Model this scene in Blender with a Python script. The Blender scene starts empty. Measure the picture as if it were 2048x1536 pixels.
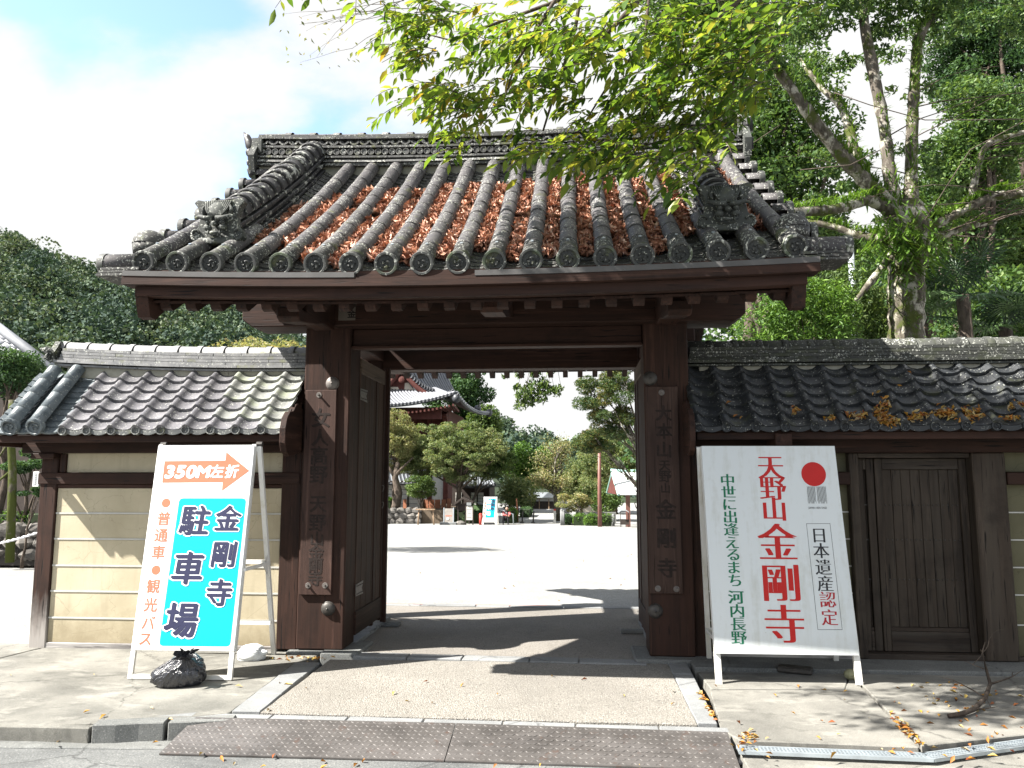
import bpy, math, random
import numpy as np
from math import sin, cos, pi, radians, sqrt, atan2
from mathutils import Vector, Matrix
random.seed(7)
rng = np.random.default_rng(11)
SC = bpy.context.scene
COL = SC.collection

# ---------------------------------------------------------------- camera
CAM_H, F_PX = 1.6, 1538.0
PITCH, YAW = radians(7.0), radians(4.7)
cam = bpy.data.cameras.new('camera')
cam_ob = bpy.data.objects.new('camera', cam)
COL.objects.link(cam_ob)
cam_ob.location = (0, 0, CAM_H)
cam_ob.rotation_euler = (pi / 2 + PITCH, 0, YAW)
cam.sensor_width = 36.0
cam.lens = F_PX / 2048 * 36.0
cam.clip_start = 0.05
cam.clip_end = 2000
SC.camera = cam_ob

# ---------------------------------------------------------------- sun, sky, exposure
SUN_DIR = Vector((0.93, 0.36, -1.0)).normalized()      # the way the light travels
SUN_EL = math.asin(-SUN_DIR.z)
SUN_AZ = atan2(-SUN_DIR.x, -SUN_DIR.y)                 # clockwise from +Y
sun = bpy.data.lights.new('sun', 'SUN')
sun.energy = 5.0
sun.angle = radians(0.5)
sun.color = (1.0, 0.955, 0.89)
sun_ob = bpy.data.objects.new('sun', sun)
COL.objects.link(sun_ob)
sun_ob.rotation_euler = SUN_DIR.to_track_quat('-Z', 'Y').to_euler()
sun_ob.location = (-6, -4, 12)

W = bpy.data.worlds.new('World')
SC.world = W
W.use_nodes = True
nt = W.node_tree
nt.nodes.clear()
def wn(t, **k):
    n = nt.nodes.new(t)
    for a, b in k.items(): setattr(n, a, b)
    return n
sky = wn('ShaderNodeTexSky', sky_type='NISHITA', sun_disc=False)
sky.sun_elevation = SUN_EL
sky.sun_rotation = SUN_AZ
sky.air_density = 1.0; sky.dust_density = 0.6; sky.ozone_density = 1.6
tc = wn('ShaderNodeTexCoord')
# clouds: fbm noise on the direction flattened towards the horizon
sep = wn('ShaderNodeSeparateXYZ'); nt.links.new(tc.outputs['Generated'], sep.inputs[0])
mz = wn('ShaderNodeMath', operation='ADD'); nt.links.new(sep.outputs[2], mz.inputs[0]); mz.inputs[1].default_value = 0.28
dx = wn('ShaderNodeMath', operation='DIVIDE'); nt.links.new(sep.outputs[0], dx.inputs[0]); nt.links.new(mz.outputs[0], dx.inputs[1])
dy = wn('ShaderNodeMath', operation='DIVIDE'); nt.links.new(sep.outputs[1], dy.inputs[0]); nt.links.new(mz.outputs[0], dy.inputs[1])
cmb = wn('ShaderNodeCombineXYZ'); nt.links.new(dx.outputs[0], cmb.inputs[0]); nt.links.new(dy.outputs[0], cmb.inputs[1])
SKY_OFF = (1.78, 4.36, 0.0)
addv = wn('ShaderNodeVectorMath', operation='ADD'); nt.links.new(cmb.outputs[0], addv.inputs[0]); addv.inputs[1].default_value = SKY_OFF
nz = wn('ShaderNodeTexNoise'); nt.links.new(addv.outputs[0], nz.inputs['Vector'])
nz.inputs['Scale'].default_value = 1.25; nz.inputs['Detail'].default_value = 7; nz.inputs['Roughness'].default_value = 0.52
nz.inputs['Distortion'].default_value = 0.25
ramp = wn('ShaderNodeValToRGB'); nt.links.new(nz.outputs['Fac'], ramp.inputs[0])
ramp.color_ramp.elements[0].position = 0.375; ramp.color_ramp.elements[1].position = 0.475
ramp.color_ramp.interpolation = 'EASE'
bg1 = wn('ShaderNodeBackground'); nt.links.new(sky.outputs[0], bg1.inputs[0]); bg1.inputs[1].default_value = 0.115
bg2 = wn('ShaderNodeBackground'); bg2.inputs[0].default_value = (1.0, 1.0, 0.995, 1); bg2.inputs[1].default_value = 0.275
mx = wn('ShaderNodeMixShader'); nt.links.new(ramp.outputs[0], mx.inputs[0]); nt.links.new(bg1.outputs[0], mx.inputs[1]); nt.links.new(bg2.outputs[0], mx.inputs[2])
wo = wn('ShaderNodeOutputWorld'); nt.links.new(mx.outputs[0], wo.inputs[0])

SC.view_settings.view_transform = 'Standard'
SC.view_settings.look = 'None'
SC.view_settings.gamma = 1.0
SC.view_settings.use_curve_mapping = False
SC.view_settings.exposure = 1.9
SC.render.engine = 'CYCLES'
SC.cycles.max_bounces = 6
SC.cycles.diffuse_bounces = 3
SC.cycles.glossy_bounces = 2
SC.cycles.transmission_bounces = 3
SC.cycles.transparent_max_bounces = 4
SC.cycles.caustics_reflective = False
SC.cycles.caustics_refractive = False
SC.cycles.use_denoising = True

# ---------------------------------------------------------------- photo geometry helpers (where real things stand)
_fw = np.array([-sin(YAW) * cos(PITCH), cos(YAW) * cos(PITCH), sin(PITCH)])
_rt = np.array([cos(YAW), sin(YAW), 0.0])
_up = np.cross(_rt, _fw)
def ray(x, y): return _fw + _rt * (x - 1024) / F_PX - _up * (y - 768) / F_PX
CP = np.array([0, 0, CAM_H])
def onY(x, y, Y): r = ray(x, y); return CP + r * (Y / r[1])
def onZ(x, y, Z=0.0): r = ray(x, y); return CP + r * ((Z - CAM_H) / r[2])
def onX(x, y, X): r = ray(x, y); return CP + r * (X / r[0])
def onplane(x, y, P0, N): r = ray(x, y); return CP + r * (np.dot(np.array(P0) - CP, N) / np.dot(r, N))

# ---------------------------------------------------------------- mesh helpers
def finish(name, me, mat, parent=None, smooth=False, M=None):
    mats = mat if isinstance(mat, (list, tuple)) else [mat]
    if len(me.materials) == 0:
        for m in mats: me.materials.append(m)
    if smooth: me.shade_smooth()
    return link(name, me, parent, M)
def link(name, me, parent=None, M=None):
    o = bpy.data.objects.new(name, me)
    COL.objects.link(o)
    if M is not None: o.matrix_basis = M
    WORLD[o.name] = M.copy() if M is not None else Matrix.Identity(4)
    if parent is not None:
        o.parent = parent
        o.matrix_parent_inverse = WORLD[parent.name].inverted()
    return o
WORLD = {}
def thing(name, label, cat, loc=(0, 0, 0), group=None, kind=None):
    o = bpy.data.objects.new(name, None)
    COL.objects.link(o)
    o.empty_display_size = 0.2
    o.location = loc
    WORLD[o.name] = Matrix.Translation(Vector(loc))
    o['label'] = label; o['category'] = cat
    if group: o['group'] = group
    if kind: o['kind'] = kind
    return o
def tag(o, label=None, cat=None, group=None, kind=None):
    if label: o['label'] = label
    if cat: o['category'] = cat
    if group: o['group'] = group
    if kind: o['kind'] = kind
    return o
def struct(o):
    o['kind'] = 'structure'; return o

class MB:
    """collects geometry for ONE mesh"""
    def __init__(s): s.v = []; s.f = []; s.mi = []; s.n = 0; s.uv = None
    def add(s, vs, fs, mi=0):
        b = s.n
        s.v.extend([tuple(map(float, v)) for v in vs]); s.n += len(vs)
        s.f.extend([tuple(i + b for i in f) for f in fs]); s.mi.extend([mi] * len(fs))
        return s
    def box(s, x0, x1, y0, y1, z0, z1, mi=0, M=None):
        vs = [(x0, y0, z0), (x1, y0, z0), (x1, y1, z0), (x0, y1, z0), (x0, y0, z1), (x1, y0, z1), (x1, y1, z1), (x0, y1, z1)]
        if M is not None: vs = [tuple(M @ Vector(v)) for v in vs]
        return s.add(vs, [(0, 3, 2, 1), (4, 5, 6, 7), (0, 1, 5, 4), (1, 2, 6, 5), (2, 3, 7, 6), (3, 0, 4, 7)], mi)
    def cbox(s, x0, x1, y0, y1, z0, z1, c=0.01, mi=0, M=None):
        """box with chamfered edges"""
        vs = []; 
        for z in (z0, z0 + c, z1 - c, z1):
            k = c if z in (z0, z1) else 0
            for (x, y) in ((x0 + c, y0), (x1 - c, y0), (x1, y0 + c), (x1, y1 - c), (x1 - c, y1), (x0 + c, y1), (x0, y1 - c), (x0, y0 + c)):
                cx = min(max(x, x0 + k), x1 - k); cy = min(max(y, y0 + k), y1 - k)
                vs.append((cx, cy, z))
        if M is not None: vs = [tuple(M @ Vector(v)) for v in vs]
        fs = [tuple(range(7, -1, -1)), tuple(range(24, 32))]
        for l in range(3):
            for i in range(8):
                j = (i + 1) % 8
                fs.append((l * 8 + i, l * 8 + j, l * 8 + 8 + j, l * 8 + 8 + i))
        return s.add(vs, fs, mi)
    def tube(s, pts, rad, seg=8, mi=0, cap=True):
        pts = [Vector(p) for p in pts]
        if not isinstance(rad, (list, tuple)): rad = [rad] * len(pts)
        vs = []; fs = []
        ref = None
        for i, p in enumerate(pts):
            t = (pts[min(i + 1, len(pts) - 1)] - pts[max(i - 1, 0)]).normalized()
            if ref is None:
                ref = Vector((0, 0, 1)) if abs(t.z) < .9 else Vector((1, 0, 0))
            a = t.cross(ref).normalized(); b = t.cross(a).normalized(); ref = -b if False else ref
            for k in range(seg):
                an = 2 * pi * k / seg
                vs.append(p + (a * cos(an) + b * sin(an)) * rad[i])
        for i in range(len(pts) - 1):
            for k in range(seg):
                k2 = (k + 1) % seg
                fs.append((i * seg + k, i * seg + k2, (i + 1) * seg + k2, (i + 1) * seg + k))
        if cap:
            fs.append(tuple(range(seg - 1, -1, -1))); fs.append(tuple(range((len(pts) - 1) * seg, len(pts) * seg)))
        return s.add(vs, fs, mi)
    def cyl(s, c, axis, r, h, seg=16, mi=0, r2=None):
        c = Vector(c); ax = Vector(axis).normalized()
        return s.tube([c - ax * h / 2, c + ax * h / 2], [r, r if r2 is None else r2], seg, mi)
    def prism(s, poly, y0, y1, axis='y', mi=0):
        """polygon in (a,b) extruded along an axis: axis y -> (x,z), x -> (y,z), z -> (x,y)"""
        n = len(poly)
        def P(a, b, h): return (a, h, b) if axis == 'y' else ((h, a, b) if axis == 'x' else (a, b, h))
        vs = [P(a, b, y0) for a, b in poly] + [P(a, b, y1) for a, b in poly]
        fs = [tuple(range(n)), tuple(range(2 * n - 1, n - 1, -1))]
        for i in range(n):
            j = (i + 1) % n; fs.append((i, i + n, j + n, j))
        return s.add(vs, fs, mi)
    def sphere(s, c, r, seg=12, rings=8, sc=(1, 1, 1), mi=0, M=None, half=False):
        vs = []; fs = []
        top = rings
        for i in range(rings + 1):
            th = (pi / 2 if half else pi) * i / rings
            for k in range(seg):
                ph = 2 * pi * k / seg
                v = Vector((sin(th) * cos(ph) * sc[0] * r, sin(th) * sin(ph) * sc[1] * r, cos(th) * sc[2] * r))
                if M is not None: v = M @ v
                vs.append(v + Vector(c))
        for i in range(rings):
            for k in range(seg):
                k2 = (k + 1) % seg
                fs.append((i * seg + k, (i + 1) * seg + k, (i + 1) * seg + k2, i * seg + k2))
        return s.add(vs, fs, mi)
    def mesh(s, name='mesh'):
        me = bpy.data.meshes.new(name)
        me.from_pydata(s.v, [], s.f)
        if any(s.mi): me.polygons.foreach_set('material_index', s.mi)
        me.update()
        return me
    def build(s, name, mat, parent=None, smooth=False, fix=True):
        me = s.mesh(name)
        if fix: fix_normals(me)
        return finish(name, me, mat, parent, smooth)
import bmesh
def fix_normals(me):
    bm = bmesh.new(); bm.from_mesh(me)
    bmesh.ops.remove_doubles(bm, verts=bm.verts, dist=1e-5)
    bmesh.ops.recalc_face_normals(bm, faces=bm.faces)
    bm.to_mesh(me); bm.free()
def smooth_angle(o, ang=35):
    me = o.data; me.shade_smooth()
    try: me.set_sharp_from_angle(angle=radians(ang))
    except Exception: pass
    return o
def frame(o, x, y, z):
    M = Matrix.Identity(4)
    for i, c in enumerate((x, y, z)):
        for r in range(3): M[r][i] = c[r]
    for r in range(3): M[r][3] = o[r]
    return M

# ---------------------------------------------------------------- materials
class NG:
    def __init__(s, name):
        s.m = bpy.data.materials.new(name); s.m.use_nodes = True
        s.t = s.m.node_tree; s.b = s.t.nodes['Principled BSDF']; s.o = s.t.nodes['Material Output']
        s._obj = None
    def n(s, t, ins=None, **k):
        n = s.t.nodes.new(t)
        for a, b in k.items(): setattr(n, a, b)
        for a, b in (ins or {}).items(): s.put(n.inputs[a], b)
        return n
    def put(s, sock, v):
        if isinstance(v, bpy.types.NodeSocket): s.t.links.new(v, sock)
        elif isinstance(v, (tuple, list)) and len(v) == 3 and sock.type == 'RGBA': sock.default_value = (*v, 1)
        else: sock.default_value = v
    def pos(s): return s.n('ShaderNodeNewGeometry').outputs['Position']
    def objco(s): return s.n('ShaderNodeTexCoord').outputs['Object']
    def rnd(s): return s.n('ShaderNodeObjectInfo').outputs['Random']
    def uvx(s):
        return s.n('ShaderNodeSeparateXYZ', {0: s.n('ShaderNodeUVMap').outputs[0]})
    def mapv(s, v, scale=(1, 1, 1), loc=(0, 0, 0)):
        return s.n('ShaderNodeMapping', {'Vector': v, 'Scale': scale, 'Location': loc}).outputs[0]
    def noise(s, v, scale, detail=4, rough=.55, dist=0.0):
        return s.n('ShaderNodeTexNoise', {'Vector': v, 'Scale': scale, 'Detail': detail, 'Roughness': rough, 'Distortion': dist}).outputs['Fac']
    def vor(s, v, scale, out='Distance', feature='F1', rand=1.0):
        return s.n('ShaderNodeTexVoronoi', {'Vector': v, 'Scale': scale, 'Randomness': rand}, feature=feature).outputs[out]
    def ramp(s, f, stops, interp='LINEAR'):
        r = s.n('ShaderNodeValToRGB', {0: f}); cr = r.color_ramp; cr.interpolation = interp
        while len(cr.elements) < len(stops): cr.elements.new(0.5)
        for e, (p, c) in zip(cr.elements, stops):
            e.position = p; e.color = (c, c, c, 1) if not isinstance(c, (tuple, list)) else (*c, 1)
        return r.outputs[0]
    def mix(s, f, a, b, mode='MIX'):
        n = s.n('ShaderNodeMix', data_type='RGBA', blend_type=mode)
        s.put(n.inputs[0], f); s.put(n.inputs[6], a); s.put(n.inputs[7], b)
        return n.outputs[2]
    def math(s, op, a, b=0.0, clamp=False):
        n = s.n('ShaderNodeMath', operation=op, use_clamp=clamp); s.put(n.inputs[0], a); s.put(n.inputs[1], b); return n.outputs[0]
    def vadd(s, v, f, k=(37.0, 91.0, 53.0)):
        sc = s.n('ShaderNodeVectorMath', operation='SCALE'); sc.inputs[0].default_value = k; s.put(sc.inputs['Scale'], f)
        a = s.n('ShaderNodeVectorMath', operation='ADD'); s.put(a.inputs[0], v); s.put(a.inputs[1], sc.outputs[0]); return a.outputs[0]
    def out(s, col, rough=.8, bump=None, bd=.01, bs=.5, spec=.3, metal=0.0):
        s.put(s.b.inputs['Base Color'], col); s.put(s.b.inputs['Roughness'], rough)
        s.b.inputs['Specular IOR Level'].default_value = spec; s.b.inputs['Metallic'].default_value = metal
        if bump is not None:
            b = s.n('ShaderNodeBump', {'Height': bump, 'Distance': bd, 'Strength': bs}); s.put(s.b.inputs['Normal'], b.outputs[0])
        return s.m

def boardm(name, col, dirt):
    g = NG(name); p = g.pos()
    st = g.noise(g.mapv(p, (9, 9, .55)), 1.6, 6, .65); sp = g.noise(p, 22., 5, .6); big = g.noise(p, 1.7, 4)
    f = g.ramp(g.math('ADD', st, g.math('MULTIPLY', g.math('SUBTRACT', sp, .5), .35)), [(.50, 0), (.74, dirt)])
    z = g.n('ShaderNodeSeparateXYZ', {0: p}).outputs[2]
    low = g.ramp(g.math('ADD', z, g.math('MULTIPLY', sp, .25)), [(.20, .55), (.52, 0)])
    c = g.mix(f, col, tuple(x * y for x, y in zip(col, (.70, .67, .58))))
    c = g.mix(low, c, tuple(x * y for x, y in zip(col, (.72, .68, .60))))
    c = g.mix(g.ramp(big, [(.4, .10), (.6, 0)]), c, tuple(x * .86 for x in col))
    chip = g.ramp(g.noise(p, 55., 3, .5), [(.22, 1), (.25, 0)])
    c = g.mix(g.math('MULTIPLY', chip, .7), c, (.25, .19, .14))
    return g.out(c, .42, big, .004, .3, .4)
def plain(name, col, rough=.6, spec=.3, metal=0., var=.12, scale=6.):
    g = NG(name); v = g.noise(g.pos(), scale, 5)
    c = g.mix(g.ramp(v, [(.3, 0), (.7, 1)]), tuple(x * (1 - var) for x in col), tuple(min(1, x * (1 + var)) for x in col))
    return g.out(c, rough, g.noise(g.pos(), scale * 12, 3), .002, .25, spec, metal)

def wood(name, axis, dark=(.0120, .0062, .0044), light=(.044, .0195, .0125), grey=None, greyf=.0, gz=None):
    g = NG(name); p = g.vadd(g.pos(), g.rnd())
    sc = [30., 30., 30.]; sc[axis] = 1.6
    fib = g.noise(g.mapv(p, sc), 1.0, 6, .65, .3)
    sc2 = [8., 8., 8.]; sc2[axis] = .5
    big = g.noise(g.mapv(p, sc2), 1.0, 3, .5, .6)
    c = g.mix(g.ramp(fib, [(.32, 0), (.7, 1)]), dark, light)
    c = g.mix(g.ramp(big, [(.35, 0), (.65, .55)]), c, tuple(x * 1.35 for x in light))
    rn = g.math('MULTIPLY', g.rnd(), .35)
    c = g.mix(rn, c, tuple(x * .5 for x in dark))
    if grey:
        m = g.ramp(g.noise(g.mapv(p, sc2), 1.3, 4), [(.4, 0), (.62, greyf)])
        c = g.mix(m, c, grey)
    if gz:   # weathered foot of the post: pale bare wood near the ground
        z = g.n('ShaderNodeSeparateXYZ', {0: g.pos()}).outputs[2]
        zz = g.math('ADD', z, g.math('MULTIPLY', g.math('SUBTRACT', fib, .5), .55))
        c = g.mix(g.ramp(zz, [(gz[0], 1), (gz[1], 0)]), c, gz[2])
    wear = g.noise(g.mapv(p, [a * .55 for a in sc]), 1.0, 5, .7, .4)
    c = g.mix(g.ramp(wear, [(.56, 0), (.74, .55)]), c, tuple(x * 2.3 + .012 for x in light))
    spot = g.noise(g.pos(), 3.0, 5, .65)
    c = g.mix(g.ramp(spot, [(.52, 0), (.70, .5)]), c, tuple(x * .6 for x in dark))
    crack = g.ramp(g.noise(g.mapv(p, [a * 1.7 for a in sc]), 1.0, 2, .5, .2), [(.30, 0.), (.36, 1.)])
    c = g.mix(crack, tuple(x * .45 for x in dark), c)
    h = g.math('ADD', fib, g.math('MULTIPLY', crack, .5))
    return g.out(c, .72, h, .004, .55, .25)
WX, WY, WZ = wood('wood_along_x', 0), wood('wood_along_y', 1), wood('wood_along_z', 2)
WZP = wood('wood_post', 2, gz=(.12, .50, (.30, .28, .26)))
WZG = wood('wood_gate_door', 2, (.016, .008, .0056), (.050, .025, .0155))
WSIDE = wood('wood_side_door', 2, (0.01377, 0.01001, 0.007507), (0.04692, 0.03441, 0.02502), (0.06882, 0.0563, 0.04379), .5)
WSIDEX = wood('wood_side_rail', 0, (0.01584, 0.01152, 0.00864), (0.04464, 0.0324, 0.02448), (0.0936, 0.0792, 0.0648), .4)
WPLATE = wood('wood_nameplate', 2, (0.032, 0.0184, 0.0144), (0.068, 0.04, 0.0304))
WGREYX = wood('wood_grey_sill', 0, (.13, .12, .115), (.40, .38, .36))
WLIGHT = wood('wood_light', 2, (.20, .13, .08), (.42, .30, .20))

def tile(name, base, light, lich=.5, moss=.0, rough=.55, mosscol=(.10, .11, .035), lichcol=(.46, .47, .42), lscale=26., rv=.2):
    g = NG(name); p = g.pos(); r = g.rnd()
    v = g.noise(p, 9., 5)
    c = g.mix(g.ramp(v, [(.3, 0), (.7, 1)]), base, light)
    c = g.mix(g.math('MULTIPLY', r, rv * 2), c, tuple(x * .52 for x in base))
    # lichen flecks gathered in patches
    patch = g.ramp(g.noise(g.vadd(p, r), 3.2, 3), [(.44, 0), (.66, 1)])
    fl = g.noise(p, lscale * 2.2, 4, .62)
    thr = g.math('SUBTRACT', fl, g.math('MULTIPLY', patch, .095 * lich))
    lm = g.ramp(thr, [(.335, 1), (.385, 0)])
    c = g.mix(g.math('MULTIPLY', lm, .85), c, lichcol)
    if moss > 0:
        mp = g.ramp(g.noise(g.vadd(p, r), 5.5, 4, .6), [(.62 - moss * .28, 0), (.74 - moss * .2, 1)])
        c = g.mix(g.math('MULTIPLY', mp, .8), c, mosscol)
    g.m.diffuse_color = (*base, 1)
    return g.out(c, g.ramp(v, [(.2, rough - .08), (.8, rough + .15)]), g.math('ADD', g.math('MULTIPLY', fl, .6), v), .004, .5, .4)
T_GATE = tile('tile_gate', (0.04, 0.0376, 0.04), (0.084, 0.0784, 0.08), .75, .04, .6, rv=.09)
T_EDGE = tile('tile_gate_edge', (0.0324, 0.0324, 0.03096), (0.0756, 0.07416, 0.06984), .85, .12, .7, (0.0792, 0.0936, 0.0396))
T_RIDGE = tile('tile_ridge', (0.032, 0.0328, 0.0328), (0.112, 0.112, 0.108), 1.1, .12, .7)
T_DESC = tile('tile_descending_ridge', (0.017, 0.017, 0.01785), (0.0442, 0.0425, 0.0442), 1.5, .0, .55, lscale=9.)
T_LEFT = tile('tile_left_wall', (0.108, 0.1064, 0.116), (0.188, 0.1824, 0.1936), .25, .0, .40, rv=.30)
T_LEFTM = tile('tile_left_wall_mossy', (0.16, 0.164, 0.156), (0.304, 0.312, 0.288), .6, .38, .55, (0.264, 0.288, 0.208))
T_HEAVY = tile('tile_left_heavy', (0.068, 0.084, 0.0944), (0.152, 0.176, 0.188), .15, .0, .34, rv=.05)
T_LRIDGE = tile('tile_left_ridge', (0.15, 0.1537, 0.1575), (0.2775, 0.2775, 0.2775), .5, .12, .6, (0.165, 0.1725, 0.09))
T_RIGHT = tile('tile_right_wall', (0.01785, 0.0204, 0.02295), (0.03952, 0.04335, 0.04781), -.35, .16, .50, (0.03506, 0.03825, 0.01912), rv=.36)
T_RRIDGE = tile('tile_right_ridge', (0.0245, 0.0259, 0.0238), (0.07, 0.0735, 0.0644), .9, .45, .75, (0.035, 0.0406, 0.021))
T_STONE = tile('carved_tile', (0.027, 0.03, 0.0282), (0.078, 0.084, 0.075), .9, .12, .7)

def plaster(name, a, b):
    g = NG(name); p = g.pos()
    v = g.noise(p, 2.2, 5); v2 = g.noise(p, 60., 3)
    c = g.mix(g.ramp(v, [(.3, 0), (.72, 1)]), a, b)
    run = g.noise(g.mapv(p, (7, 7, .6)), 1.4, 6, .65)
    c = g.mix(g.ramp(run, [(.52, 0), (.75, .45)]), c, tuple(x * .70 for x in a))
    sp = g.noise(p, 14., 6, .7)
    c = g.mix(g.ramp(sp, [(.60, 0), (.75, .35)]), c, tuple(x * .74 for x in a))
    ck = g.vor(g.mapv(g.vadd(p, g.noise(p, 3., 4), (.5, .5, .5)), (1, 1, 1.6)), 1.7, 'Distance', 'DISTANCE_TO_EDGE')
    c = g.mix(g.ramp(ck, [(.002, .45), (.006, 0)]), c, tuple(x * .55 for x in a))
    z = g.n('ShaderNodeSeparateXYZ', {0: p}).outputs[2]
    low = g.ramp(g.math('ADD', z, g.math('MULTIPLY', g.noise(p, 9., 6, .7), .5)), [(.30, .75), (.62, 0)])
    c = g.mix(low, c, (a[0] * .60, a[1] * .57, a[2] * .52))
    return g.out(c, .9, g.math('ADD', v2, v), .0025, .35, .15)
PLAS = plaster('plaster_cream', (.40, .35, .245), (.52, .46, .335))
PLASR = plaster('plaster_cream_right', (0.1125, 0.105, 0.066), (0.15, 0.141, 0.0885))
PLINE = plain('plaster_white_line', (0.495, 0.4875, 0.45), .85)
PMORT = plain('mortar_band', (0.294, 0.287, 0.238), .9, scale=20)

def concrete(name, a, b, stain=.5, gs=240.):
    g = NG(name); p = g.pos()
    v = g.noise(p, 1.4, 6, .6); f = g.noise(p, gs, 3, .7); d = g.noise(g.mapv(p, (1, 1.6, 1)), 4.5, 5, .65)
    c = g.mix(g.ramp(v, [(.35, 0), (.65, 1)]), a, b)
    c = g.mix(g.math('MULTIPLY', g.ramp(d, [(.52, 0), (.7, 1)]), stain), c, tuple(x * .58 for x in a))
    c = g.mix(g.ramp(f, [(.36, .55), (.52, 0)]), c, tuple(x * .5 for x in a))
    c = g.mix(g.ramp(f, [(.60, 0), (.74, .5)]), c, (.62, .61, .57))
    ck = g.vor(g.vadd(p, g.noise(p, 2.2, 5, .6), (.45, .45, 0)), .55, 'Distance', 'DISTANCE_TO_EDGE')
    c = g.mix(g.ramp(ck, [(.0015, .7), (.005, 0)]), c, tuple(x * .35 for x in a))
    b2 = g.noise(g.mapv(p, (1, 2.2, 1)), 2.1, 7, .7)
    c = g.mix(g.ramp(b2, [(.54, 0), (.62, stain * .6)]), c, tuple(x * 1.35 for x in b))
    return g.out(c, .88, f, .003, .6, .2)
CONC = concrete('concrete_slab', (0.15, 0.1462, 0.1312), (0.24, 0.2325, 0.2063), .6)
CONCL = concrete('concrete_left', (0.1287, 0.1264, 0.1131), (0.2496, 0.2418, 0.2145), .6)
GRAN = concrete('granite', (0.1776, 0.1835, 0.1835), (0.2605, 0.2664, 0.2664), .25, 170.)
GRAND = concrete('granite_dark', (0.12, 0.124, 0.12), (0.192, 0.196, 0.188), .4, 120.)
ASPH = concrete('asphalt', (0.096, 0.1, 0.1), (0.16, 0.164, 0.16), .35, 90.)

def pebble(name, cols, scale, bd=.006, mort=(.30, .27, .22), extra=None):
    g = NG(name); p = g.pos()
    r = g.vor(p, scale, 'Color'); d = g.vor(p, scale, 'Distance')
    rr = g.n('ShaderNodeSeparateXYZ', {0: r}).outputs[0]
    c = g.ramp(rr, [(i / (len(cols) - 1), x) for i, x in enumerate(cols)])
    c = g.mix(g.ramp(d, [(.42, 0), (.62, 1)]), c, mort)
    odd = g.n('ShaderNodeSeparateXYZ', {0: r}).outputs[1]
    c = g.mix(g.ramp(odd, [(.955, 0), (.965, .75)]), c, tuple(x * .35 for x in mort))
    foot = g.vor(g.vadd(p, g.noise(p, 2., 3), (.7, .7, 0)), 2.6, 'Distance')
    c = g.mix(g.ramp(foot, [(.10, .22), (.24, 0)]), c, tuple(x * .6 for x in mort))
    big = g.noise(p, .9, 6, .65)
    c = g.mix(g.ramp(big, [(.38, .42), (.60, 0)]), c, tuple(x * .62 for x in mort))
    return g.out(c, .85, g.ramp(d, [(0, 1), (.6, 0)]), bd, .8, .25)
AGG = pebble('exposed_aggregate', [(.205, .19, .165), (.305, .285, .25), (.14, .128, .112), (.385, .37, .335), (.23, .215, .19)], 95., mort=(.215, .202, .178))
AGGIN = pebble('aggregate_under_gate', [(0.2088, 0.1872, 0.1584), (0.288, 0.2664, 0.2376), (0.144, 0.1296, 0.1152), (0.3384, 0.324, 0.2952)], 105., mort=(0.2088, 0.1944, 0.1728))
GRAVEL = pebble('white_gravel', [(0.3196, 0.3196, 0.3128), (0.4216, 0.4216, 0.408), (0.2584, 0.2652, 0.2584), (0.5032, 0.4964, 0.4828)], 70., .012, (0.272, 0.272, 0.2618))

def leafmat(name, cols, trans=.35, rough=.5, tc=None):
    """cols: ramp over a per-leaf random value stored in the UV map"""
    g = NG(name); u = g.uvx().outputs[0]
    c = g.ramp(u, [(i / (len(cols) - 1), x) for i, x in enumerate(cols)])
    d = g.b
    g.put(d.inputs['Base Color'], c); d.inputs['Roughness'].default_value = rough; d.inputs['Specular IOR Level'].default_value = .35
    t = g.n('ShaderNodeBsdfTranslucent'); g.put(t.inputs['Color'], g.mix(1.0, c, tc or (1.0, 1.0, .55), 'MULTIPLY'))
    m = g.n('ShaderNodeMixShader', {0: trans}); g.t.links.new(d.outputs[0], m.inputs[1]); g.t.links.new(t.outputs[0], m.inputs[2])
    g.t.links.new(m.outputs[0], g.o.inputs[0])
    return g.m
L_NEAR = leafmat('leaf_near', [(.040, .090, .022), (.085, .16, .028), (.14, .23, .036), (.21, .30, .045), (.30, .34, .06), (.34, .21, .04)], .52, .4, (1.0, 1.0, .5))
L_DARK = leafmat('leaf_dark', [(.028, .065, .024), (.060, .118, .034), (.10, .17, .045), (.16, .23, .065)], .42)
L_MID = leafmat('leaf_mid', [(0.0425, 0.08075, 0.0272), (0.0765, 0.1318, 0.03825), (0.119, 0.1785, 0.051), (0.17, 0.2253, 0.068)], .4)
L_CEDAR = leafmat('leaf_cedar', [(0.02678, 0.06502, 0.02907), (0.05355, 0.1109, 0.03978), (0.08798, 0.1568, 0.05355)], .35, .65)
L_MAPLE = leafmat('leaf_maple', [(0.0595, 0.102, 0.0425), (0.1105, 0.1573, 0.0595), (0.17, 0.2167, 0.085), (0.238, 0.272, 0.119), (0.306, 0.272, 0.136)], .4)
L_MAPLEY = leafmat('leaf_maple_yellow', [(0.136, 0.17, 0.068), (0.221, 0.2465, 0.102), (0.306, 0.2975, 0.1445), (0.374, 0.289, 0.153)], .4)
L_HILL = leafmat('leaf_hill_hazed', [(.026, .050, .038), (.045, .078, .054), (.068, .105, .066), (.105, .150, .075), (.145, .165, .115)], .2, .85)  # blue added to the leaf colours as painted haze
L_HEDGE = leafmat('leaf_hedge', [(0.04, 0.096, 0.016), (0.088, 0.176, 0.024), (0.16, 0.272, 0.04)], .3)
L_FERN = leafmat('leaf_fern', [(0.051, 0.1105, 0.017), (0.102, 0.1955, 0.02975), (0.17, 0.272, 0.0425)], .4)
L_PALM = leafmat('leaf_palm', [(.018, .045, .018), (.045, .095, .035), (.10, .17, .06)], .25, .4)
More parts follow.
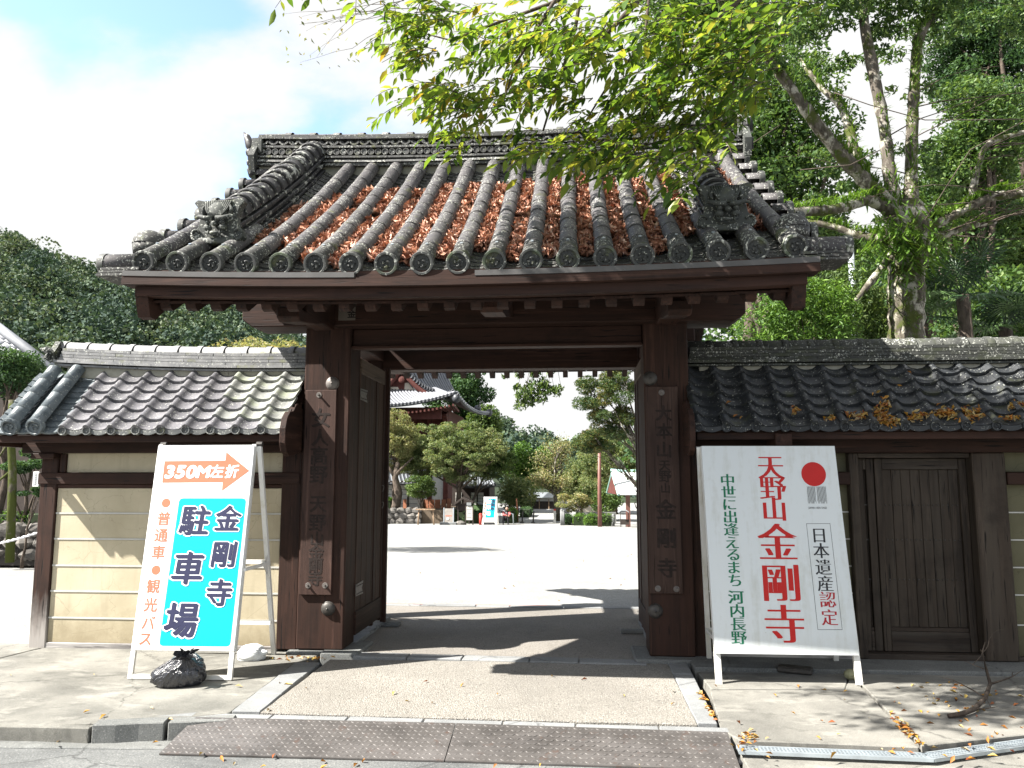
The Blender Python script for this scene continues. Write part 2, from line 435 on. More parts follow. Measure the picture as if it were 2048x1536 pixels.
L_ROOF = leafmat('leaf_dry', [(.085, .035, .022), (.22, .085, .050), (.40, .185, .115), (.58, .33, .235), (.72, .52, .42)], .10, .6, (1, .8, .6))
L_LITTER = leafmat('leaf_litter', [(0.36, 0.1296, 0.0216), (0.432, 0.2448, 0.036), (0.2592, 0.072, 0.0288), (0.4464, 0.3312, 0.0864), (0.396, 0.3024, 0.18)], .15, .7, (0.72, 0.576, 0.432))
L_PINE = leafmat('leaf_pine', [(0.034, 0.07225, 0.02975), (0.068, 0.119, 0.0425), (0.136, 0.17, 0.051), (0.238, 0.17, 0.051)], .3)

def bark(name, a, b, moss=.0, pale=.0):
    g = NG(name); p = g.pos()
    v = g.noise(g.mapv(p, (1, 1, .35)), 14., 6, .65); w = g.noise(p, 3.5, 5, .6)
    c = g.mix(g.ramp(v, [(.35, 0), (.65, 1)]), a, b)
    if pale > 0: c = g.mix(g.ramp(g.math('ADD', w, g.math('MULTIPLY', g.math('SUBTRACT', v, .5), .5)), [(.60 - pale * .2, 0), (.68 - pale * .2, 1)]), c, (.34, .32, .27))
    if moss > 0:
        m = g.ramp(g.noise(g.vadd(p, .37), 4.2, 6, .65), [(.62 - moss * .3, 0), (.70 - moss * .28, 1)])
        c = g.mix(m, c, (.060, .072, .020))
    return g.out(c, .9, v, .02, .8, .1)
BARK = bark('bark_dark', (.045, .035, .028), (.13, .105, .085))
BARKM = bark('bark_mossy', (0.044, 0.0376, 0.0288), (0.152, 0.136, 0.108), .42, .42)
BARKL = bark('bark_pale', (0.0624, 0.05304, 0.04368), (0.1498, 0.131, 0.1092), .25, .3)

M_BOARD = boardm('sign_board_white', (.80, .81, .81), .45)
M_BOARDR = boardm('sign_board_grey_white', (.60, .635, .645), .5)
M_FRAME = boardm('sign_frame_white', (.74, .74, .72), .8)
M_CYAN = plain('print_cyan', (.002, .44, .62), .4, var=.02)
M_NAVY = plain('print_navy', (.028, .030, .07), .45, var=.1)
M_WHITE = plain('print_white', (.86, .86, .86), .45, var=.02)
M_SALMON = plain('print_salmon', (.80, .15, .085), .5, var=.06)
M_RED = plain('print_red', (0.4524, 0.00936, 0.00624), .45, var=.04)
M_DRED = plain('print_dark_red', (.36, .012, .02), .45, var=.04)
M_GREEN = plain('print_green', (.004, .14, .065), .45, var=.04)
M_BLACK = plain('print_black', (.02, .02, .022), .5, var=.1)
M_GREYP = plain('print_grey', (.22, .23, .23), .5, var=.1)
M_INK = plain('brush_ink', (.012, .009, .008), .75, var=.2)
M_INK2 = plain('brush_ink_worn', (.022, .0145, .012), .8, var=.35, scale=30)
M_IRON = plain('iron_dark', (.06, .055, .05), .5, .4, .3, .3, 30)
M_IRONG = plain('iron_grey', (.15, .135, .125), .55, .4, .3, .3, 30)
M_GALV = plain('galvanised_steel', (.42, .47, .50), .4, .5, .55, .15, 12)
M_POLE = plain('pole_grey', (.40, .44, .47), .5, .4, .2, .1)
M_POLEB = plain('pole_brown', (.17, .08, .065), .5)
M_REDPOST = plain('post_red', (.45, .05, .035), .55)
M_ROPE = plain('rope_white', (.6, .6, .62), .7)
M_WALLW = plain('wall_white_far', (.62, .61, .57), .9, var=.08)
M_WALLC = plain('wall_cream_far', (.48, .43, .36), .9, var=.1)
M_REDW = plain('vermilion_wood', (.095, .030, .024), .75, var=.25, scale=3)
M_ORNG = plain('orange_board', (.36, .15, .085), .8, var=.25, scale=5)
M_DARK = plain('dark_wood_far', (.045, .035, .03), .8, var=.25)
M_COPPER = plain('copper_roof_green', (.25, .40, .36), .6, var=.1)
M_METROOF = plain('metal_roof_pale', (.26, .28, .30), .35, .5, .3, .03)
M_FARTILE = plain('far_roof_tile', (.045, .048, .055), .45, .5, .0, .2, 2.)
M_LTILE = plain('pale_roof_tile', (.26, .27, .29), .45, .5, 0., .12, 5.)
def stonem():
    g = NG('field_stone'); p = g.pos(); r = g.rnd()
    c = g.mix(g.ramp(g.noise(p, 6., 5), [(.3, 0), (.7, 1)]), (.09, .083, .075), (.24, .225, .205))
    c = g.mix(g.math('MULTIPLY', r, .5), c, (.08, .075, .07))
    return g.out(c, .9, g.noise(p, 25., 5), .01, .6, .2)
STONE = stonem()
def bagm():
    g = NG('black_plastic_bag'); p = g.pos()
    q = g.n('ShaderNodeVectorMath', {0: p, 1: (-3.02, 5.93, .26)}, operation='SUBTRACT').outputs[0]
    x = g.n('ShaderNodeSeparateXYZ', {0: q}); az = g.math('ARCTAN2', x.outputs[0], x.outputs[2])
    r = g.n('ShaderNodeVectorMath', {0: q}, operation='LENGTH').outputs['Value']
    v = g.n('ShaderNodeCombineXYZ', {0: g.math('MULTIPLY', az, 5.5), 1: g.math('MULTIPLY', r, 7.0), 2: g.math('MULTIPLY', x.outputs[1], 1.2)}).outputs[0]
    w = g.math('ABSOLUTE', g.math('SUBTRACT', g.noise(v, 1.3, 5, .55, .8), .5))
    w2 = g.math('ABSOLUTE', g.math('SUBTRACT', g.noise(g.pos(), 28., 3, .5, 1.5), .5))
    h = g.math('ADD', w, g.math('MULTIPLY', w2, .10))
    return g.out(g.mix(w, (.010, .011, .017), (.022, .024, .036)), .25, h, .035, 1.0, 1.0)
M_BAG = bagm()
M_WBAG = plain('white_plastic_bag', (.62, .64, .64), .4, .5)
def platem():
    g = NG('rusty_steel'); p = g.pos()
    v = g.noise(p, 5., 6, .65)
    c = g.mix(g.ramp(v, [(.3, 0), (.7, 1)]), (.050, .046, .043), (.105, .097, .091))
    tr = g.noise(g.mapv(p, (.8, 3.5, 1)), 1.3, 6, .7)
    c = g.mix(g.ramp(tr, [(.45, 0), (.65, .6)]), c, (.15, .14, .135))
    c = g.mix(g.ramp(g.noise(p, 11., 6, .7), [(.58, 0), (.70, .6)]), c, (.085, .045, .030))
    return g.out(c, .5, g.noise(p, 60., 4), .002, .4, .4, .25)
M_PLATE = platem()
def treadm():
    g = NG('worn_steel_tread'); p = g.pos()
    c = g.mix(g.ramp(g.noise(p, 5., 5), [(.3, 0), (.7, 1)]), (.080, .074, .070), (.15, .14, .133))
    return g.out(c, .55, g.noise(p, 60., 4), .002, .3, .5, .2)
M_TREAD = treadm()
SKIN = plain('skin', (.42, .24, .17), .6); CLOTH_B = plain('cloth_black', (.02, .02, .022), .8)
CLOTH_G = plain('cloth_grey', (.20, .20, .21), .8); CLOTH_P = plain('cloth_pink', (.55, .12, .12), .8)
HAIR = plain('hair_dark', (.02, .016, .014), .6)

# ---------------------------------------------------------------- foliage helpers
def fast_mesh(name, V, Q, uv=None, mats=None, midx=None):
    """V (n,3) float, Q (m,k) int faces of equal size"""
    me = bpy.data.meshes.new(name)
    k = Q.shape[1]; m = len(Q)
    me.vertices.add(len(V)); me.vertices.foreach_set('co', np.ascontiguousarray(V, dtype=np.float32).ravel())
    me.loops.add(m * k); me.loops.foreach_set('vertex_index', Q.astype(np.int32).ravel())
    me.polygons.add(m); me.polygons.foreach_set('loop_start', np.arange(0, m * k, k, dtype=np.int32))
    if midx is not None: me.polygons.foreach_set('material_index', midx.astype(np.int32))
    if uv is not None:
        l = me.uv_layers.new(name='UVMap'); l.data.foreach_set('uv', np.repeat(uv, k, axis=0).astype(np.float32).ravel())
    me.update(calc_edges=True)
    if mats:
        for x in mats: me.materials.append(x)
    return me
def rand_frames(n, r, upbias=.6, droop=None):
    N = r.normal(size=(n, 3)); N[:, 2] += upbias * 2; N /= np.linalg.norm(N, axis=1)[:, None]
    A = r.normal(size=(n, 3)) if droop is None else r.normal(size=(n, 3)) * (1 - abs(droop)) + np.array([0, 0, -droop * 1.5])
    A -= (A * N).sum(1)[:, None] * N; A /= np.linalg.norm(A, axis=1)[:, None] + 1e-9
    B = np.cross(N, A)
    return A, B, N
def leaf_mesh(name, C, size, mat, r, aspect=.45, upbias=.6, droop=None, fold=.18, jit=.35, frames=None, cshift=None):
    """each leaf is a folded lozenge: two quads (stem, side, tip, side)"""
    n = len(C); A, B, N = frames or rand_frames(n, r, upbias, droop)
    s = (size * (1 + jit * r.uniform(-1, 1, n)))[:, None]
    base = C - A * s * .5; tip = C + A * s * .5 - N * s * .10
    l = C - A * s * .06 + B * s * aspect * .5 + N * s * fold * .5; q = C - A * s * .06 - B * s * aspect * .5 + N * s * fold * .5
    V = np.stack([base, l, tip, q], 1).reshape(-1, 3)
    i = np.arange(n) * 4
    T = np.stack([np.stack([i, i + 1, i + 2], 1), np.stack([i, i + 2, i + 3], 1)], 1).reshape(-1, 3)
    u = r.uniform(0, 1, n) if cshift is None else np.clip(r.normal(0, .22, n) + cshift, 0.01, .99)
    uv = np.repeat(np.stack([u, r.uniform(0, 1, n)], 1), 2, axis=0)
    return fast_mesh(name, V, T, uv, [mat])
def clumps(centers, radii, n, r, shell=.55, flat=1.0):
    """points scattered in the outer shell of many small spheres"""
    k = len(centers)
    w = np.array(radii) ** 2; idx = r.choice(k, n, p=w / w.sum())
    d = r.normal(size=(n, 3)); d /= np.linalg.norm(d, axis=1)[:, None]
    rad = (shell + (1 - shell) * r.uniform(0, 1, n) ** .5) * np.array(radii)[idx]
    d[:, 2] *= flat
    return np.array(centers)[idx] + d * rad[:, None], idx
def ellipsoid_clumps(c, R, k, cr, r, inner=.35):
    d = r.normal(size=(k, 3)); d /= np.linalg.norm(d, axis=1)[:, None]
    q = (inner + (1 - inner) * r.uniform(0, 1, k) ** .6)[:, None]
    cc = np.array(c) + d * q * np.array(R)
    return cc, cr * r.uniform(.6, 1.3, k)
def limb(p0, p1, r0, r1, rr, bend=.12, n=6):
    p0 = Vector(p0); p1 = Vector(p1); L = (p1 - p0).length
    off = Vector((rr.uniform(-1, 1), rr.uniform(-1, 1), rr.uniform(-.3, 1))) * bend * L
    pts = []; rad = []
    for i in range(n + 1):
        t = i / n
        p = p0.lerp(p1, t) + off * sin(pi * t) + Vector([rr.uniform(-1, 1) * L * .012 for _ in range(3)]) * (1 if 0 < i < n else 0)
        pts.append(p); rad.append(r0 + (r1 - r0) * t)
    return pts, rad
def tree(name, label, base, crown_c, crown_R, mat, barkm, n_leaf=6000, leaf=.12, k=40, cr=.8, trunk_r=.2, seed=1, group=None, cat='tree',
         inner=.35, upbias=.6, aspect=.5, limbs=9, shell=.5, flat=.8, trunk=True, droop=None, lean=None, shift=.22, extra=None):
    r = np.random.default_rng(seed); rr = random.Random(seed)
    t = thing(name, label, cat, base, group)
    cc, cr_ = ellipsoid_clumps(crown_c, crown_R, k, cr, r, inner)
    P, idx = clumps(cc, cr_, n_leaf, r, shell, flat)
    cs = r.uniform(.5 - shift, .5 + shift, len(cc))[idx]
    me = leaf_mesh('crown', P, leaf, mat, r, aspect, upbias, droop, cshift=cs)
    link('crown', me, t)
    if trunk:
        mb = MB()
        b = Vector(base); c = Vector(crown_c)
        top = Vector((c.x, c.y, c.z + crown_R[2] * .35))
        pts, rad = limb(b, top, trunk_r, trunk_r * .25, rr, .04, 8)
        rad[0] *= 1.25
        mb.tube(pts, rad, 10)
        for i in range(limbs):
            j = int(len(cc) * (i + .5) / limbs); q = Vector(cc[j]); s = pts[3 + i % 4]
            a, bb = limb(s, q, trunk_r * .4, trunk_r * .07, rr, .1, 6)
            mb.tube(a, bb, 6)
        mb.build('trunk', barkm, t, True, fix=False)
    return t
# ================================================================ ground
ROAD_Z = -0.12
def gz(Y):   # the courtyard falls gently away behind the gate
    return 0.0 if Y < 10.0 else max(-1.2, -0.0325 * (Y - 10.0))
# far ground, one sheet out to the horizon, just below everything else
mb = MB()
ys = [9.95, 20, 30, 40, 47, 70, 120, 400, 1500]
xs = [-900, -120, -40, -12, 0, 12, 40, 120, 900]
vs = [(x, y, gz(y)) for y in ys for x in xs]
n = len(xs)
mb.add(vs, [(j * n + i, j * n + i + 1, (j + 1) * n + i + 1, (j + 1) * n + i) for j in range(len(ys) - 1) for i in range(n - 1)])
struct(mb.build('courtyard_gravel', GRAVEL, smooth=True))
mb = MB(); mb.add([(-900, 7.0, -.012), (-5.1, 7.0, -.012), (-5.1, 9.95, -.012), (-900, 9.95, -.012)], [(0, 1, 2, 3)])
struct(mb.build('side_gravel', GRAVEL))
mb = MB(); mb.add([(-900, -60, ROAD_Z), (900, -60, ROAD_Z), (900, 5.30, ROAD_Z), (-900, 5.30, ROAD_Z)], [(0, 1, 2, 3)])
struct(mb.build('road', ASPH))
mb = MB(); mb.add([(-900, 5.2, -.3), (900, 5.2, -.3), (900, 10.1, -.3), (-900, 10.1, -.3)], [(0, 1, 2, 3)])
struct(mb.build('soil', ASPH))

def slab(name, pts, z, mat, depth=.25, parent=None, jitter=0.0, seed=0, sub=1):
    r = random.Random(seed)
    P = []
    k = len(pts)
    for i in range(k):
        a = Vector(pts[i][:2]); b = Vector(pts[(i + 1) % k][:2])
        m = max(1, int((b - a).length / .12)) if jitter else 1
        za = pts[i][2] if len(pts[i]) > 2 else z; zb = pts[(i + 1) % k][2] if len(pts[(i + 1) % k]) > 2 else z
        for j in range(m):
            p = a.lerp(b, j / m)
            if j and jitter: p += Vector((r.uniform(-1, 1), r.uniform(-1, 1))) * jitter
            P.append((p.x, p.y, za + (zb - za) * j / m))
    m = MB(); n_ = len(P)
    m.add([(x, y, zz) for x, y, zz in P] + [(x, y, zz - depth) for x, y, zz in P],
          [tuple(range(n_))] + [(i, i + n_, (i + 1) % n_ + n_, (i + 1) % n_) for i in range(n_)])
    o = m.build(name, mat, parent)
    bv = o.modifiers.new('bevel', 'BEVEL'); bv.width = .006; bv.segments = 1; bv.limit_method = 'ANGLE'; bv.angle_limit = radians(50)
    return o
def g2(x, y, z=0.0): p = onZ(x, y, z); return (p[0], p[1])

# exposed-aggregate apron in front of the gate, with granite borders
pave = thing('gate_paving', 'gritty beige aggregate apron with granite edging in front of the gate opening', 'paving', (-.8, 6, 0), kind='structure')
AFL, AFR = g2(520, 1424), g2(1395, 1448)
ABL, ABR = g2(660, 1318), g2(1335, 1326)
slab('aggregate_apron', [AFL, AFR, ABR, ABL], -.002, AGG, .15, pave, .004, 2)
def strip(p, q, w0, w1, n, mat, name, z=.004, parent=None, gap=.006, side=1, seed=0, z1=None, depth=.2, jit=.004):
    """a row of edging stones from p to q, the stones lying to one side of that line"""
    p = Vector(p); q = Vector(q); d = (q - p); L = d.length; d.normalize(); nrm = Vector((-d.y, d.x)) * side
    r = random.Random(seed); cuts = [0]
    for i in range(1, n): cuts.append((i + r.uniform(-.15, .15)) / n)
    cuts.append(1)
    for i in range(n):
        a = p + d * (L * cuts[i] + gap / 2); b = p + d * (L * cuts[i + 1] - gap / 2)
        wa = w0 + (w1 - w0) * cuts[i]; wb = w0 + (w1 - w0) * cuts[i + 1]
        zz = z + r.uniform(-.003, .003)
        P = [tuple(a), tuple(b), tuple(b + nrm * wb), tuple(a + nrm * wa)]
        slab(name, P, zz, mat, depth, parent, jit, seed * 31 + i)
# left and right border stones
strip(AFL, g2(640, 1326), .20, .22, 3, GRAN, 'border_stone', .006, pave, side=1, seed=3, gap=.01)
strip(ABR, AFR, .17, .13, 4, GRAN, 'border_stone', .006, pave, side=1, seed=4, gap=.008)
# granite kerb behind the steel plates
strip(g2(385, 1432), g2(1462, 1463), .10, .09, 7, GRAN, 'kerb_stone', -.004, pave, side=1, seed=5, gap=.008)
strip(g2(300, 1432), g2(385, 1432), .0, .10, 1, GRAN, 'kerb_stone', -.004, pave, side=1, seed=6)
# threshold stones between the pillars
strip((-2.02, 7.03), (.60, 6.95), .17, .17, 5, GRAN, 'threshold_stone', .012, pave, side=1, seed=7, gap=.008)
# gate floor
gf = MB(); gf.add([(-2.35, 7.1, .0), (.85, 7.1, .0), (.95, 9.86, .0), (-2.5, 9.86, .0)], [(0, 1, 2, 3)])
o = gf.build('gate_floor', AGGIN); o['kind'] = 'structure'
strip((-2.5, 9.84), (.95, 9.84), .13, .13, 6, GRAN, 'floor_edge_stone', .010, pave, side=1, seed=8, gap=.006)
redl = MB(); redl.box(-2.55, -.2, 9.985, 10.02, -.1, .004); redl.build('red_edging', plain('faded_red_edging', (.55, .16, .12), .8), pave)
# low plinth stones under the doors
strip((-2.12, 7.5), (-2.12, 8.9), .17, .17, 4, GRAN, 'plinth_stone', .035, pave, side=1, seed=9, gap=.01, jit=.008)
strip((.68, 7.5), (.68, 8.9), .17, .17, 4, GRAN, 'plinth_stone', .035, pave, side=-1, seed=10, gap=.01, jit=.008)

# left concrete pavement: slopes to the road at the far left
lp = thing('left_pavement', 'weathered grey concrete pavement left of the paved apron, cracked near its kerb', 'pavement', (-4, 6, 0), kind='structure')
b1 = Vector(g2(640, 1326)); b0 = Vector(AFL)
dd = (b1 - b0).normalized(); nn = Vector((-dd.y, dd.x))
LE0 = b0 + nn * .205; LE1 = b1 + nn * .225
kb = [g2(175, 1443), g2(100, 1452)]
slab('concrete_slab', [tuple(LE1), (-2.30, 7.3), (-5.05, 7.3), (-5.2, 6.6), (-4.25, 5.05, -.03), g2(175, 1446), g2(310, 1440), g2(455, 1425), tuple(LE0)], -.003, CONCL, .2, lp, .004, 11)
slab('concrete_slab', [(-5.22, 6.6), (-5.07, 7.35), (-9, 7.6, -.02), (-9, 4.95, -.08), (-4.28, 4.95, -.10), (-4.26, 5.03, -.035)], -.004, CONCL, .2, lp, .005, 12)
slab('gutter_slab', [(-9, 4.62, -.112), g2(330, 1500, ROAD_Z), g2(400, 1478, ROAD_Z), (-4.28, 4.94, -.10), (-9, 4.94, -.09)], -.11, GRAND, .1, lp, .006, 13)
# kerb stones with a rough face
strip((-4.15, 4.99), g2(180, 1452), .10, .12, 1, CONCL, 'kerb_stone', -.012, lp, side=1, seed=21, gap=.01, jit=.006)
strip(g2(182, 1452), g2(330, 1447), .12, .12, 1, GRAND, 'kerb_stone', .004, lp, side=1, seed=22, gap=.012, jit=.012)
strip(g2(334, 1447), g2(468, 1441), .11, .11, 1, GRAND, 'kerb_stone', .004, lp, side=1, seed=23, gap=.012, jit=.012)

# right pavement
rp = thing('right_pavement', 'pale concrete slabs right of the apron, scattered with leaves and tree shadow', 'pavement', (2.5, 6, 0), kind='structure')
r0 = Vector(g2(1432, 1455)); r1 = Vector(g2(1383, 1334))
J0 = g2(1700, 1348); J1 = g2(1838, 1492)
slab('concrete_slab', [tuple(r0 + Vector((.03, .0))), g2(1480, 1478), J1, J0, g2(1690, 1378), g2(1420, 1378), ], -.006, CONC, .2, rp, .003, 31)
slab('concrete_slab', [g2(1422, 1376.5), g2(1690, 1376.5), g2(1697, 1349), g2(1395, 1343)], -.003, CONC, .2, rp, .003, 32)
J0b = (J0[0] + .012, J0[1]); J1b = (J1[0] + .012, J1[1])
slab('concrete_slab', [J1b, g2(2048, 1470), (7, 5.6), (7, 6.85), J0b], .004, CONC, .2, rp, .003, 33)
slab('wall_ledge', [(.98, 6.80), (7, 6.87), (7, 7.3), (.98, 7.3)], .028, GRAND, .2, rp, .006, 34)
slab('concrete_slab', [g2(1395, 1341.5), g2(1697, 1347), (7, 6.86), (.98, 6.79)], -.004, CONC, .2, rp, .002, 35)
slab('concrete_slab', [g2(1480, 1506, -.05), g2(1870, 1522, -.05), g2(2048, 1497, -.05), (7, 5.2), (7, 4.2, -.1), (.99, 4.4, -.115)], -.05, CONC, .12, rp, .004, 36)

# drain grating
gr = thing('drain_grating', 'galvanised perforated drain cover strip along the right pavement edge, strewn with leaves', 'drain cover', (2, 5, 0))
def grate(p, q, w):
    p = Vector(p); q = Vector(q); d = q - p; L = d.length; d.normalize(); nr = Vector((-d.y, d.x))
    M = frame(Vector((p.x, p.y, -.035)), Vector((d.x, d.y, 0)), Vector((nr.x, nr.y, 0)), Vector((0, 0, 1)))
    m = MB(); m.box(0, L, 0, .014, 0, .02, M=M); m.box(0, L, w - .014, w, 0, .02, M=M)
    m.build('grate_frame', M_GALV, gr)
    m = MB(); k = int(L / .022)
    for i in range(k): m.box(i * L / k, i * L / k + .009, .014, w - .014, .004, .017, M=M)
    for j in range(1, 4): m.box(0, L, w * j / 4 - .003, w * j / 4 + .003, .005, .0185, M=M)
    o = m.build('grate_bars', M_GALV, gr, fix=False); o['kind'] = 'stuff'
    m = MB(); m.box(0, L, .01, w - .01, -.06, -.05, M=M); m.build('channel', M_BLACK, gr)
grate(g2(1478, 1507, -.03), g2(1868, 1523, -.03), .105)
grate(g2(1870, 1523, -.03), g2(2200, 1476, -.03), .105)

# chequer plates bridging the gutter
def plate(p0, p1, p2, p3, label):
    """p0,p1 back left/right (kerb height), p2,p3 front right/left (road)"""
    p0, p1, p2, p3 = [Vector(p) for p in (p0, p1, p2, p3)]
    t = thing('steel_plate', label, 'steel plate', tuple((p0 + p2) / 2), 'chequered steel plates bridging the gutter')
    th = Vector((0, 0, -.009))
    m = MB(); m.add([p0, p1, p2, p3, p0 + th, p1 + th, p2 + th, p3 + th], [(0, 3, 2, 1), (4, 5, 6, 7), (0, 1, 5, 4), (1, 2, 6, 5), (2, 3, 7, 6), (3, 0, 4, 7)])
    m.build('plate', M_PLATE, t)
    m = MB(); nrm = (p3 - p0).cross(p1 - p0).normalized()
    if nrm.z < 0: nrm = -nrm
    W_ = (p1 - p0).length; H_ = (p3 - p0).length; s = .036; nu = int(W_ / s); nv = int(H_ / s)
    for i in range(nu):
        for j in range(nv):
            u = (i + .5) / nu; v = (j + .5) / nv
            c = (p0 * (1 - u) + p1 * u) * (1 - v) + (p3 * (1 - u) + p2 * u) * v
            ex = (p1 - p0).normalized(); ey = (p3 - p0).normalized()
            if (i + j) % 2: a, b = (ex + ey * .55).normalized(), (ey - ex * .55).normalized()
            else: a, b = (ex - ey * .55).normalized(), (ey + ex * .55).normalized()
            l, w, h = .0175, .0062, .0022
            m.add([c - a * l + nrm * .0003, c - b * w + nrm * .0003, c + a * l + nrm * .0003, c + b * w + nrm * .0003, c - a * l * .4 + nrm * h, c + a * l * .4 + nrm * h],
                  [(0, 1, 5, 4), (1, 2, 5), (2, 3, 4, 5), (3, 0, 4)])
    o = m.build('tread', M_TREAD, t, fix=False); o['kind'] = 'stuff'
    return t
def g3(x, y, z): p = onZ(x, y, z); return (p[0], p[1], z)
mbk, mfr = g3(911, 1446, .012), g3(888, 1521, ROAD_Z + .012)
plate(g3(392, 1434, .012), mbk, mfr, g3(318, 1507, ROAD_Z + .012), 'left half of the brown chequered steel plate bridging the gutter')
mbk2, mfr2 = (mbk[0] + .006, mbk[1], mbk[2]), (mfr[0] + .006, mfr[1], mfr[2])
plate(mbk2, g3(1455, 1464, .012), g3(1482, 1540, ROAD_Z + .012), mfr2, 'right half of the chequered steel plate beside the drain cover')
# ================================================================ the gate
XC = -0.85
EY, RY = 5.47, 8.15            # eave and ridge distance
def ax(x, Y, back=False):      # axis height of the round tile rows
    u = min(Y, 2 * RY - Y) - EY
    c = .0103 * (x - XC) ** 2 * max(.35, 1 - u * .28)
    return 3.19 + c + .615 * u + .040 * u * u
gate = thing('temple_gate', 'dark timber temple gate with a curved tiled roof and open doors', 'gate', (-.8, 7.3, 0))
G = gate
# arc-length table of the slope
_Y = np.linspace(EY, RY - .14, 200); _Z = np.array([ax(XC, y) for y in _Y])
_S = np.concatenate([[0], np.cumsum(np.hypot(np.diff(_Y), np.diff(_Z)))]); SLEN = _S[-1]
def atS(s):
    y = float(np.interp(s, _S, _Y)); e = .02
    th = math.atan2(ax(XC, y + e) - ax(XC, y - e), 2 * e)
    return y, th
def slopeM(x, s, dz=0.0, extra=0.0, back=False):
    y, th = atS(s); th += extra
    z = ax(x, y) + dz
    if back:
        return frame(Vector((x, 2 * RY - y, z)), Vector((-1, 0, 0)), Vector((0, -cos(th), sin(th))), Vector((0, sin(th), cos(th))))
    return frame(Vector((x, y, z)), Vector((1, 0, 0)), Vector((0, cos(th), sin(th))), Vector((0, -sin(th), cos(th))))
def half_round(L, r0, r1, seg=12, t=.014, deg=100, lip=0.0):
    m = MB(); vs = []; rows = [(0, r0), (L, r1)]
    if lip: rows = [(0, r0 + lip), (.03, r0 + lip), (.034, r0), (L, r1)]
    n = seg + 1
    for (y, r) in rows:
        for k in range(n):
            a = radians(-deg + 2 * deg * k / seg); vs.append((r * sin(a), y, r * cos(a)))
    fs = []
    for j in range(len(rows) - 1):
        for k in range(seg): fs.append((j * n + k, (j + 1) * n + k, (j + 1) * n + k + 1, j * n + k + 1))
    b = len(vs)
    for k in range(n):
        a = radians(-deg + 2 * deg * k / seg); r = rows[0][1] - t; vs.append((r * sin(a), 0, r * cos(a)))
    for k in range(seg): fs.append((k, k + 1, b + k + 1, b + k))
    m.add(vs, fs)
    return m.mesh('round_tile')
NR = 19; PIT = (1.575 + 3.272) / 18
ROWX = [-3.272 + PIT * i for i in range(NR)]
me_rt = half_round(.315, .0735, .0712, 12, lip=.0010); me_rt.shade_smooth(); me_rt.materials.append(T_GATE)
me_rte = half_round(.315, .0755, .0720, 12); me_rte.shade_smooth(); me_rte.materials.append(T_EDGE)
NSEG = 10; ST = SLEN / NSEG
for i, x in enumerate(ROWX):
    for k in range(NSEG):
        if i in (1, 2, 16, 17) and k > 2: continue
        if i in (1, 17) and k > 1: continue
        jx = random.uniform(-.003, .003)
        link('round_tile', me_rte if k == 0 else me_rt, G, slopeM(x + jx, k * ST, random.uniform(-.002, .002)))

# eave discs with a three-comma crest and a ring of beads
def disc_mesh(R=.091, mat=T_EDGE, beads=14, depth=.04, seg=28, face=None):
    m = MB(); fi = 1 if face else 0
    prof = [(0, .004), (R * .74, .004), (R * .76, -.008), (R * .80, -.012), (R * .96, -.012), (R, -.006), (R, depth), (R * .86, depth)]
    vs = []; fs = []
    n = seg
    for r, y in prof[1:]:
        for k in range(seg): a = 2 * pi * k / seg; vs.append((r * sin(a), y, r * cos(a)))
    for j in range(len(prof) - 2):
        for k in range(seg): k2 = (k + 1) % seg; fs.append((j * n + k, j * n + k2, (j + 1) * n + k2, (j + 1) * n + k))
    m.add(vs, fs); m.add(vs[:seg], [tuple(range(seg))], fi)
    q = R / .091
    for c in range(3):       # comma: round head, tail curling outwards
        a0 = 2 * pi * c / 3
        pts = []; rad = []
        for j in range(8):
            t = j / 7; a = a0 + t * 2.5; rr = (.017 + .027 * t ** .8) * q
            pts.append((rr * sin(a), .003, rr * cos(a))); rad.append((.0125 * (1 - t) ** .8 + .0030) * q)
        m.tube(pts, rad, 6, fi)
    for b in range(beads):
        a = 2 * pi * b / beads
        m.sphere((R * .63 * sin(a), .003, R * .63 * cos(a)), .0046 * q, 6, 3, mi=fi)
    me = m.mesh('eave_disc'); me.materials.append(mat)
    if face: me.materials.append(face)
    fix_normals(me); me.shade_smooth()
    try: me.set_sharp_from_angle(angle=radians(40))
    except Exception: pass
    return me
T_DISC = tile('tile_disc', (.040, .042, .041), (.085, .087, .082), 1.2, .22, .65, (.09, .12, .06), lscale=16.)
T_DFACE = tile('tile_disc_face', (.020, .022, .022), (.050, .053, .050), -.6, .10, .6)
me_disc = disc_mesh(R=.088, mat=T_DISC, face=T_DFACE)
for i, x in enumerate(ROWX):
    y, th = atS(0)
    M = frame(Vector((x, EY - .012, ax(x, EY) - .012)), Vector((1, 0, 0)), Vector((0, cos(.22), sin(.22))), Vector((0, -sin(.22), cos(.22))))
    M = M @ Matrix.Rotation(random.uniform(-.5, .5), 4, 'Y')
    link('eave_disc', me_disc, G, M)
# nails on the end tiles
me = MB().cyl((0, 0, .005), (0, 0, 1), .012, .01, 8).cyl((0, 0, -.02), (0, 0, 1), .004, .06, 6).mesh('tile_nail'); me.materials.append(M_GALV)
for i, x in enumerate(ROWX): link('tile_nail', me, G, slopeM(x, .20, .082))

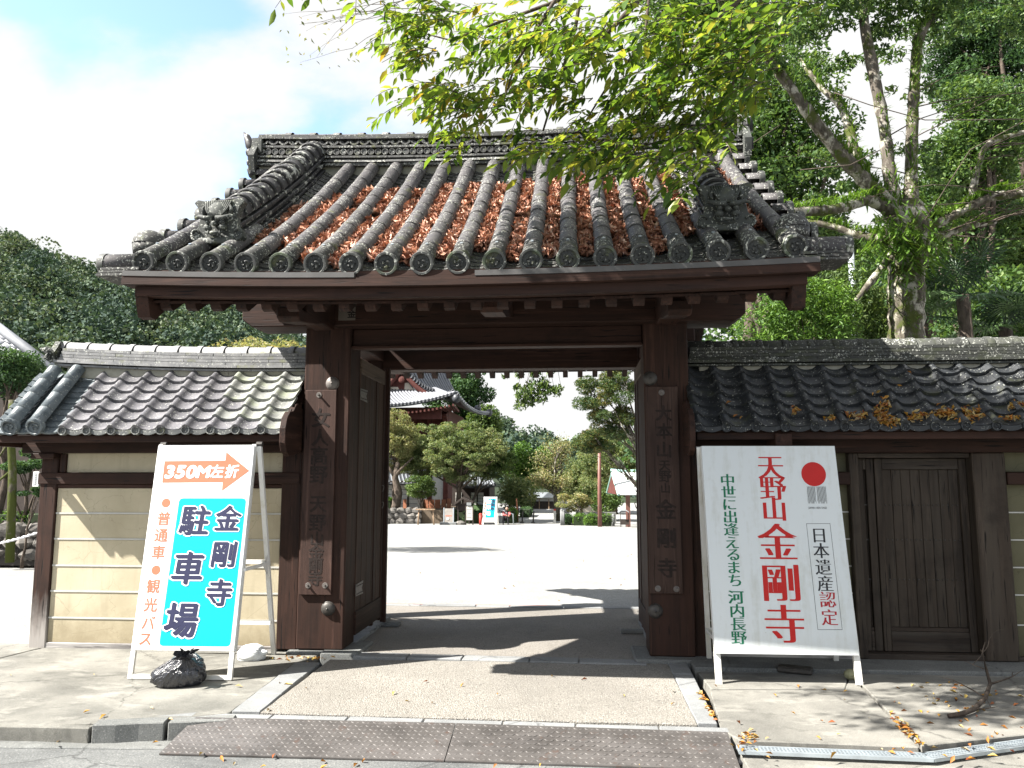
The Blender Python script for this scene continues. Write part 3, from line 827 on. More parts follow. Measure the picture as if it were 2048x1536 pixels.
# pan tiles between the rows
def pan_mesh(w, L, depth, t=.02, seg=8):
    m = MB(); vs = []; n = seg + 1
    for zt in (0, -t):
        for y in (0, L):
            for k in range(n):
                u = -1 + 2 * k / seg; vs.append((u * w / 2, y, -depth * (1 - u * u) + zt))
    fs = []
    for k in range(seg):
        fs.append((k, n + k, n + k + 1, k + 1)); fs.append((2 * n + k, 2 * n + k + 1, 3 * n + k + 1, 3 * n + k)); fs.append((k, k + 1, 2 * n + k + 1, 2 * n + k))
    m.add(vs, fs)
    return m.mesh('pan_tile')
me_pan = pan_mesh(PIT * .95, .22, .046, .02); me_pan.shade_smooth(); me_pan.materials.append(T_EDGE)
try: me_pan.set_sharp_from_angle(angle=radians(40))
except Exception: pass
NP = 30; SP = SLEN / NP
XCOL = [(ROWX[i] + ROWX[i + 1]) / 2 for i in range(NR - 1)]
for i, x in enumerate(XCOL):
    for k in list(range(0, 7)) + list(range(22, NP)):
        if i in (1, 16) and k > 5: continue
        link('pan_tile', me_pan, G, slopeM(x + random.uniform(-.004, .004), k * SP - .02 + random.uniform(-.006, .006), -.018 + random.uniform(-.003, .003), -.10 + random.uniform(-.015, .015)))
src = me_pan
sv = np.array([v.co[:] for v in src.vertices]); sf = [tuple(p.vertices) for p in src.polygons]
m = MB()
for i, x in enumerate(XCOL):
    for k in range(7, 22):
        M = slopeM(x, k * SP - .02 + random.uniform(-.006, .006), -.018, -.10 + random.uniform(-.015, .015))
        A = np.array(M); V = sv @ A[:3, :3].T + A[:3, 3]
        m.add(V, sf)
o = m.build('pan_tile_field', T_EDGE, G, True, fix=False); o['kind'] = 'stuff'
# rear slope: the same tiles, joined
m = MB()
sv2 = np.array([v.co[:] for v in me_rt.vertices]); sf2 = [tuple(p.vertices) for p in me_rt.polygons]
for i, x in enumerate(ROWX):
    for k in range(NSEG):
        A = np.array(slopeM(x, k * ST, 0, 0, True)); m.add(sv2 @ A[:3, :3].T + A[:3, 3], sf2)
for i, x in enumerate(XCOL):
    for k in range(0, 16):
        A = np.array(slopeM(x, k * SLEN / 16 - .02, -.018, -.10, True)); m.add(sv @ A[:3, :3].T + A[:3, 3], sf)
o = m.build('rear_tile_field', T_GATE, G, True, fix=False); o['kind'] = 'stuff'

# verge tiles lying across the gable edges, discs facing outwards
XL, XR = -3.40, 1.705
def side_tile(sgn, y, z, L=.30, r=.082):
    x0 = (XL if sgn < 0 else XR)
    m = MB()
    M = frame(Vector((x0 - sgn * .02, y, z)), Vector((0, -sgn * -1, 0)), Vector((sgn, 0, 0)), Vector((0, 0, 1)))
    me = half_round(L, r, r, 14, deg=179 if L > .3 else 100)
    vs = [tuple(M @ v.co) for v in me.vertices]
    m.add(vs, [tuple(p.vertices) for p in me.polygons]); bpy.data.meshes.remove(me)
    o = m.build('verge_tile', T_GATE, G, True)
    d = link('verge_disc', me_disc, G, frame(Vector((x0 - sgn * .02 + sgn * L, y, z)), Vector((0, sgn, 0)), Vector((-sgn, 0, 0)), Vector((0, 0, 1))))
for sgn in (-1, 1):
    side_tile(sgn, 5.62, 3.27 if sgn < 0 else 3.27, .31)
    for k in range(1, 9):
        y = 5.62 + k * .295
        side_tile(sgn, y, ax(XL, y) - .055, .16, .070)
    # pans below the corner
    m = MB()
    for j in range(3):
        m.box((XL - .02) if sgn < 0 else XR - .1, (XL + .1) if sgn < 0 else XR + .02, EY - .02, 5.6, 3.12 + j * .03, 3.14 + j * .03)
        x0, x1 = ((XL - .24, XL - .02) if sgn < 0 else (XR + .02, XR + .24))
        m.box(x0, x1, EY - .02 + j * .025, 5.75, 3.125 + j * .03 + .012, 3.143 + j * .03 + .012)
    m.build('corner_pan_tile', T_EDGE, G)
    # domed corner piece
    xx = onY(298, 490, 5.78)[0] if sgn < 0 else onY(1584, 465, 5.78)[0]
    m = MB(); m.sphere((xx, 5.80, ax(xx, 5.8) + .015), .135, 22, 9, (1, 1.05, .92), half=True)
    m.tube([(xx, 5.80, ax(xx, 5.8) - .06), (xx, 5.80, ax(xx, 5.8) + .02)], [.125, .137], 22)
    m.build('corner_dome', T_EDGE, G, True, fix=False)

# ------------------------------------------------ descending ridges with ornaments
me_cap = half_round(.235, .128, .112, 14, .02, 95, lip=.006); me_cap.shade_smooth(); me_cap.materials.append(T_DESC)
me_ns = MB().cbox(-.135, .135, 0, .29, 0, .030, .004).mesh('ridge_course_tile'); me_ns.materials.append(T_DESC)
me_ns2 = MB().cbox(-.10, .10, 0, .29, 0, .030, .004).mesh('ridge_course_tile'); me_ns2.materials.append(T_DESC)
def oni_tile(name, c, sc, face=-1, mat=T_STONE, parent=None):
    """ridge-end ornament: flared plate, fluted forehead, brows with horns, curls at the sides and a plinth"""
    q = sc; cx, cy, cz = c
    def P(a, b): return (cx + a * q, cz + b * q)
    out = [(-.52, 0), (-.60, .10), (-.57, .24), (-.46, .33), (-.42, .55), (-.50, .80), (-.58, .90), (-.50, .97), (-.30, .93), (0, .95), (.30, .95), (.50, 1.0), (.60, .92), (.50, .80), (.42, .55), (.46, .33), (.57, .24), (.60, .10), (.52, 0)]
    m = MB(); m.prism([P(a, b) for a, b in out], cy, cy + .22 * q)
    o = m.build(name, mat, parent)
    bv = o.modifiers.new('b', 'BEVEL'); bv.width = .018 * q; bv.segments = 2; bv.limit_method = 'ANGLE'
    WORLD[o.name] = Matrix.Identity(4)
    m = MB()
    # fluted forehead fan
    for k in range(13):
        a = -.26 + .52 * k / 12
        m.tube([(cx + a * 1.15 * q, cy - .01 * q, cz + .93 * q), (cx + a * .95 * q, cy - .09 * q, cz + .72 * q), (cx + a * .45 * q, cy - .17 * q, cz + .50 * q)], [.020 * q, .024 * q, .018 * q], 5)
    m.sphere((cx, cy - .05 * q, cz + .62 * q), .20 * q, 14, 8, (1.15, .55, 1.35))
    # brows
    for s in (-1, 1):
        m.tube([(cx + s * .04 * q, cy - .20 * q, cz + .47 * q), (cx + s * .20 * q, cy - .20 * q, cz + .46 * q), (cx + s * .36 * q, cy - .16 * q, cz + .52 * q), (cx + s * .50 * q, cy - .12 * q, cz + .50 * q)], [.05 * q, .06 * q, .05 * q, .008 * q], 8)
        m.sphere((cx + s * .17 * q, cy - .16 * q, cz + .38 * q), .06 * q, 10, 6)
        m.sphere((cx + s * .17 * q, cy - .12 * q, cz + .27 * q), .10 * q, 10, 6, (1, .8, .8))
        # horn ears
        m.tube([(cx + s * .30 * q, cy - .03 * q, cz + .60 * q), (cx + s * .33 * q, cy - .07 * q, cz + .74 * q), (cx + s * .27 * q, cy - .04 * q, cz + .84 * q)], [.05 * q, .04 * q, .012 * q], 8)
        # side curls
        pts = []; rad = []
        for j in range(12):
            t = j / 11; an = t * 4.6; rr_ = .17 * (1 - t * .75)
            pts.append((cx + s * (.46 + rr_ * sin(an)) * q, cy - .03 * q, cz + (.17 - rr_ * cos(an)) * q)); rad.append((.035 - .016 * t) * q)
        m.tube(pts, rad, 7)
    m.sphere((cx, cy - .19 * q, cz + .34 * q), .065 * q, 10, 6, (1.1, 1, .9))
    m.tube([(cx - .22 * q, cy - .11 * q, cz + .17 * q), (cx, cy - .17 * q, cz + .13 * q), (cx + .22 * q, cy - .11 * q, cz + .17 * q)], [.03 * q, .045 * q, .03 * q], 8)
    for s in (-1, 1): m.tube([(cx + s * .13 * q, cy - .17 * q, cz + .18 * q), (cx + s * .14 * q, cy - .20 * q, cz + .08 * q)], [.022 * q, .006 * q], 6)
    m.cbox(cx - .42 * q, cx + .42 * q, cy - .08 * q, cy + .1 * q, cz - .08 * q, cz + .06 * q, .02 * q)
    m.build('carved_face', mat, o, True, fix=False)
    return o
for sgn, xd in ((-1, ROWX[1] + PIT * .5), (1, ROWX[16] + PIT * .5)):
    s0, s1 = .52, SLEN - .02
    n = 14; st = (s1 - s0) / n
    for k in range(n):
        link('ridge_cap_tile', me_cap, G, slopeM(xd, s0 + k * st - .01, .215 + random.uniform(-.003, .003), -.035))
    for l in range(6):
        nn_ = 10; o_ = (l % 2) * .14
        for k in range(nn_):
            M = slopeM(xd + random.uniform(-.003, .003), s0 + .03 + o_ + k * (s1 - s0 - .06) / nn_, -.03 + l * .041)
            link('ridge_course_tile', me_ns if l % 2 == 0 else me_ns2, G, M)
    y, th = atS(s0)
    oc = onY(437, 470, y - .10) if sgn < 0 else onY(1452, 455, y - .10)
    oni_tile('ridge_end_ornament', (xd, y - .10, ax(xd, y) + .0), .36, parent=G)

# ------------------------------------------------ main ridge
RX0, RX1 = -3.50, 1.80
def rz(x): return .0095 * (x - XC) ** 2
FY = 7.98                   # front face of the ridge
def ridge_strip(z0, z1, proud, n, name, mat, seed, tilt=0.0, yback=8.32, off=0.0):
    r = random.Random(seed); L = (RX1 - RX0) / n
    for k in range(-1 if off else 0, n):
        a = max(RX0, RX0 + (k + off) * L); b = min(RX1, RX0 + (k + 1 + off) * L) - .003
        if b - a < .03: continue
        za, zb = rz(a), rz(b); j = r.uniform(-.003, .003)
        y0 = FY - proud + j
        m = MB(); B = Z0 = 4.955
        m.add([(a, y0, B + z0 + za), (b, y0, B + z0 + zb), (b, yback, B + z0 + zb), (a, yback, B + z0 + za),
               (a, y0 + tilt, B + z1 + za), (b, y0 + tilt, B + z1 + zb), (b, yback, B + z1 + zb), (a, yback, B + z1 + za)],
              [(0, 3, 2, 1), (4, 5, 6, 7), (0, 1, 5, 4), (1, 2, 6, 5), (2, 3, 7, 6), (3, 0, 4, 7)])
        finish(name, m.mesh(name), mat, G)
ridge_strip(-.10, .045, -.02, 8, 'ridge_mortar_band', PMORT, 1)
ridge_strip(.045, .072, .035, 17, 'ridge_strip_tile', T_RIDGE, 2)
ridge_strip(.080, .13, .05, 16, 'ridge_strip_tile', T_RIDGE, 3, .045, off=.4)
ridge_strip(.138, .160, .028, 18, 'ridge_strip_tile', T_RIDGE, 4)
ridge_strip(.160, .252, -.03, 6, 'ridge_back_band', T_DESC, 5)
ridge_strip(.252, .276, .034, 17, 'ridge_strip_tile', T_RIDGE, 6, off=.5)
ridge_strip(.276, .352, -.03, 6, 'ridge_back_band', T_DESC, 7)
ridge_strip(.352, .374, .040, 18, 'ridge_strip_tile', T_RIDGE, 8)
ridge_strip(.378, .405, .025, 17, 'ridge_strip_tile', T_RIDGE, 9, off=.5)
m = MB(); B = 4.955
m.tube([(0, 0, 0), (0, .05, 0)], [.036, .036], 16); m.tube([(0, -.006, 0), (0, .0, 0)], [.030, .036], 16)
me_ci = MB()
vs = []; R_ = [(.0, .0), (.026, .0), (.028, -.006), (.036, -.006), (.037, .04)]
seg = 16; fs = []
for r_, y_ in R_[1:]:
    for k in range(seg): a = 2 * pi * k / seg; vs.append((r_ * sin(a), y_, r_ * cos(a)))
for j in range(3):
    for k in range(seg): k2 = (k + 1) % seg; fs.append((j * seg + k, j * seg + k2, (j + 1) * seg + k2, (j + 1) * seg + k))
fs.append(tuple(range(seg))); me_ci.add(vs, fs); me_ci = me_ci.mesh('ridge_round'); me_ci.materials.append(T_RIDGE)
NC = 68
for k in range(NC):
    x = RX0 + (k + .5) * (RX1 - RX0) / NC
    link('ridge_round', me_ci, G, Matrix.Translation((x, FY - .022, B + .206 + rz(x))))
me_wv = MB()
def arc(m, w, r, t, cz, flip=1, y0=-.02, y1=.02, n=8):
    vs = []; fs = []
    for k in range(n + 1):
        a = radians(205 + 130 * k / n) if flip > 0 else radians(25 + 130 * k / n)
        for rr_ in (r, r - t):
            for y in (y0, y1): vs.append((rr_ * cos(a), y, cz + rr_ * sin(a)))
    for k in range(n):
        b_ = k * 4; c_ = b_ + 4
        fs += [(b_, c_, c_ + 2, b_ + 2), (b_ + 1, b_ + 3, c_ + 3, c_ + 1), (b_, b_ + 1, c_ + 1, c_), (b_ + 2, c_ + 2, c_ + 3, b_ + 3)]
    m.add(vs, fs)
arc(me_wv, .1, .062, .017, .032)
me_wv = me_wv.mesh('ridge_wave'); me_wv.materials.append(T_RIDGE)
NW = 46
me_w2 = MB(); arc(me_w2, .1, .062, .017, -.038, -1, -.004, .02); me_w2 = me_w2.mesh('ridge_wave'); me_w2.materials.append(T_DESC)
for k in range(NW):
    x = RX0 + (k + .5) * (RX1 - RX0) / NW
    link('ridge_wave', me_wv, G, Matrix.Translation((x, FY - .012, B + .312 + rz(x))))
    if k: link('ridge_wave', me_w2, G, Matrix.Translation((x - .5 * (RX1 - RX0) / NW, FY - .006, B + .326 + rz(x))))
me_tc = half_round(.285, .105, .105, 12, .02, 90); me_tc.shade_smooth(); me_tc.materials.append(T_RIDGE)
me_tb = half_round(.075, .128, .128, 12, .02, 80); me_tb.shade_smooth(); me_tb.materials.append(T_RIDGE)
for k in range(19):
    L = (RX1 - RX0) / 19; x = RX0 + k * L
    M = frame(Vector((x, 8.15, B + .385 + rz(x))), Vector((0, -1, 0)), Vector((1, 0, 2 * .0095 * (x - XC))).normalized(), Vector((0, 0, 1)))
    link('ridge_top_tile', me_tc, G, M)
    link('ridge_top_collar', me_tb, G, frame(Vector((x + L * .93, 8.15, B + .378 + rz(x + L))), Vector((0, -1, 0)), Vector((1, 0, 0)), Vector((0, 0, 1))))
# ridge ends
for sgn in (-1, 1):
    xe = RX0 if sgn < 0 else RX1; zb = B + rz(xe)
    m = MB()
    m.prism([(7.88, zb - .06), (7.84, zb + .12), (7.93, zb + .26), (7.94, zb + .36), (8.15, zb + .40), (8.36, zb + .36), (8.37, zb + .26), (8.46, zb + .12), (8.42, zb - .06)], xe, xe + sgn * .07, 'x')
    m.cbox(min(xe, xe - sgn * .05), max(xe, xe - sgn * .05), 7.93, 7.99, zb + .18, zb + .36, .008)
    o = m.build('ridge_end_plate', T_STONE, G)
    m = MB()
    if sgn < 0:
        m.tube([(xe - .06, 8.02, zb + .22), (xe - .13, 8.02, zb + .32), (xe - .17, 8.02, zb + .42), (xe - .21, 8.02, zb + .47)], [.06, .055, .035, .004], 8)
        m.sphere((xe - .10, 7.97, zb + .20), .05, 10, 6); m.sphere((xe - .09, 7.97, zb + .08), .045, 10, 6)
        m.tube([(xe - .03, 7.90, zb - .10), (xe - .07, 7.92, zb - .02), (xe - .05, 7.95, zb + .06)], [.04, .035, .02], 8)
    else:
        m.cyl((xe + .07, 8.0, zb + .33), (1, -.2, 0), .085, .10, 16); m.cyl((xe + .07, 8.0, zb + .12), (1, -.2, 0), .065, .10, 14)
    m.build('ridge_end_curl', T_DESC, G, True, fix=False)

# ------------------------------------------------ boards, fascia, bargeboards, rafters
def cx_(x): return (.0088 if x < XC else .0066) * (x - XC) ** 2
def bent_board(name, x0, x1, y0, y1, z0, z1, mat, n=24, taper=0.0):
    m = MB(); vs = []
    for i in range(n + 1):
        x = x0 + (x1 - x0) * i / n; c = cx_(x)
        vs += [(x, y0, z0 + c), (x, y1, z0 + c), (x, y1, z1 + c), (x, y0, z1 + c)]
    fs = [(0, 1, 2, 3), (n * 4 + 3, n * 4 + 2, n * 4 + 1, n * 4)]
    for i in range(n):
        b = i * 4
        for k in range(4): k2 = (k + 1) % 4; fs.append((b + k, b + 4 + k, b + 4 + k2, b + k2))
    m.add(vs, fs); return m.build(name, mat, G)
# flashing strip under the tiles (three lengths), lath, two fascia boards
LEAD = plain('grey_lead_strip', (.085, .082, .080), .6, var=.15)
for a, b in ((XL - .02, -1.62), (-.72, XR + .03)): bent_board('lead_strip', a, b, EY - .035, EY + .02, 3.072, 3.112, LEAD, 14)
bent_board('tile_lath', XL, XR, EY - .0, EY + .08, 3.075, 3.13, WX, 18)
bent_board('fascia_board', -3.425, 1.735, 5.44, 5.60, 3.008, 3.070, WX)
bent_board('fascia_board', -3.335, 1.66, 5.50, 5.60, 2.935, 3.006, WX)
def under(Y): return 2.872 + .62 * (min(Y, 16.3 - Y) - 5.70)     # bottom of the rafters
me_raf = MB().prism([(5.655, under(5.70) + .01), (5.615, under(5.70) + .085), (RY, under(RY) + .095), (RY, under(RY)), (5.70, under(5.70))], -.041, .041, 'x').mesh('rafter'); fix_normals(me_raf); me_raf.materials.append(WY)
me_rafb = MB().prism([(10.65, under(10.6) + .125), (10.67, under(10.6) + .20), (RY, under(RY) + .16), (RY, under(RY) + .07), (10.6, under(10.6) + .115)], -.034, .034, 'x').mesh('rear_rafter'); fix_normals(me_rafb); me_rafb.materials.append(WY)
nraf = 24
for i in range(nraf):
    x = -3.18 + (1.50 + 3.18) * i / (nraf - 1)
    link('rafter', me_raf, G, Matrix.Translation((x, 0, cx_(x) * .8)))
    link('rear_rafter', me_rafb, G, Matrix.Translation((x, 0, cx_(x) * .5)))
# sheathing boards over the rafters, with slim joints
m = MB()
for i in range(20):
    x0 = XL + .03 + i * (XR - XL - .06) / 20; x1 = x0 + (XR - XL - .06) / 20 - .003
    c = cx_((x0 + x1) / 2)
    for f, g, e0, e1 in ((5.60, RY, .10, .10), (RY + .003, 10.64, .166, .222)):
        z0, z1 = under(f) + e0 + c * .8, under(g) + e1 + c * .8
        m.add([(x0, f, z0), (x1, f, z0), (x1, g, z1), (x0, g, z1), (x0, f, z0 + .02), (x1, f, z0 + .02), (x1, g, z1 + .02), (x0, g, z1 + .02)],
              [(0, 3, 2, 1), (4, 5, 6, 7), (0, 1, 5, 4), (1, 2, 6, 5), (2, 3, 7, 6), (3, 0, 4, 7)])
o = m.build('roof_sheathing', WY, G, fix=False)
# bed under the tiles so that no light passes between them
m = MB(); vs = []; ns = 16
for sgnb in (0, 1):
    vs = []
    for j in range(ns + 1):
        y = EY + .03 + (RY - EY - .03) * j / ns
        for x in np.linspace(XL + .02, XR - .02, 9): vs.append((x, 2 * RY - y if sgnb else y, ax(x, y) - .082))
    m.add(vs, [(j * 9 + i, j * 9 + i + 1, (j + 1) * 9 + i + 1, (j + 1) * 9 + i) for j in range(ns) for i in range(8)])
m.build('clay_bed', T_DESC, G, fix=False)
bent_board('rear_fascia_board', -3.42, 1.73, 10.50, 10.60, under(10.6) + .215, under(10.6) + .30, WX)
# gable walls and bargeboards
for sgn in (-1, 1):
    xg = -3.36 if sgn < 0 else 1.66
    prof = [];
    ysg = np.linspace(5.56, 2 * RY - 5.56, 25)
    top = [(y, ax(xg, y) - .085) for y in ysg]
    bot = [(y, max(ax(xg, y) - .30 - .10 * (abs(y - RY) < .1), ax(xg, y) - .36 if abs(y - RY) > 2.45 else -9)) for y in ysg]
    m = MB(); vs = []; fs = []
    n = len(top)
    for x in (xg, xg + sgn * -.055):
        vs += [(x, y, z) for y, z in top] + [(x, y, z) for y, z in bot]
    for i in range(n - 1):
        fs += [(i, i + 1, n + i + 1, n + i), (2 * n + i, 3 * n + i, 3 * n + i + 1, 2 * n + i + 1), (i, 2 * n + i, 2 * n + i + 1, i + 1), (n + i, n + i + 1, 3 * n + i + 1, 3 * n + i)]
    fs += [(0, n, 3 * n, 2 * n), (n - 1, 3 * n - 1, 4 * n - 1, 2 * n - 1)]
    m.add(vs, fs); m.build('bargeboard', WY, G)
    # deep shaped foot of the bargeboard
    c = cx_(xg)
    m = MB(); m.prism([(5.52, 3.01 + c), (5.52, 2.95 + c), (5.58, 2.78 + c), (5.66, 2.775 + c), (5.92, 2.98 + c), (6.15, 3.15 + c), (6.15, 3.24 + c), (5.6, 3.03 + c)], xg, xg - sgn * .10, 'x')
    m.build('bargeboard_foot', WY, G)
    # gable infill boards
    xi = -2.85 if sgn < 0 else 1.18
    m = MB(); m.prism([(6.6, under(6.6) + .12)] + [(y, ax(xi, y) - .12) for y in np.linspace(6.6, 9.7, 12)] + [(9.7, under(9.7) + .12), (RY, under(RY) + .12)], xi, xi + .03, 'x')
    m.build('gable_infill', WZ, G)

# ------------------------------------------------ frame
m = MB(); m.cbox(-2.600, -2.150, 7.17, 7.52, .03, 3.40, .012); PL = m.build('pillar', WZ, G)
m = MB(); m.cbox(.640, 1.048, 7.15, 7.50, .03, 3.40, .012); PR = m.build('pillar', WZ, G)
for x in (-2.42, .86):
    MB().cbox(x - .13, x + .13, 8.92, 9.18, .03, 3.3, .01).build('rear_pillar', WZ, G)
MB().cbox(-2.34, -1.98, 7.08, 7.62, -.1, .03, .015).build('base_stone', GRAND, G)
MB().cbox(.50, 1.20, 7.03, 7.60, -.1, .03, .015).build('base_stone', GRAND, G)
MB().cbox(-2.68, -2.09, 7.13, 7.60, -.1, .022, .015).build('base_stone', GRAND, G)
# beams
m = MB(); vs = []
b0, b1 = -3.19, 1.565
m.prism([(b0, 3.315), (b0, 3.12), (b0 + .10, 3.045), (b1 - .10, 3.035), (b1, 3.10), (b1, 3.31)], 7.04, 7.42)
o = m.build('main_lintel', WX, G); bv = o.modifiers.new('b', 'BEVEL'); bv.width = .01; bv.limit_method = 'ANGLE'
MB().cbox(-2.148, .638, 7.22, 7.42, 2.86, 3.04, .008).build('door_lintel', WX, G)
MB().cbox(-2.148, .638, 7.19, 7.30, 2.845, 2.872, .004).build('lintel_lip', WX, G)
MB().cbox(-2.9, 1.3, 8.94, 9.16, 2.885, 3.19, .01).build('rear_lintel', WX, G)
MB().cbox(-3.0, 1.4, 8.97, 9.13, 3.19, 3.34, .01).build('rear_beam', WX, G)
MB().cbox(-3.0, 1.40, 6.20, 6.34, 3.10, 3.20, .008).build('front_purlin', WX, G)
MB().cbox(-3.0, 1.40, 10.0, 10.12, 3.08, 3.18, .008).build('rear_purlin', WX, G)
MB().cbox(-3.2, 1.52, 8.08, 8.22, 4.22, 4.40, .008).build('ridge_purlin', WX, G)
for x, w in ((-2.375, .095), (.845, .095)):
    m = MB(); m.prism([(6.10, 3.015), (6.10, 2.93), (6.16, 2.90), (6.55, 2.955), (6.75, 3.0), (7.05, 3.0), (7.05, 3.30), (6.3, 3.30), (6.3, 3.016)], x - w, x + w, 'x')
    o = m.build('bracket_arm', WY, G); bv = o.modifiers.new('b', 'BEVEL'); bv.width = .008; bv.limit_method = 'ANGLE'
    MB().cbox(x - .10, x + .10, 7.45, 10.1, 2.99, 3.2, .01).build('side_beam', WY, G)
# projecting strut at the middle of the beam
m = MB(); m.prism([(5.98, 3.02), (5.98, 2.955), (6.03, 2.925), (6.35, 2.955), (7.05, 3.1), (7.05, 3.3), (6.12, 3.3), (6.12, 3.02)], -.75, -.57, 'x'); m.build('bracket_arm', WY, G)
# small pasted votive slip on the beam
sl = MB(); sl.box(*sorted([onY(677, 630, 7.04)[0], onY(711, 630, 7.04)[0]]), 7.036, 7.0385, onY(690, 641, 7.04)[2], onY(690, 614, 7.04)[2])
sl = sl.build('votive_slip', plain('old_paper', (.14, .12, .10), .9), None)
tag(sl, 'small faded paper slip with brushed characters pasted on the lintel above the left pillar', 'paper slip')

# nail covers on the pillars
m = MB(); m.sphere((0, 0, 0), .062, 20, 7, (1, 1, .55), half=True); m.tube([(0, 0, -.006), (0, 0, .002)], [.066, .066], 20); m.sphere((0, 0, .03), .012, 8, 4)
me = m.mesh('nail_cover'); me.shade_smooth(); me.materials.append(M_IRONG)
me2 = me.copy(); me2.materials.clear(); me2.materials.append(M_IRON)
for px, py, mm in ((665, 767, me), (656, 1217, me2), (1300, 757, me2), (1311, 1222, me2)):
    p = onY(px, py, 7.165 if px < 1000 else 7.145)
    link('nail_cover', mm, G, frame(Vector(p), Vector((1, 0, 0)), Vector((0, 0, 1)), Vector((0, -1, 0))))
# iron spurs: nameplate pins are parts of the plates, see below

# ------------------------------------------------ door leaves, folded back to the inside
def leaf_door(xf, y0, y1, side, label):
    """xf: face towards the opening; side +1 when the face looks to +x"""
    d = thing('gate_door', label, 'door', (xf, y0, 0), 'plank doors of the gate')
    t = -side * .055; zb, zt = .10, 2.80
    xs = sorted((xf - side * .006, xf + t))
    # planks
    n = 5; w = (y1 - y0 - .10) / n
    for i in range(n):
        a = y0 + .0 + i * w; MB().cbox(min(xf - side * .014, xf - side * .040), max(xf - side * .014, xf - side * .040), a + .002, a + w - .002, zb + .22, zt - .15, .004).build('plank', WZG, d)
    # stiles (one in the middle, one at the free edge) and rails
    for a, b in ((y1 - .10, y1), (y1 - .42, y1 - .37)):
        MB().cbox(xs[0], xs[1], a, b, zb - .03, zt + (.0 if b < y1 else .02), .005).build('stile', WZ, d)
    MB().cbox(min(xf, xf + t), max(xf, xf + t), y0, y1 - .102, zt - .155, zt, .005).build('rail', wood('wood_rail_lighter', 1, (.045, .030, .022), (.095, .068, .050)), d)
    MB().cbox(min(xf, xf + t), max(xf, xf + t), y0, y1 - .102, zb, zb + .22, .005).build('rail', WY, d)
    # strap hinges with swallowtail ends
    for z in (zt - .36, zb + .42):
        m = MB(); h = .055
        m.prism([(y0 - .0, z - h), (y0 + .26, z - h * 1.15), (y0 + .21, z), (y0 + .26, z + h * 1.15), (y0 - .0, z + h)], xf - side * .012, xf - side * .006, 'x')
        o = m.build('strap_hinge', M_IRONG, d)
        m = MB()
        for k in range(6):
            for s in (-1, 1): m.sphere((xf - side * .005, y0 + .03 + k * .037, z + s * .038), .006, 6, 4)
        WORLD[o.name] = Matrix.Identity(4)
        m.build('rivet', M_IRON, o, fix=False)
    # hooks
    for z in (1.30, 1.48):
        m = MB(); pts = [(xf + side * (.004 + .02 * sin(a)), y1 - .16 + .05 * cos(a) * .5, z + .045 * sin(a * 1.0 - .6)) for a in np.linspace(0, 2.6, 7)]
        m.tube(pts, .005, 6); m.build('latch_hook', M_IRONG, d, True, fix=False)
    # upper shoe on the floor
    return d
leaf_door(-2.13, 7.50, 8.55, 1, 'left gate door folded inwards, showing dark planks, iron straps and a pale top rail')
leaf_door(.662, 7.50, 8.70, -1, 'right gate door folded inwards and seen nearly edge-on beside the right pillar')
MB().cbox(-2.16, -2.10, 8.54, 8.60, .0, 2.85, .006).build('door_stop_post', WZ, G)
m = MB(); m.cbox(-2.24, -1.93, 8.47, 8.60, .0, .035, .008); m.build('door_stop_stone', GRAND, G)
m = MB(); m.cbox(.45, .72, 8.30, 8.40, .0, .035, .008); m.build('door_stop_stone', GRAND, G)

# ------------------------------------------------ fallen leaves caught between the rows
r = np.random.default_rng(5)
P = []; 
def nz2(x, y, s):   # cheap smooth value noise
    return (np.sin(x * 3.1 * s + 1.3) * np.cos(y * 2.7 * s + .4) + np.sin(x * 5.3 * s + y * 4.1 * s + 2.0) * .6 + np.sin(y * 7.7 * s - x * 2.2 * s) * .4) / 2
NL = 52000
col = r.integers(0, NR - 1, NL); s_ = r.uniform(.05, SLEN, NL); dx_ = r.normal(0, .045, NL)
keep = np.ones(NL, bool)
xm = np.array(XCOL)[col]
lo = np.interp(col, [0, 1, 2, 3, 4, 5, 7, 9, 11, 12, 14, 15, 16, 17], [9, 9, .62, .50, .16, .12, .12, .30, .14, .14, .22, .55, 1.9, .75])
hi = np.interp(col, [2, 3, 4, 5, 6, 8, 10, 12, 15, 17], [1.9, 2.05, 2.35, 2.35, 2.35, 2.42, 2.45, 2.5, 2.5, 2.5])
ww = nz2(xm * 1.7, s_, 1.0) * .16
keep &= ~((nz2(xm * 9.1 + dx_ * 4, s_ * 3.3, 1.7) < -.42) & (r.uniform(0, 1, NL) < .88))
keep &= (s_ > lo + ww) & (s_ < hi + ww)
keep &= ~((col <= 1))
gap = ((col == 4) & (abs(s_ - 1.75) < .13)) | ((col == 5) & (abs(s_ - 1.45) < .12)) | ((col == 6) & (abs(s_ - 1.95) < .10)) | ((col == 9) & (s_ < .42)) | ((col == 3) & (abs(s_ - 2.02) < .08)) | ((col == 16) & (s_ < 1.9))
keep &= ~gap
keep &= abs(dx_) < .082
col, s_, dx_, xm = col[keep], s_[keep], dx_[keep], xm[keep]
yy = np.interp(s_, _S, _Y); zz = np.interp(s_, _S, _Z)
u_ = yy - EY
zc = .0103 * (xm - XC) ** 2 * np.maximum(.35, 1 - u_ * .28)
dens = np.clip(nz2(xm * 2, s_ * 2, 1.3) * .5 + .6, 0, 1)
lift = r.uniform(-.046, .004, len(s_)) * 1.0 + .014 * dens * (1 - (dx_ / .09) ** 2)
P = np.stack([xm + dx_, yy - lift * .5, zz + zc + lift], 1)
A, B2, N = rand_frames(len(P), r, .12)
me = leaf_mesh('fallen_leaves', P, .070, L_ROOF, r, .30, fold=.6, frames=(A, B2, N), jit=.55, cshift=np.clip(.48 + .30 * nz2(P[:, 0] * 2.3, P[:, 1] * 2.9, 1.9), .1, .9))
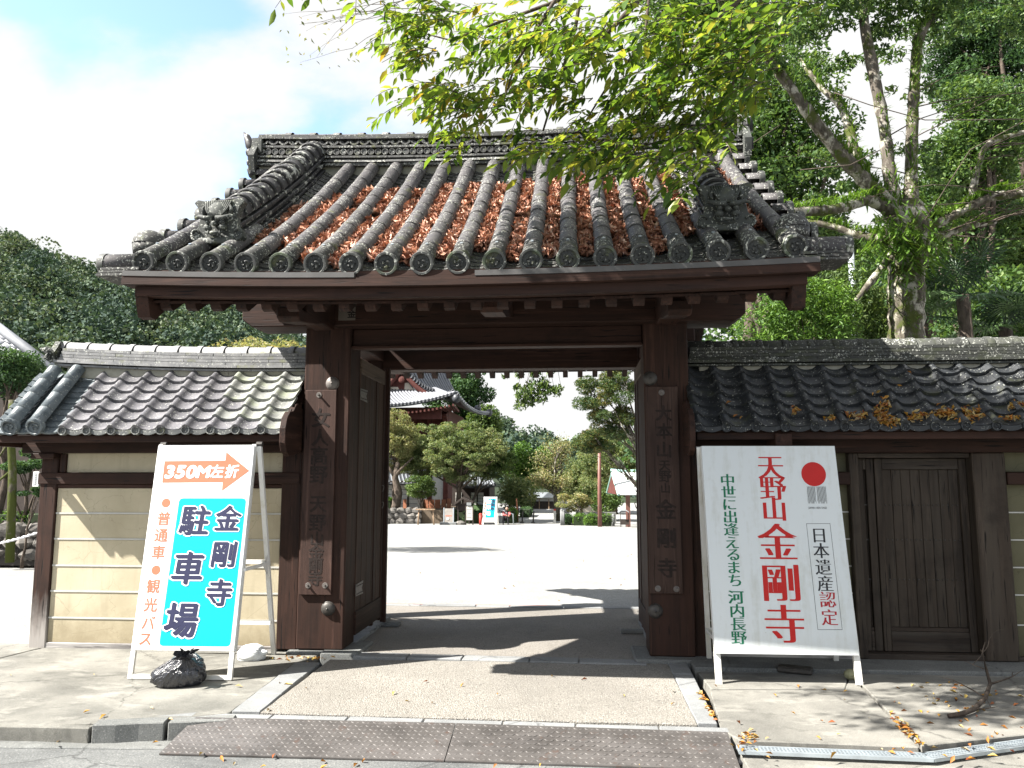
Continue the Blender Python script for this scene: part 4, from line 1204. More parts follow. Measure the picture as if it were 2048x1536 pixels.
o = link('fallen_leaves', me); tag(o, 'thick drifts of dry russet leaves lying between the tile rows of the gate roof', 'fallen leaves', kind='stuff')
# ---------------------------------------------------------------- nameplates
TXT = {}
def glyph(ch, size, M, mat, parent, dups=((0, 0),), name='lettering', z0=.0, shear=0.0, offset=0.0, squash=1.0):
    """one written character, centred on M's origin, lying in its xy plane"""
    key = (ch, round(offset, 4))
    if key not in TXT:
        c = bpy.data.curves.new('t', 'FONT'); c.body = ch; c.size = 1.0; c.resolution_u = 3; c.offset = offset
        o = bpy.data.objects.new('t', c); COL.objects.link(o)
        dg = bpy.context.evaluated_depsgraph_get(); dg.update()
        me = bpy.data.meshes.new_from_object(o.evaluated_get(dg), depsgraph=dg)
        bpy.data.objects.remove(o); bpy.data.curves.remove(c)
        V = np.array([v.co[:] for v in me.vertices]).reshape(-1, 3); F = [tuple(p.vertices) for p in me.polygons]
        bpy.data.meshes.remove(me)
        TXT[key] = (V, F)
    V, F = TXT[key]
    V = V.copy()
    cx0 = (V[:, 0].max() + V[:, 0].min()) / 2; cy0 = (V[:, 1].max() + V[:, 1].min()) / 2
    if ch in '駐車場金剛寺天野山中世出逢河内長野日本遺産認定普通観光大女人高左折' : cx0, cy0 = .5, .36
    V[:, 0] -= cx0; V[:, 1] -= cy0
    V[:, 0] += V[:, 1] * shear; V[:, 0] *= squash
    A = np.array(M); m = MB()
    for i, (dx, dy) in enumerate(dups):
        X = V * size + np.array([dx * size, dy * size, z0 + i * .00012])
        m.add(X @ A[:3, :3].T + A[:3, 3], F)
    return m.build(name, mat, parent, fix=False)
CIRC = lambda r, n=10: [(0, 0)] + [(r * cos(2 * pi * k / n), r * sin(2 * pi * k / n)) for k in range(n)]
MINCHO = [(d, 0) for d in np.linspace(-.028, .028, 5)]
MINCHOB = [(d, 0) for d in np.linspace(-.040, .040, 7)]
BRUSH = [(d, -d * .55) for d in np.linspace(-.034, .034, 7)] + [(d, -d * .55 + .014) for d in np.linspace(-.03, .03, 5)]
BOLD = CIRC(.022, 8)

glyph('金', .085, frame(Vector(onY(703, 628, 7.035)), Vector((1, 0, 0)), Vector((0, 0, 1)), Vector((0, -1, 0))), M_INK, None, BOLD)
o = bpy.data.objects['lettering']; o.name = 'lettering'; WORLD['votive_slip'] = Matrix.Identity(4); o.parent = sl

def nameplate(corners, yf, label, chars, mat, ink, pins):
    """corners: top-left, top-right, bottom-left, bottom-right on the pillar face"""
    (a, b, c_, d_) = [onY(x, y, yf - .03) for x, y in corners]
    x0 = (a[0] + c_[0]) / 2; x1 = (b[0] + d_[0]) / 2; z1 = (a[2] + b[2]) / 2; z0 = (c_[2] + d_[2]) / 2
    t = thing('nameplate', label, 'nameplate', ((x0 + x1) / 2, yf, z0), 'wooden nameplates on the gate pillars')
    MB().cbox(x0, x1, yf - .03, yf - .001, z0, z1, .004).build('board', mat, t)
    for ch, px, py, sz in chars:
        p = onY(px, py, yf - .031)
        glyph(ch, sz, frame(Vector(p), Vector((1, 0, 0)), Vector((0, 0, 1)), Vector((0, -1, 0))), ink, t, BRUSH + [(.01, .02), (-.01, .03)])
    for px, py in pins:
        p = onY(px, py, yf - .03)
        m = MB(); m.cyl((p[0], yf - .045, p[2]), (0, 1, 0), .010, .05, 8); m.tube([(p[0], yf - .034, p[2]), (p[0], yf - .0302, p[2])], [.026, .028], 12); m.build('pin', M_IRONG, t)
    return t
W_PL2 = wood('wood_nameplate_dark', 2, (.026, .014, .011), (.062, .034, .026))
S_ = .145
nameplate([(1291, 773), (1354, 773), (1300, 1187), (1367, 1188)], 7.15, 'brown vertical nameplate with worn brushed characters on the right gate pillar',
    [('大', 1327, 827, S_ * 1.05), ('本', 1328, 863, S_ * 1.05), ('山', 1328, 900, S_ * 1.05), ('天', 1329, 931, .105), ('野', 1330, 953, .115), ('山', 1331, 977, .095),
     ('金', 1332, 1020, S_ * 1.3), ('剛', 1333, 1077, S_ * 1.3), ('寺', 1334, 1137, S_ * 1.25)], WPLATE, M_INK2, [(1323, 785), (1316, 1177), (1353, 1178)])
nameplate([(609, 780), (671, 780), (600, 1190), (664, 1190)], 7.17, 'dark vertical nameplate with barely legible characters on the left gate pillar, its top sunlit',
    [('女', 642, 837, .19), ('人', 640, 876, .17), ('高', 638, 912, .18), ('野', 637, 950, .18), ('天', 636, 1008, .17), ('野', 635, 1046, .17), ('山', 634, 1078, .14), ('金', 632, 1106, .15), ('剛', 631, 1133, .14), ('寺', 630, 1158, .14)], W_PL2, M_INK2, [(638, 790), (616, 1171), (650, 1171)])
# ================================================================ roofed side walls
def wave_mesh(w, L, seg=16, t=.030):
    """S-shaped wall tile: narrow hump on the left, wide shallow trough"""
    xs = np.linspace(0, w * 1.04, seg + 1); vs = []; n = seg + 1
    def h(x):
        u = x / w
        return .034 * math.exp(-((u - .13) / .15) ** 2) - .020 * sin(pi * min(1, max(0, (u - .22) / .82))) ** 1.0 + (.034 * math.exp(-((u - 1.13) / .15) ** 2))
    for zt in (0, -t):
        for y in (0, L):
            for x in xs: vs.append((x, y, h(x) + zt))
    fs = []
    for k in range(seg):
        fs += [(k, n + k, n + k + 1, k + 1), (2 * n + k, 2 * n + k + 1, 3 * n + k + 1, 3 * n + k), (k, k + 1, 2 * n + k + 1, 2 * n + k)]
    fs += [(0, 2 * n, 3 * n, n), (seg, n + seg, 3 * n + seg, 2 * n + seg)]
    m = MB(); m.add(vs, fs); me = m.mesh('wave_tile'); fix_normals(me); me.shade_smooth()
    try: me.set_sharp_from_angle(angle=radians(42))
    except Exception: pass
    return me
WE_Y, WE_Z = 6.80, 2.045        # eave line of the side walls
WT_Y, WT_Z = 7.38, 2.655        # top of the slope
WC = 7.50
wth = math.atan2(WT_Z - WE_Z, WT_Y - WE_Y); WL = math.hypot(WT_Z - WE_Z, WT_Y - WE_Y)
def wallM(x, s, dz=0.0, extra=0.0, sag=0.0):
    th = wth + extra
    return frame(Vector((x, WE_Y + s * cos(wth) - dz * sin(wth), WE_Z + s * sin(wth) + dz * cos(wth) + sag)), Vector((1, 0, 0)), Vector((0, cos(th), sin(th))), Vector((0, -sin(th), cos(th))))
me_sdl = disc_mesh(.040, T_LEFT, 0, .03, 20)
def swirl_disc(R, mat):
    me = disc_mesh(R, mat, 0, .035, 22); return me
def eave_face(w, mat):
    """drooping crescent below the trough of the first tile"""
    m = MB(); n = 8; vs = []
    for y in (-.006, .012):
        for k in range(n + 1):
            u = k / n; x = w * (.20 + .82 * u)
            vs.append((x, y, -.014 - .012 * sin(pi * u))); vs.append((x, y, -.040 - .030 * sin(pi * u)))
    b = 2 * (n + 1); fs = []
    for k in range(n):
        i = 2 * k; fs += [(i, i + 1, i + 3, i + 2), (b + i, b + i + 2, b + i + 3, b + i + 1), (i, i + 2, b + i + 2, b + i), (i + 1, b + i + 1, b + i + 3, i + 3)]
    m.add(vs, fs); me = m.mesh('eave_lip'); fix_normals(me); me.materials.append(mat); return me
NCO = 6
def wave_roof(parent, x0, n, w, mat, matm=None, mossf=None, jit=.004, discmat=None):
    me = wave_mesh(w, WL / NCO + .02); me.materials.append(mat)
    me_m = None
    if matm: me_m = me.copy(); me_m.materials.clear(); me_m.materials.append(matm)
    dm = disc_mesh(.043, discmat or mat, 0, .035, 22); lip = eave_face(w, discmat or mat)
    for i in range(n):
        for k in range(NCO):
            M = wallM(x0 + i * w + random.uniform(-1, 1) * jit, k * WL / NCO, .028 + random.uniform(-1, 1) * jit * .5, -.20 + random.uniform(-.012, .012))
            M = M @ Matrix.Rotation(random.uniform(-.012, .012), 4, 'Z')
            q = me_m if (me_m and mossf and mossf(i, k)) else me
            link('wave_tile', q, parent, M)
        M0 = Matrix.Translation((x0 + i * w, WE_Y - .006, WE_Z + .022))
        link('eave_lip', lip, parent, M0)
        link('eave_disc', dm, parent, Matrix.Translation((x0 + i * w + w * .13, WE_Y - .012, WE_Z - .004)) @ Matrix.Rotation(random.uniform(-.4, .4), 4, 'Y'))
def box_curve(name, x0, x1, y0, y1, z0, z1, zf, mat, parent, seed, n, off=0., gap=.004, jit=.002):
    r = random.Random(seed); L = (x1 - x0) / n
    for k in range(-1 if off else 0, n):
        a = max(x0, x0 + (k + off) * L) + gap / 2; b = min(x1, x0 + (k + 1 + off) * L) - gap / 2
        if b - a < .03: continue
        j = r.uniform(-jit, jit); za, zb = zf(a), zf(b); m = MB()
        m.add([(a, y0 + j, z0 + za), (b, y0 + j, z0 + zb), (b, y1, z0 + zb), (a, y1, z0 + za), (a, y0 + j, z1 + za), (b, y0 + j, z1 + zb), (b, y1, z1 + zb), (a, y1, z1 + za)],
              [(0, 3, 2, 1), (4, 5, 6, 7), (0, 1, 5, 4), (1, 2, 6, 5), (2, 3, 7, 6), (3, 0, 4, 7)])
        finish(name, m.mesh(name), mat, parent)
def wall_ridge(parent, x0, x1, zf, mat, seed, mort=True):
    n = max(2, round((x1 - x0) / .30))
    box_curve('mortar_band', x0 + .12, x1, 7.36, 7.64, 2.54, 2.650, zf, PMORT, parent, seed, max(1, n // 3), jit=0)
    box_curve('ridge_course_tile', x0, x1, 7.325, 7.675, 2.652, 2.671, zf, mat, parent, seed + 1, n)
    box_curve('ridge_course_tile', x0, x1, 7.305, 7.695, 2.683, 2.707, zf, mat, parent, seed + 2, n, off=.5)
    for l in range(4):
        box_curve('ridge_course_tile', x0 + .02 + l * .008, x1, 7.352 + l * .006, 7.65 - l * .006, 2.711 + l * .0330, 2.7395 + l * .0330, zf, mat, parent, seed + 3 + l, n, off=.5 * (l % 2))
    k_ = round((x1 - x0) / .235); L = (x1 - x0) / k_
    me = half_round(L * .99, .088, .088, 12, .02, 88); me.shade_smooth(); me.materials.append(mat)
    mc = half_round(.055, .101, .101, 12, .02, 80); mc.shade_smooth(); mc.materials.append(mat)
    for k in range(k_):
        x = x0 + k * L; sl = (zf(x + L) - zf(x)) / L
        link('ridge_top_tile', me, parent, frame(Vector((x, WC, 2.832 + zf(x))), Vector((0, -1, 0)), Vector((1, 0, sl)).normalized(), Vector((-sl, 0, 1)).normalized()))
        link('ridge_collar', mc, parent, frame(Vector((x - .02, WC, 2.828 + zf(x))), Vector((0, -1, 0)), Vector((1, 0, sl)).normalized(), Vector((-sl, 0, 1)).normalized()))

# ---------------- left wall
LW = thing('roofed_wall', 'cream plaster wall with five white lines and grey tiled coping, left of the gate', 'wall', (-3.9, 7.5, 0))
WTL = .2355
zfl = lambda x: .0 + .012 * max(0, -x - 2.6) ** 2 * 1.05
WTL *= 1.012
x0L = onY(125, 860, 6.79)[0] - WTL * .13
NLT = 9
T_DISCL = tile('tile_left_disc', (.085, .09, .09), (.16, .165, .16), .8, .1, .5)
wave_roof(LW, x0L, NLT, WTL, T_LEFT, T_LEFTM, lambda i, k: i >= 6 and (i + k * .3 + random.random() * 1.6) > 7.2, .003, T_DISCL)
# round rows and pan tiles at the left end
me_h = half_round(.24, .070, .070, 14, .015, 95); me_h.shade_smooth(); me_h.materials.append(T_HEAVY)
me_hd = disc_mesh(.083, T_HEAVY, 0, .04, 26)
for px in (18, 68):
    xh = onY(px, 853, 6.76)[0]
    for k in range(4):
        L = WL / 4
        link('round_tile', me_h, LW, wallM(xh, k * L * 1.0, .052, .0) @ Matrix.Scale((L + .006) / .24, 4, (0, 1, 0)))
    link('eave_disc', me_hd, LW, frame(Vector((xh, WE_Y - .035, WE_Z + .035)), Vector((1, 0, 0)), Vector((0, cos(.25), sin(.25))), Vector((0, -sin(.25), cos(.25)))))
me_p = pan_mesh(.27, .135, .03, .018); me_p.shade_smooth(); me_p.materials.append(T_HEAVY)
try: me_p.set_sharp_from_angle(angle=radians(40))
except Exception: pass
for xp in (-5.16, -4.90, -5.345):
    for k in range(10):
        link('pan_tile', me_p, LW, wallM(xp + random.uniform(-.004, .004), k * WL / 10 - .01, .012 + random.uniform(-.002, .002), -.14))
for k in range(6): pass
# verge board closing the left end, rear slope
def rear_slope(parent, x0, x1, mat):
    m = MB(); n = int((x1 - x0) / .236)
    for i in range(n):
        for k in range(4):
            a = x0 + i * (x1 - x0) / n; y = 8.28 - k * .165; z = 2.0 + k * .157
            m.add([(a, y, z), (a + .22, y, z), (a + .22, y - .19, z + .17), (a, y - .19, z + .17), (a, y, z - .02), (a + .22, y, z - .02)], [(0, 1, 2, 3), (0, 4, 5, 1)])
    o = m.build('rear_wave_tiles', mat, parent, fix=False); o['kind'] = 'stuff'
rear_slope(LW, -5.45, -2.6, T_LEFT)
wall_ridge(LW, -5.27, -2.60, zfl, T_LRIDGE, 100)
oe = MB(); ze = 2.71 + zfl(-5.27)
oe.prism([(7.33, ze - .02), (7.30, ze + .06), (7.36, ze + .14), (7.40, ze + .20), (7.60, ze + .20), (7.64, ze + .14), (7.70, ze + .06), (7.67, ze - .02)], -5.33, -5.27, 'x')
oe.tube([(-5.30, 7.33, ze + .05), (-5.36, 7.31, ze + .10), (-5.42, 7.30, ze + .11)], [.045, .035, .006], 8)
oe.tube([(-5.30, 7.33, ze - .02), (-5.34, 7.29, ze + .02), (-5.31, 7.29, ze + .09)], [.02, .03, .02], 8)
oe.build('ridge_end_ornament', T_STONE, LW, fix=True)
# timber
MB().cbox(-5.235, -5.065, 7.198, 7.42, -.04, 1.90, .008).build('post', WZP, LW)
MB().cbox(-2.80, -2.605, 7.20, 7.55, .02, 2.0, .008).build('post', WZ, LW)
MB().cbox(-5.42, -2.61, 7.15, 7.34, 1.845, 1.995, .008).build('top_plate', WX, LW)
MB().cbox(-5.30, -5.06, 7.12, 7.30, 1.79, 1.843, .006).build('plate_end', WX, LW)
MB().cbox(-5.255, -2.62, 7.185, 7.33, 1.545, 1.655, .006).build('rail', WX, LW)
MB().cbox(-5.20, -2.62, 7.212, 7.33, 1.507, 1.543, .004).build('rail', WX, LW)
MB().cbox(-5.05, -4.99, 7.205, 7.34, 1.66, 1.84, .004).build('stud', WZ, LW)
MB().cbox(-5.07, -2.80, 7.205, 7.50, -.06, .045, .006).build('sill', WGREYX, LW)
MB().box(-5.05, -2.62, 7.235, 7.48, 1.66, 1.845).build('plaster_panel', PLAS, LW)
zl = [.045, .274, .523, .765, 1.018, 1.264, 1.505]
for i in range(6):
    a = zl[i] + (.008 if i else 0); b = zl[i + 1] - .008
    MB().cbox(-5.062, -2.803, 7.222, 7.48, a, b if i < 5 else zl[6], .003).build('plaster_panel', PLAS, LW)
    if i: MB().box(-5.062, -2.803, 7.216, 7.47, zl[i] - .008, zl[i] + .008).build('white_line', PLINE, LW)
# back of the wall and eave boards
MB().box(-5.05, -2.62, 7.49, 7.70, -.05, 2.0).build('rear_plaster', PLAS, LW)
for i in range(9):
    x = -5.38 + i * .34
    MB().prism([(6.87, 2.02), (6.87, 1.96), (6.90, 1.95), (7.5, 2.32), (7.5, 2.40)], x - .025, x + .025, 'x').build('rafter', WY, LW)
m = MB(); m.prism([(6.84, 2.003), (6.84, 2.022), (7.5, 2.66), (8.16, 2.022), (8.16, 2.0), (7.5, 2.60)], -5.47, -2.61, 'x'); m.build('roof_board', WY, LW)
m = MB(); m.cbox(-5.48, -2.68, 6.845, 6.88, 1.935, 2.0, .004); m.build('eave_board', WX, LW)
MB().box(-5.42, -2.61, 7.2, 7.7, 1.99, 2.25).build('eave_filling', WX, LW)
m = MB(); m.cbox(-5.47, -5.42, 6.84, 8.2, 1.90, 1.999, .004); m.build('verge_beam', WY, LW)
# shaped verge board where the coping meets the gate pillar
def verge_board(x0, x1, parent, mat=WY):
    pr = [(7.16, 2.26), (7.07, 2.31), (7.00, 2.29), (6.93, 2.22), (6.85, 2.21), (6.78, 2.15), (6.74, 2.05), (6.74, 1.92), (6.78, 1.84), (6.87, 1.80), (6.98, 1.81), (7.16, 1.86)]
    m = MB(); m.prism(pr, x0, x1, 'x'); o = m.build('verge_board', mat, parent); bv = o.modifiers.new('b', 'BEVEL'); bv.width = .006; bv.limit_method = 'ANGLE'
verge_board(-2.66, -2.60, LW)

# ---------------- right wall
RW = thing('roofed_wall', 'shaded wall with mossy dark tiled coping, plank door and cream panels, right of the gate', 'wall', (4, 7.5, 0))
WTR = .2478
x0R = onY(1395, 845, 6.79)[0] - WTR * .13
NRT = 22
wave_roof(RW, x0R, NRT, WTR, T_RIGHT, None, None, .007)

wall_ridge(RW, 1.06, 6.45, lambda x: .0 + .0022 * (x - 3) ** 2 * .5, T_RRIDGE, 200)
rear_slope(RW, 1.06, 6.4, T_RIGHT)
verge_board(.985, 1.035, RW)
MB().cbox(1.05, 1.17, 7.20, 7.55, .02, 2.0, .008).build('post', WZ, RW)
MB().cbox(1.30, 1.40, 7.22, 7.45, 1.545, 1.80, .006).build('stud', WZ, RW)
MB().cbox(1.06, 6.45, 7.13, 7.34, 1.83, 1.995, .008).build('top_plate', WX, RW)
MB().cbox(1.17, 2.46, 7.19, 7.33, 1.545, 1.655, .006).build('rail', WX, RW)
for i in range(14):
    x = 1.30 + i * .40
    MB().prism([(6.87, 2.02), (6.87, 1.96), (6.90, 1.95), (7.5, 2.32), (7.5, 2.40)], x - .025, x + .025, 'x').build('rafter', WY, RW)
MB().cbox(1.72, 1.86, 6.80, 7.13, 1.88, 1.985, .006).build('bracket_arm', WY, RW)
m = MB(); m.prism([(6.84, 2.003), (6.84, 2.022), (7.5, 2.66), (8.16, 2.022), (8.16, 2.0), (7.5, 2.60)], 1.06, 6.45, 'x'); m.build('roof_board', WY, RW)
MB().cbox(1.06, 6.45, 6.845, 6.88, 1.935, 2.0, .004).build('eave_board', WX, RW)
zr = [.06, .325, .582, .819, 1.058, 1.299, 1.545]
def bands(x0, x1, y, mat, top):
    for i in range(6):
        MB().cbox(x0, x1, y, y + .19, zr[i] + (.006 if i else 0), zr[i + 1] - (.006 if i < 5 else 0), .003).build('plaster_panel', mat, RW)
        if i: MB().box(x0, x1, y - .007, y + .18, zr[i] - .006, zr[i] + .006).build('white_line', PLINE, RW)
    MB().box(x0, x1, y, y + .19, 1.66, 1.83).build('plaster_panel', mat, RW)
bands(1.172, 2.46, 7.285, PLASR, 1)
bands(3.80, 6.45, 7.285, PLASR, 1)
MB().cbox(1.17, 2.46, 7.22, 7.45, .0, .06, .006).build('sill', WGREYX, RW)
MB().cbox(3.80, 6.45, 7.22, 7.45, .0, .06, .006).build('sill', WSIDEX, RW)
MB().cbox(3.52, 3.80, 7.19, 7.52, .03, 1.83, .01).build('post', WSIDE, RW)
MB().cbox(3.81, 6.45, 7.19, 7.33, 1.545, 1.655, .006).build('rail', WX, RW)
MB().cbox(2.46, 2.54, 7.2, 7.52, .03, 1.83, .008).build('post', WSIDE, RW)
MB().cbox(2.545, 3.515, 7.22, 7.42, 1.785, 1.828, .006).build('door_head', WSIDEX, RW)
MB().cbox(2.46, 3.80, 7.21, 7.46, -.02, .075, .006).build('door_sill', WSIDEX, RW)
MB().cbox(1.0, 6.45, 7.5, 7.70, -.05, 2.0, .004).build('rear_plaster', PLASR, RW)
def side_door(x0, x1, n, label):
    d = thing('side_door', label, 'door', ((x0 + x1) / 2, 7.3, .08), 'plank doors in the right-hand wall')
    MB().cbox(x0, x0 + .065, 7.30, 7.345, .08, 1.78, .004).build('stile', WSIDE, d)
    MB().cbox(x1 - .065, x1, 7.30, 7.345, .08, 1.78, .004).build('stile', WSIDE, d)
    MB().cbox(x0 + .067, x1 - .067, 7.302, 7.345, .08, .25, .004).build('rail', WSIDEX, d)
    MB().cbox(x0 + .067, x1 - .067, 7.302, 7.345, 1.68, 1.78, .004).build('rail', WSIDEX, d)
    MB().cbox(x0 + .067, x1 - .067, 7.306, 7.345, .252, .285, .004).build('rail', WSIDEX, d)
    w = (x1 - x0 - .134) / n
    for i in range(n):
        a = x0 + .067 + i * w; MB().cbox(a + .0015, a + w - .0015, 7.324 + random.uniform(-.002, .002), 7.345, .287, 1.678, .003).build('plank', WSIDE, d)
    m = MB()
    for zz in (.70, 1.05, 1.36):
        for i in range(n * 2):
            m.sphere((x0 + .067 + (i + .5) * w / 2, 7.322, zz), .007, 6, 4)
    o = m.build('nail_row', M_IRON, d, fix=False)
side_door(2.715, 3.515, 8, 'wide plank side door with rows of nails, greyed near the ground, left of the cream panels')
side_door(2.545, 2.705, 2, 'narrow strip of plank door beside the wide side door, half hidden by the temple sign')
# leaves caught on the right coping
r = np.random.default_rng(9)
pts = []
for (px, py, n, sx, sy) in ((1660, 838, 40, 26, 4), (1720, 832, 110, 30, 9), (1765, 825, 200, 16, 26), (1780, 845, 120, 18, 7), (1838, 834, 130, 30, 9), (1893, 828, 170, 34, 12), (1940, 832, 160, 24, 15), (2020, 838, 60, 16, 4), (2030, 812, 70, 14, 8), (1590, 822, 30, 14, 8), (1500, 830, 6, 60, 25), (1700, 790, 8, 200, 30), (1850, 770, 8, 120, 30)):
    for _ in range(int(n * .42)):
        x, y = px + r.normal(0, sx * .5), py + r.normal(0, sy * .5)
        N = np.array([0, -sin(wth), cos(wth)]); P0 = (0, WE_Y, WE_Z + .028)
        p = onplane(x, y, P0, N)
        pts.append(p + N * r.uniform(.0, .022))
me = leaf_mesh('fallen_leaves', np.array(pts), .055, L_LITTER, r, .36, .5, fold=.4)
tag(link('fallen_leaves', me), 'small heaps of orange dry leaves resting on the dark tiles of the right wall', 'fallen leaves', kind='stuff')
# ================================================================ A-frame signs
def aframe(t, TL, TR, BL, BR, back_foot_y, z_board_bottom, mat, cross_z):
    """front board in the plane through the corners (tops at TL,TR; feet at BL,BR)"""
    TL, TR, BL, BR = map(Vector, (TL, TR, BL, BR))
    ex = (TR - TL).normalized(); ez = ((TL + TR) / 2 - (BL + BR) / 2); H = ez.length; ez = (ez - ex * ez.dot(ex)).normalized(); ny = ez.cross(ex) * 1.0
    ny = ex.cross(ez) * -1     # pointing away from the viewer
    if ny.y < 0: ny = -ny
    return ex, ez, ny, H
def leg(m, a, b, w, d, ex):
    a = Vector(a); b = Vector(b); t = (b - a).normalized(); n = ex.cross(t).normalized()
    M = frame(a, ex, t, n); m.box(-w / 2, w / 2, 0, (b - a).length, -d / 2, d / 2, M=M)

# ---- left: parking sign
SL = thing('parking_sign', 'white and turquoise A-frame parking sign with a salmon arrow, left of the gate', 'sign', (-3.2, 6.4, 0))
BL, BR = Vector((-3.612, 6.165, 0)), Vector((-2.755, 6.190, 0)); TL, TR = Vector((-3.598, 6.46, 1.882)), Vector((-2.738, 6.475, 1.884))
ex, ez, ny, H = aframe(SL, TL, TR, BL, BR, 0, 0, M_BOARD, 0)
def boardM(O, off=0.0): return frame(O - ny * off, ex, ez, -ny)
W0 = (TR - TL).length
vb = .215
m = MB(); M = frame(BL, ex, ez, -ny)
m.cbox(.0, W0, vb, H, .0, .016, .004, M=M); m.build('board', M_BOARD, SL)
m = MB()
for a, b in ((0, .038), (W0 - .038, W0)): m.box(a, b, 0, vb - .002, -.014, .014, M=M)
m.box(.038, W0 - .038, .0, .035, -.012, .012, M=M); m.build('front_frame', M_FRAME, SL)
m = MB(); 
for a, b in ((-.004, .030), (W0 - .030, W0 + .004)): m.box(a, b, vb, H + .01, -.035, -.003, M=M)
m.build('front_stile', M_FRAME, SL)
m = MB(); bfl, bfr = Vector((-3.60, 7.09, .0)), Vector((-2.778, 7.105, .0))
leg(m, bfl, TL + ny * .03, .035, .03, ex); m.build('back_leg', M_FRAME, SL)
m = MB(); leg(m, bfr, TR + ny * .03 + ex * .0, .038, .034, ex); m.build('back_leg', M_FRAME, SL)
for z in (.86, .30):
    m = MB(); t = z / 1.882; a = bfl.lerp(TL, t); b = bfr.lerp(TR, t); m.box(a.x, b.x, a.y - .012, a.y + .012, z - .018, z + .018); m.build('cross_bar', M_FRAME, SL)
m = MB(); a = BR.lerp(TR, .45); b = bfr.lerp(TR, .45); m.box(a.x - .01, a.x + .01, a.y, b.y, .835, .86)
m.add([(a.x, b.y - .09, .858), (a.x, b.y - .01, .95), (a.x, b.y - .01, .858), (a.x + .004, b.y - .09, .858), (a.x + .004, b.y - .01, .95), (a.x + .004, b.y - .01, .858)], [(0, 1, 2), (3, 5, 4)])
m.add([(a.x, b.y - .12, .838), (a.x, b.y - .01, .74), (a.x, b.y - .01, .838), (a.x + .004, b.y - .12, .838), (a.x + .004, b.y - .01, .74), (a.x + .004, b.y - .01, .838)], [(0, 1, 2), (3, 5, 4)])
m.build('spreader_bar', M_FRAME, SL)
m = MB()
for T_ in (TL, TR): m.cyl(T_ + Vector((0, .03, .012)), ex, .022, .05, 10)
m.build('top_hinge', M_IRON, SL)
PN = -np.array(ny)
def onboard(px, py, B0=BL, lift=.0165):
    P0 = np.array(B0) + PN * lift
    return Vector(onplane(px, py, P0, PN))
def zl_(x, y): return (230 + x / 2.845, 860 + y / 2.845)
def MBd(px, py, lift, B0=BL, rot=0.0):
    M = frame(onboard(px, py, B0, lift), ex, ez, -ny)
    return M @ Matrix.Rotation(rot, 4, 'Z') if rot else M
def flat_poly(pts, lift, mat, name, parent, B0=BL):
    m = MB(); m.add([onboard(x, y, B0, lift) for x, y in pts], [tuple(range(len(pts)))]); return m.build(name, mat, parent, fix=False)
flat_poly([zl_(*p) for p in ((268, 300), (612, 297), (608, 347), (765, 232), (633, 125), (628, 173), (282, 177))], .0172, M_SALMON, 'printed_arrow', SL)
for ch, x, sz in (('3', 314, 1.25), ('5', 374, 1.25), ('0', 436, 1.25), ('M', 504, 1.15)):
    glyph(ch, .118 * sz, MBd(*zl_(x, 238), .0178), M_WHITE, SL, CIRC(.052, 12), shear=.12, squash=1.22)
for ch, x in (('左', 582), ('折', 666)):
    glyph(ch, .118, MBd(*zl_(x, 237), .0178), M_WHITE, SL, CIRC(.035, 10), shear=.1)
def dot(px, py, rad, lift, mat, parent, B0=BL, name='printed_dot', n=24):
    c = onboard(px, py, B0, lift); m = MB(); m.add([c + ex * rad * cos(2 * pi * k / n) + ez * rad * sin(2 * pi * k / n) for k in range(n)], [tuple(range(n))]); return m.build(name, mat, parent, fix=False)
dot(*zl_(290, 415), .038, .0172, M_SALMON, SL); dot(*zl_(233, 797), .038, .0172, M_SALMON, SL)
for ch, x, y in (('普', 278, 505), ('通', 262, 600), ('車', 247, 697), ('観', 218, 890), ('光', 203, 995), ('バ', 190, 1095), ('ス', 172, 1190)):
    glyph(ch, .118, MBd(*zl_(x, y), .0174), M_SALMON, SL, CIRC(.018, 6))
def rounded(pts, rad, n=6):
    out = []
    k = len(pts)
    for i in range(k):
        p = Vector(pts[i]); a = Vector(pts[i - 1]) - p; b = Vector(pts[(i + 1) % k]) - p
        ra = a.normalized() * rad; rb = b.normalized() * rad
        for j in range(n + 1):
            t = j / n; q = p + ra * (1 - t) ** 2 + rb * t ** 2; out.append(tuple(q))
    return out
pan = [zl_(*p) for p in ((366, 388), (250, 1228), (655, 1232), (747, 388))]
flat_poly(rounded(pan, 9), .0172, M_CYAN, 'printed_panel', SL)
for ch, x, y, sz in (('駐', 455, 518, .262), ('車', 415, 790, .275), ('場', 378, 1085, .285), ('金', 643, 507, .225), ('剛', 620, 710, .225), ('寺', 592, 930, .225)):
    glyph(ch, sz, MBd(*zl_(x, y), .0176), M_WHITE, SL, [(dx * 1.0 + a, -dx * .45 + b) for dx in (-.034, 0, .034) for a, b in CIRC(.046, 8)], shear=.07)
    glyph(ch, sz, MBd(*zl_(x, y), .0215), M_NAVY, SL, BRUSH, shear=.07)

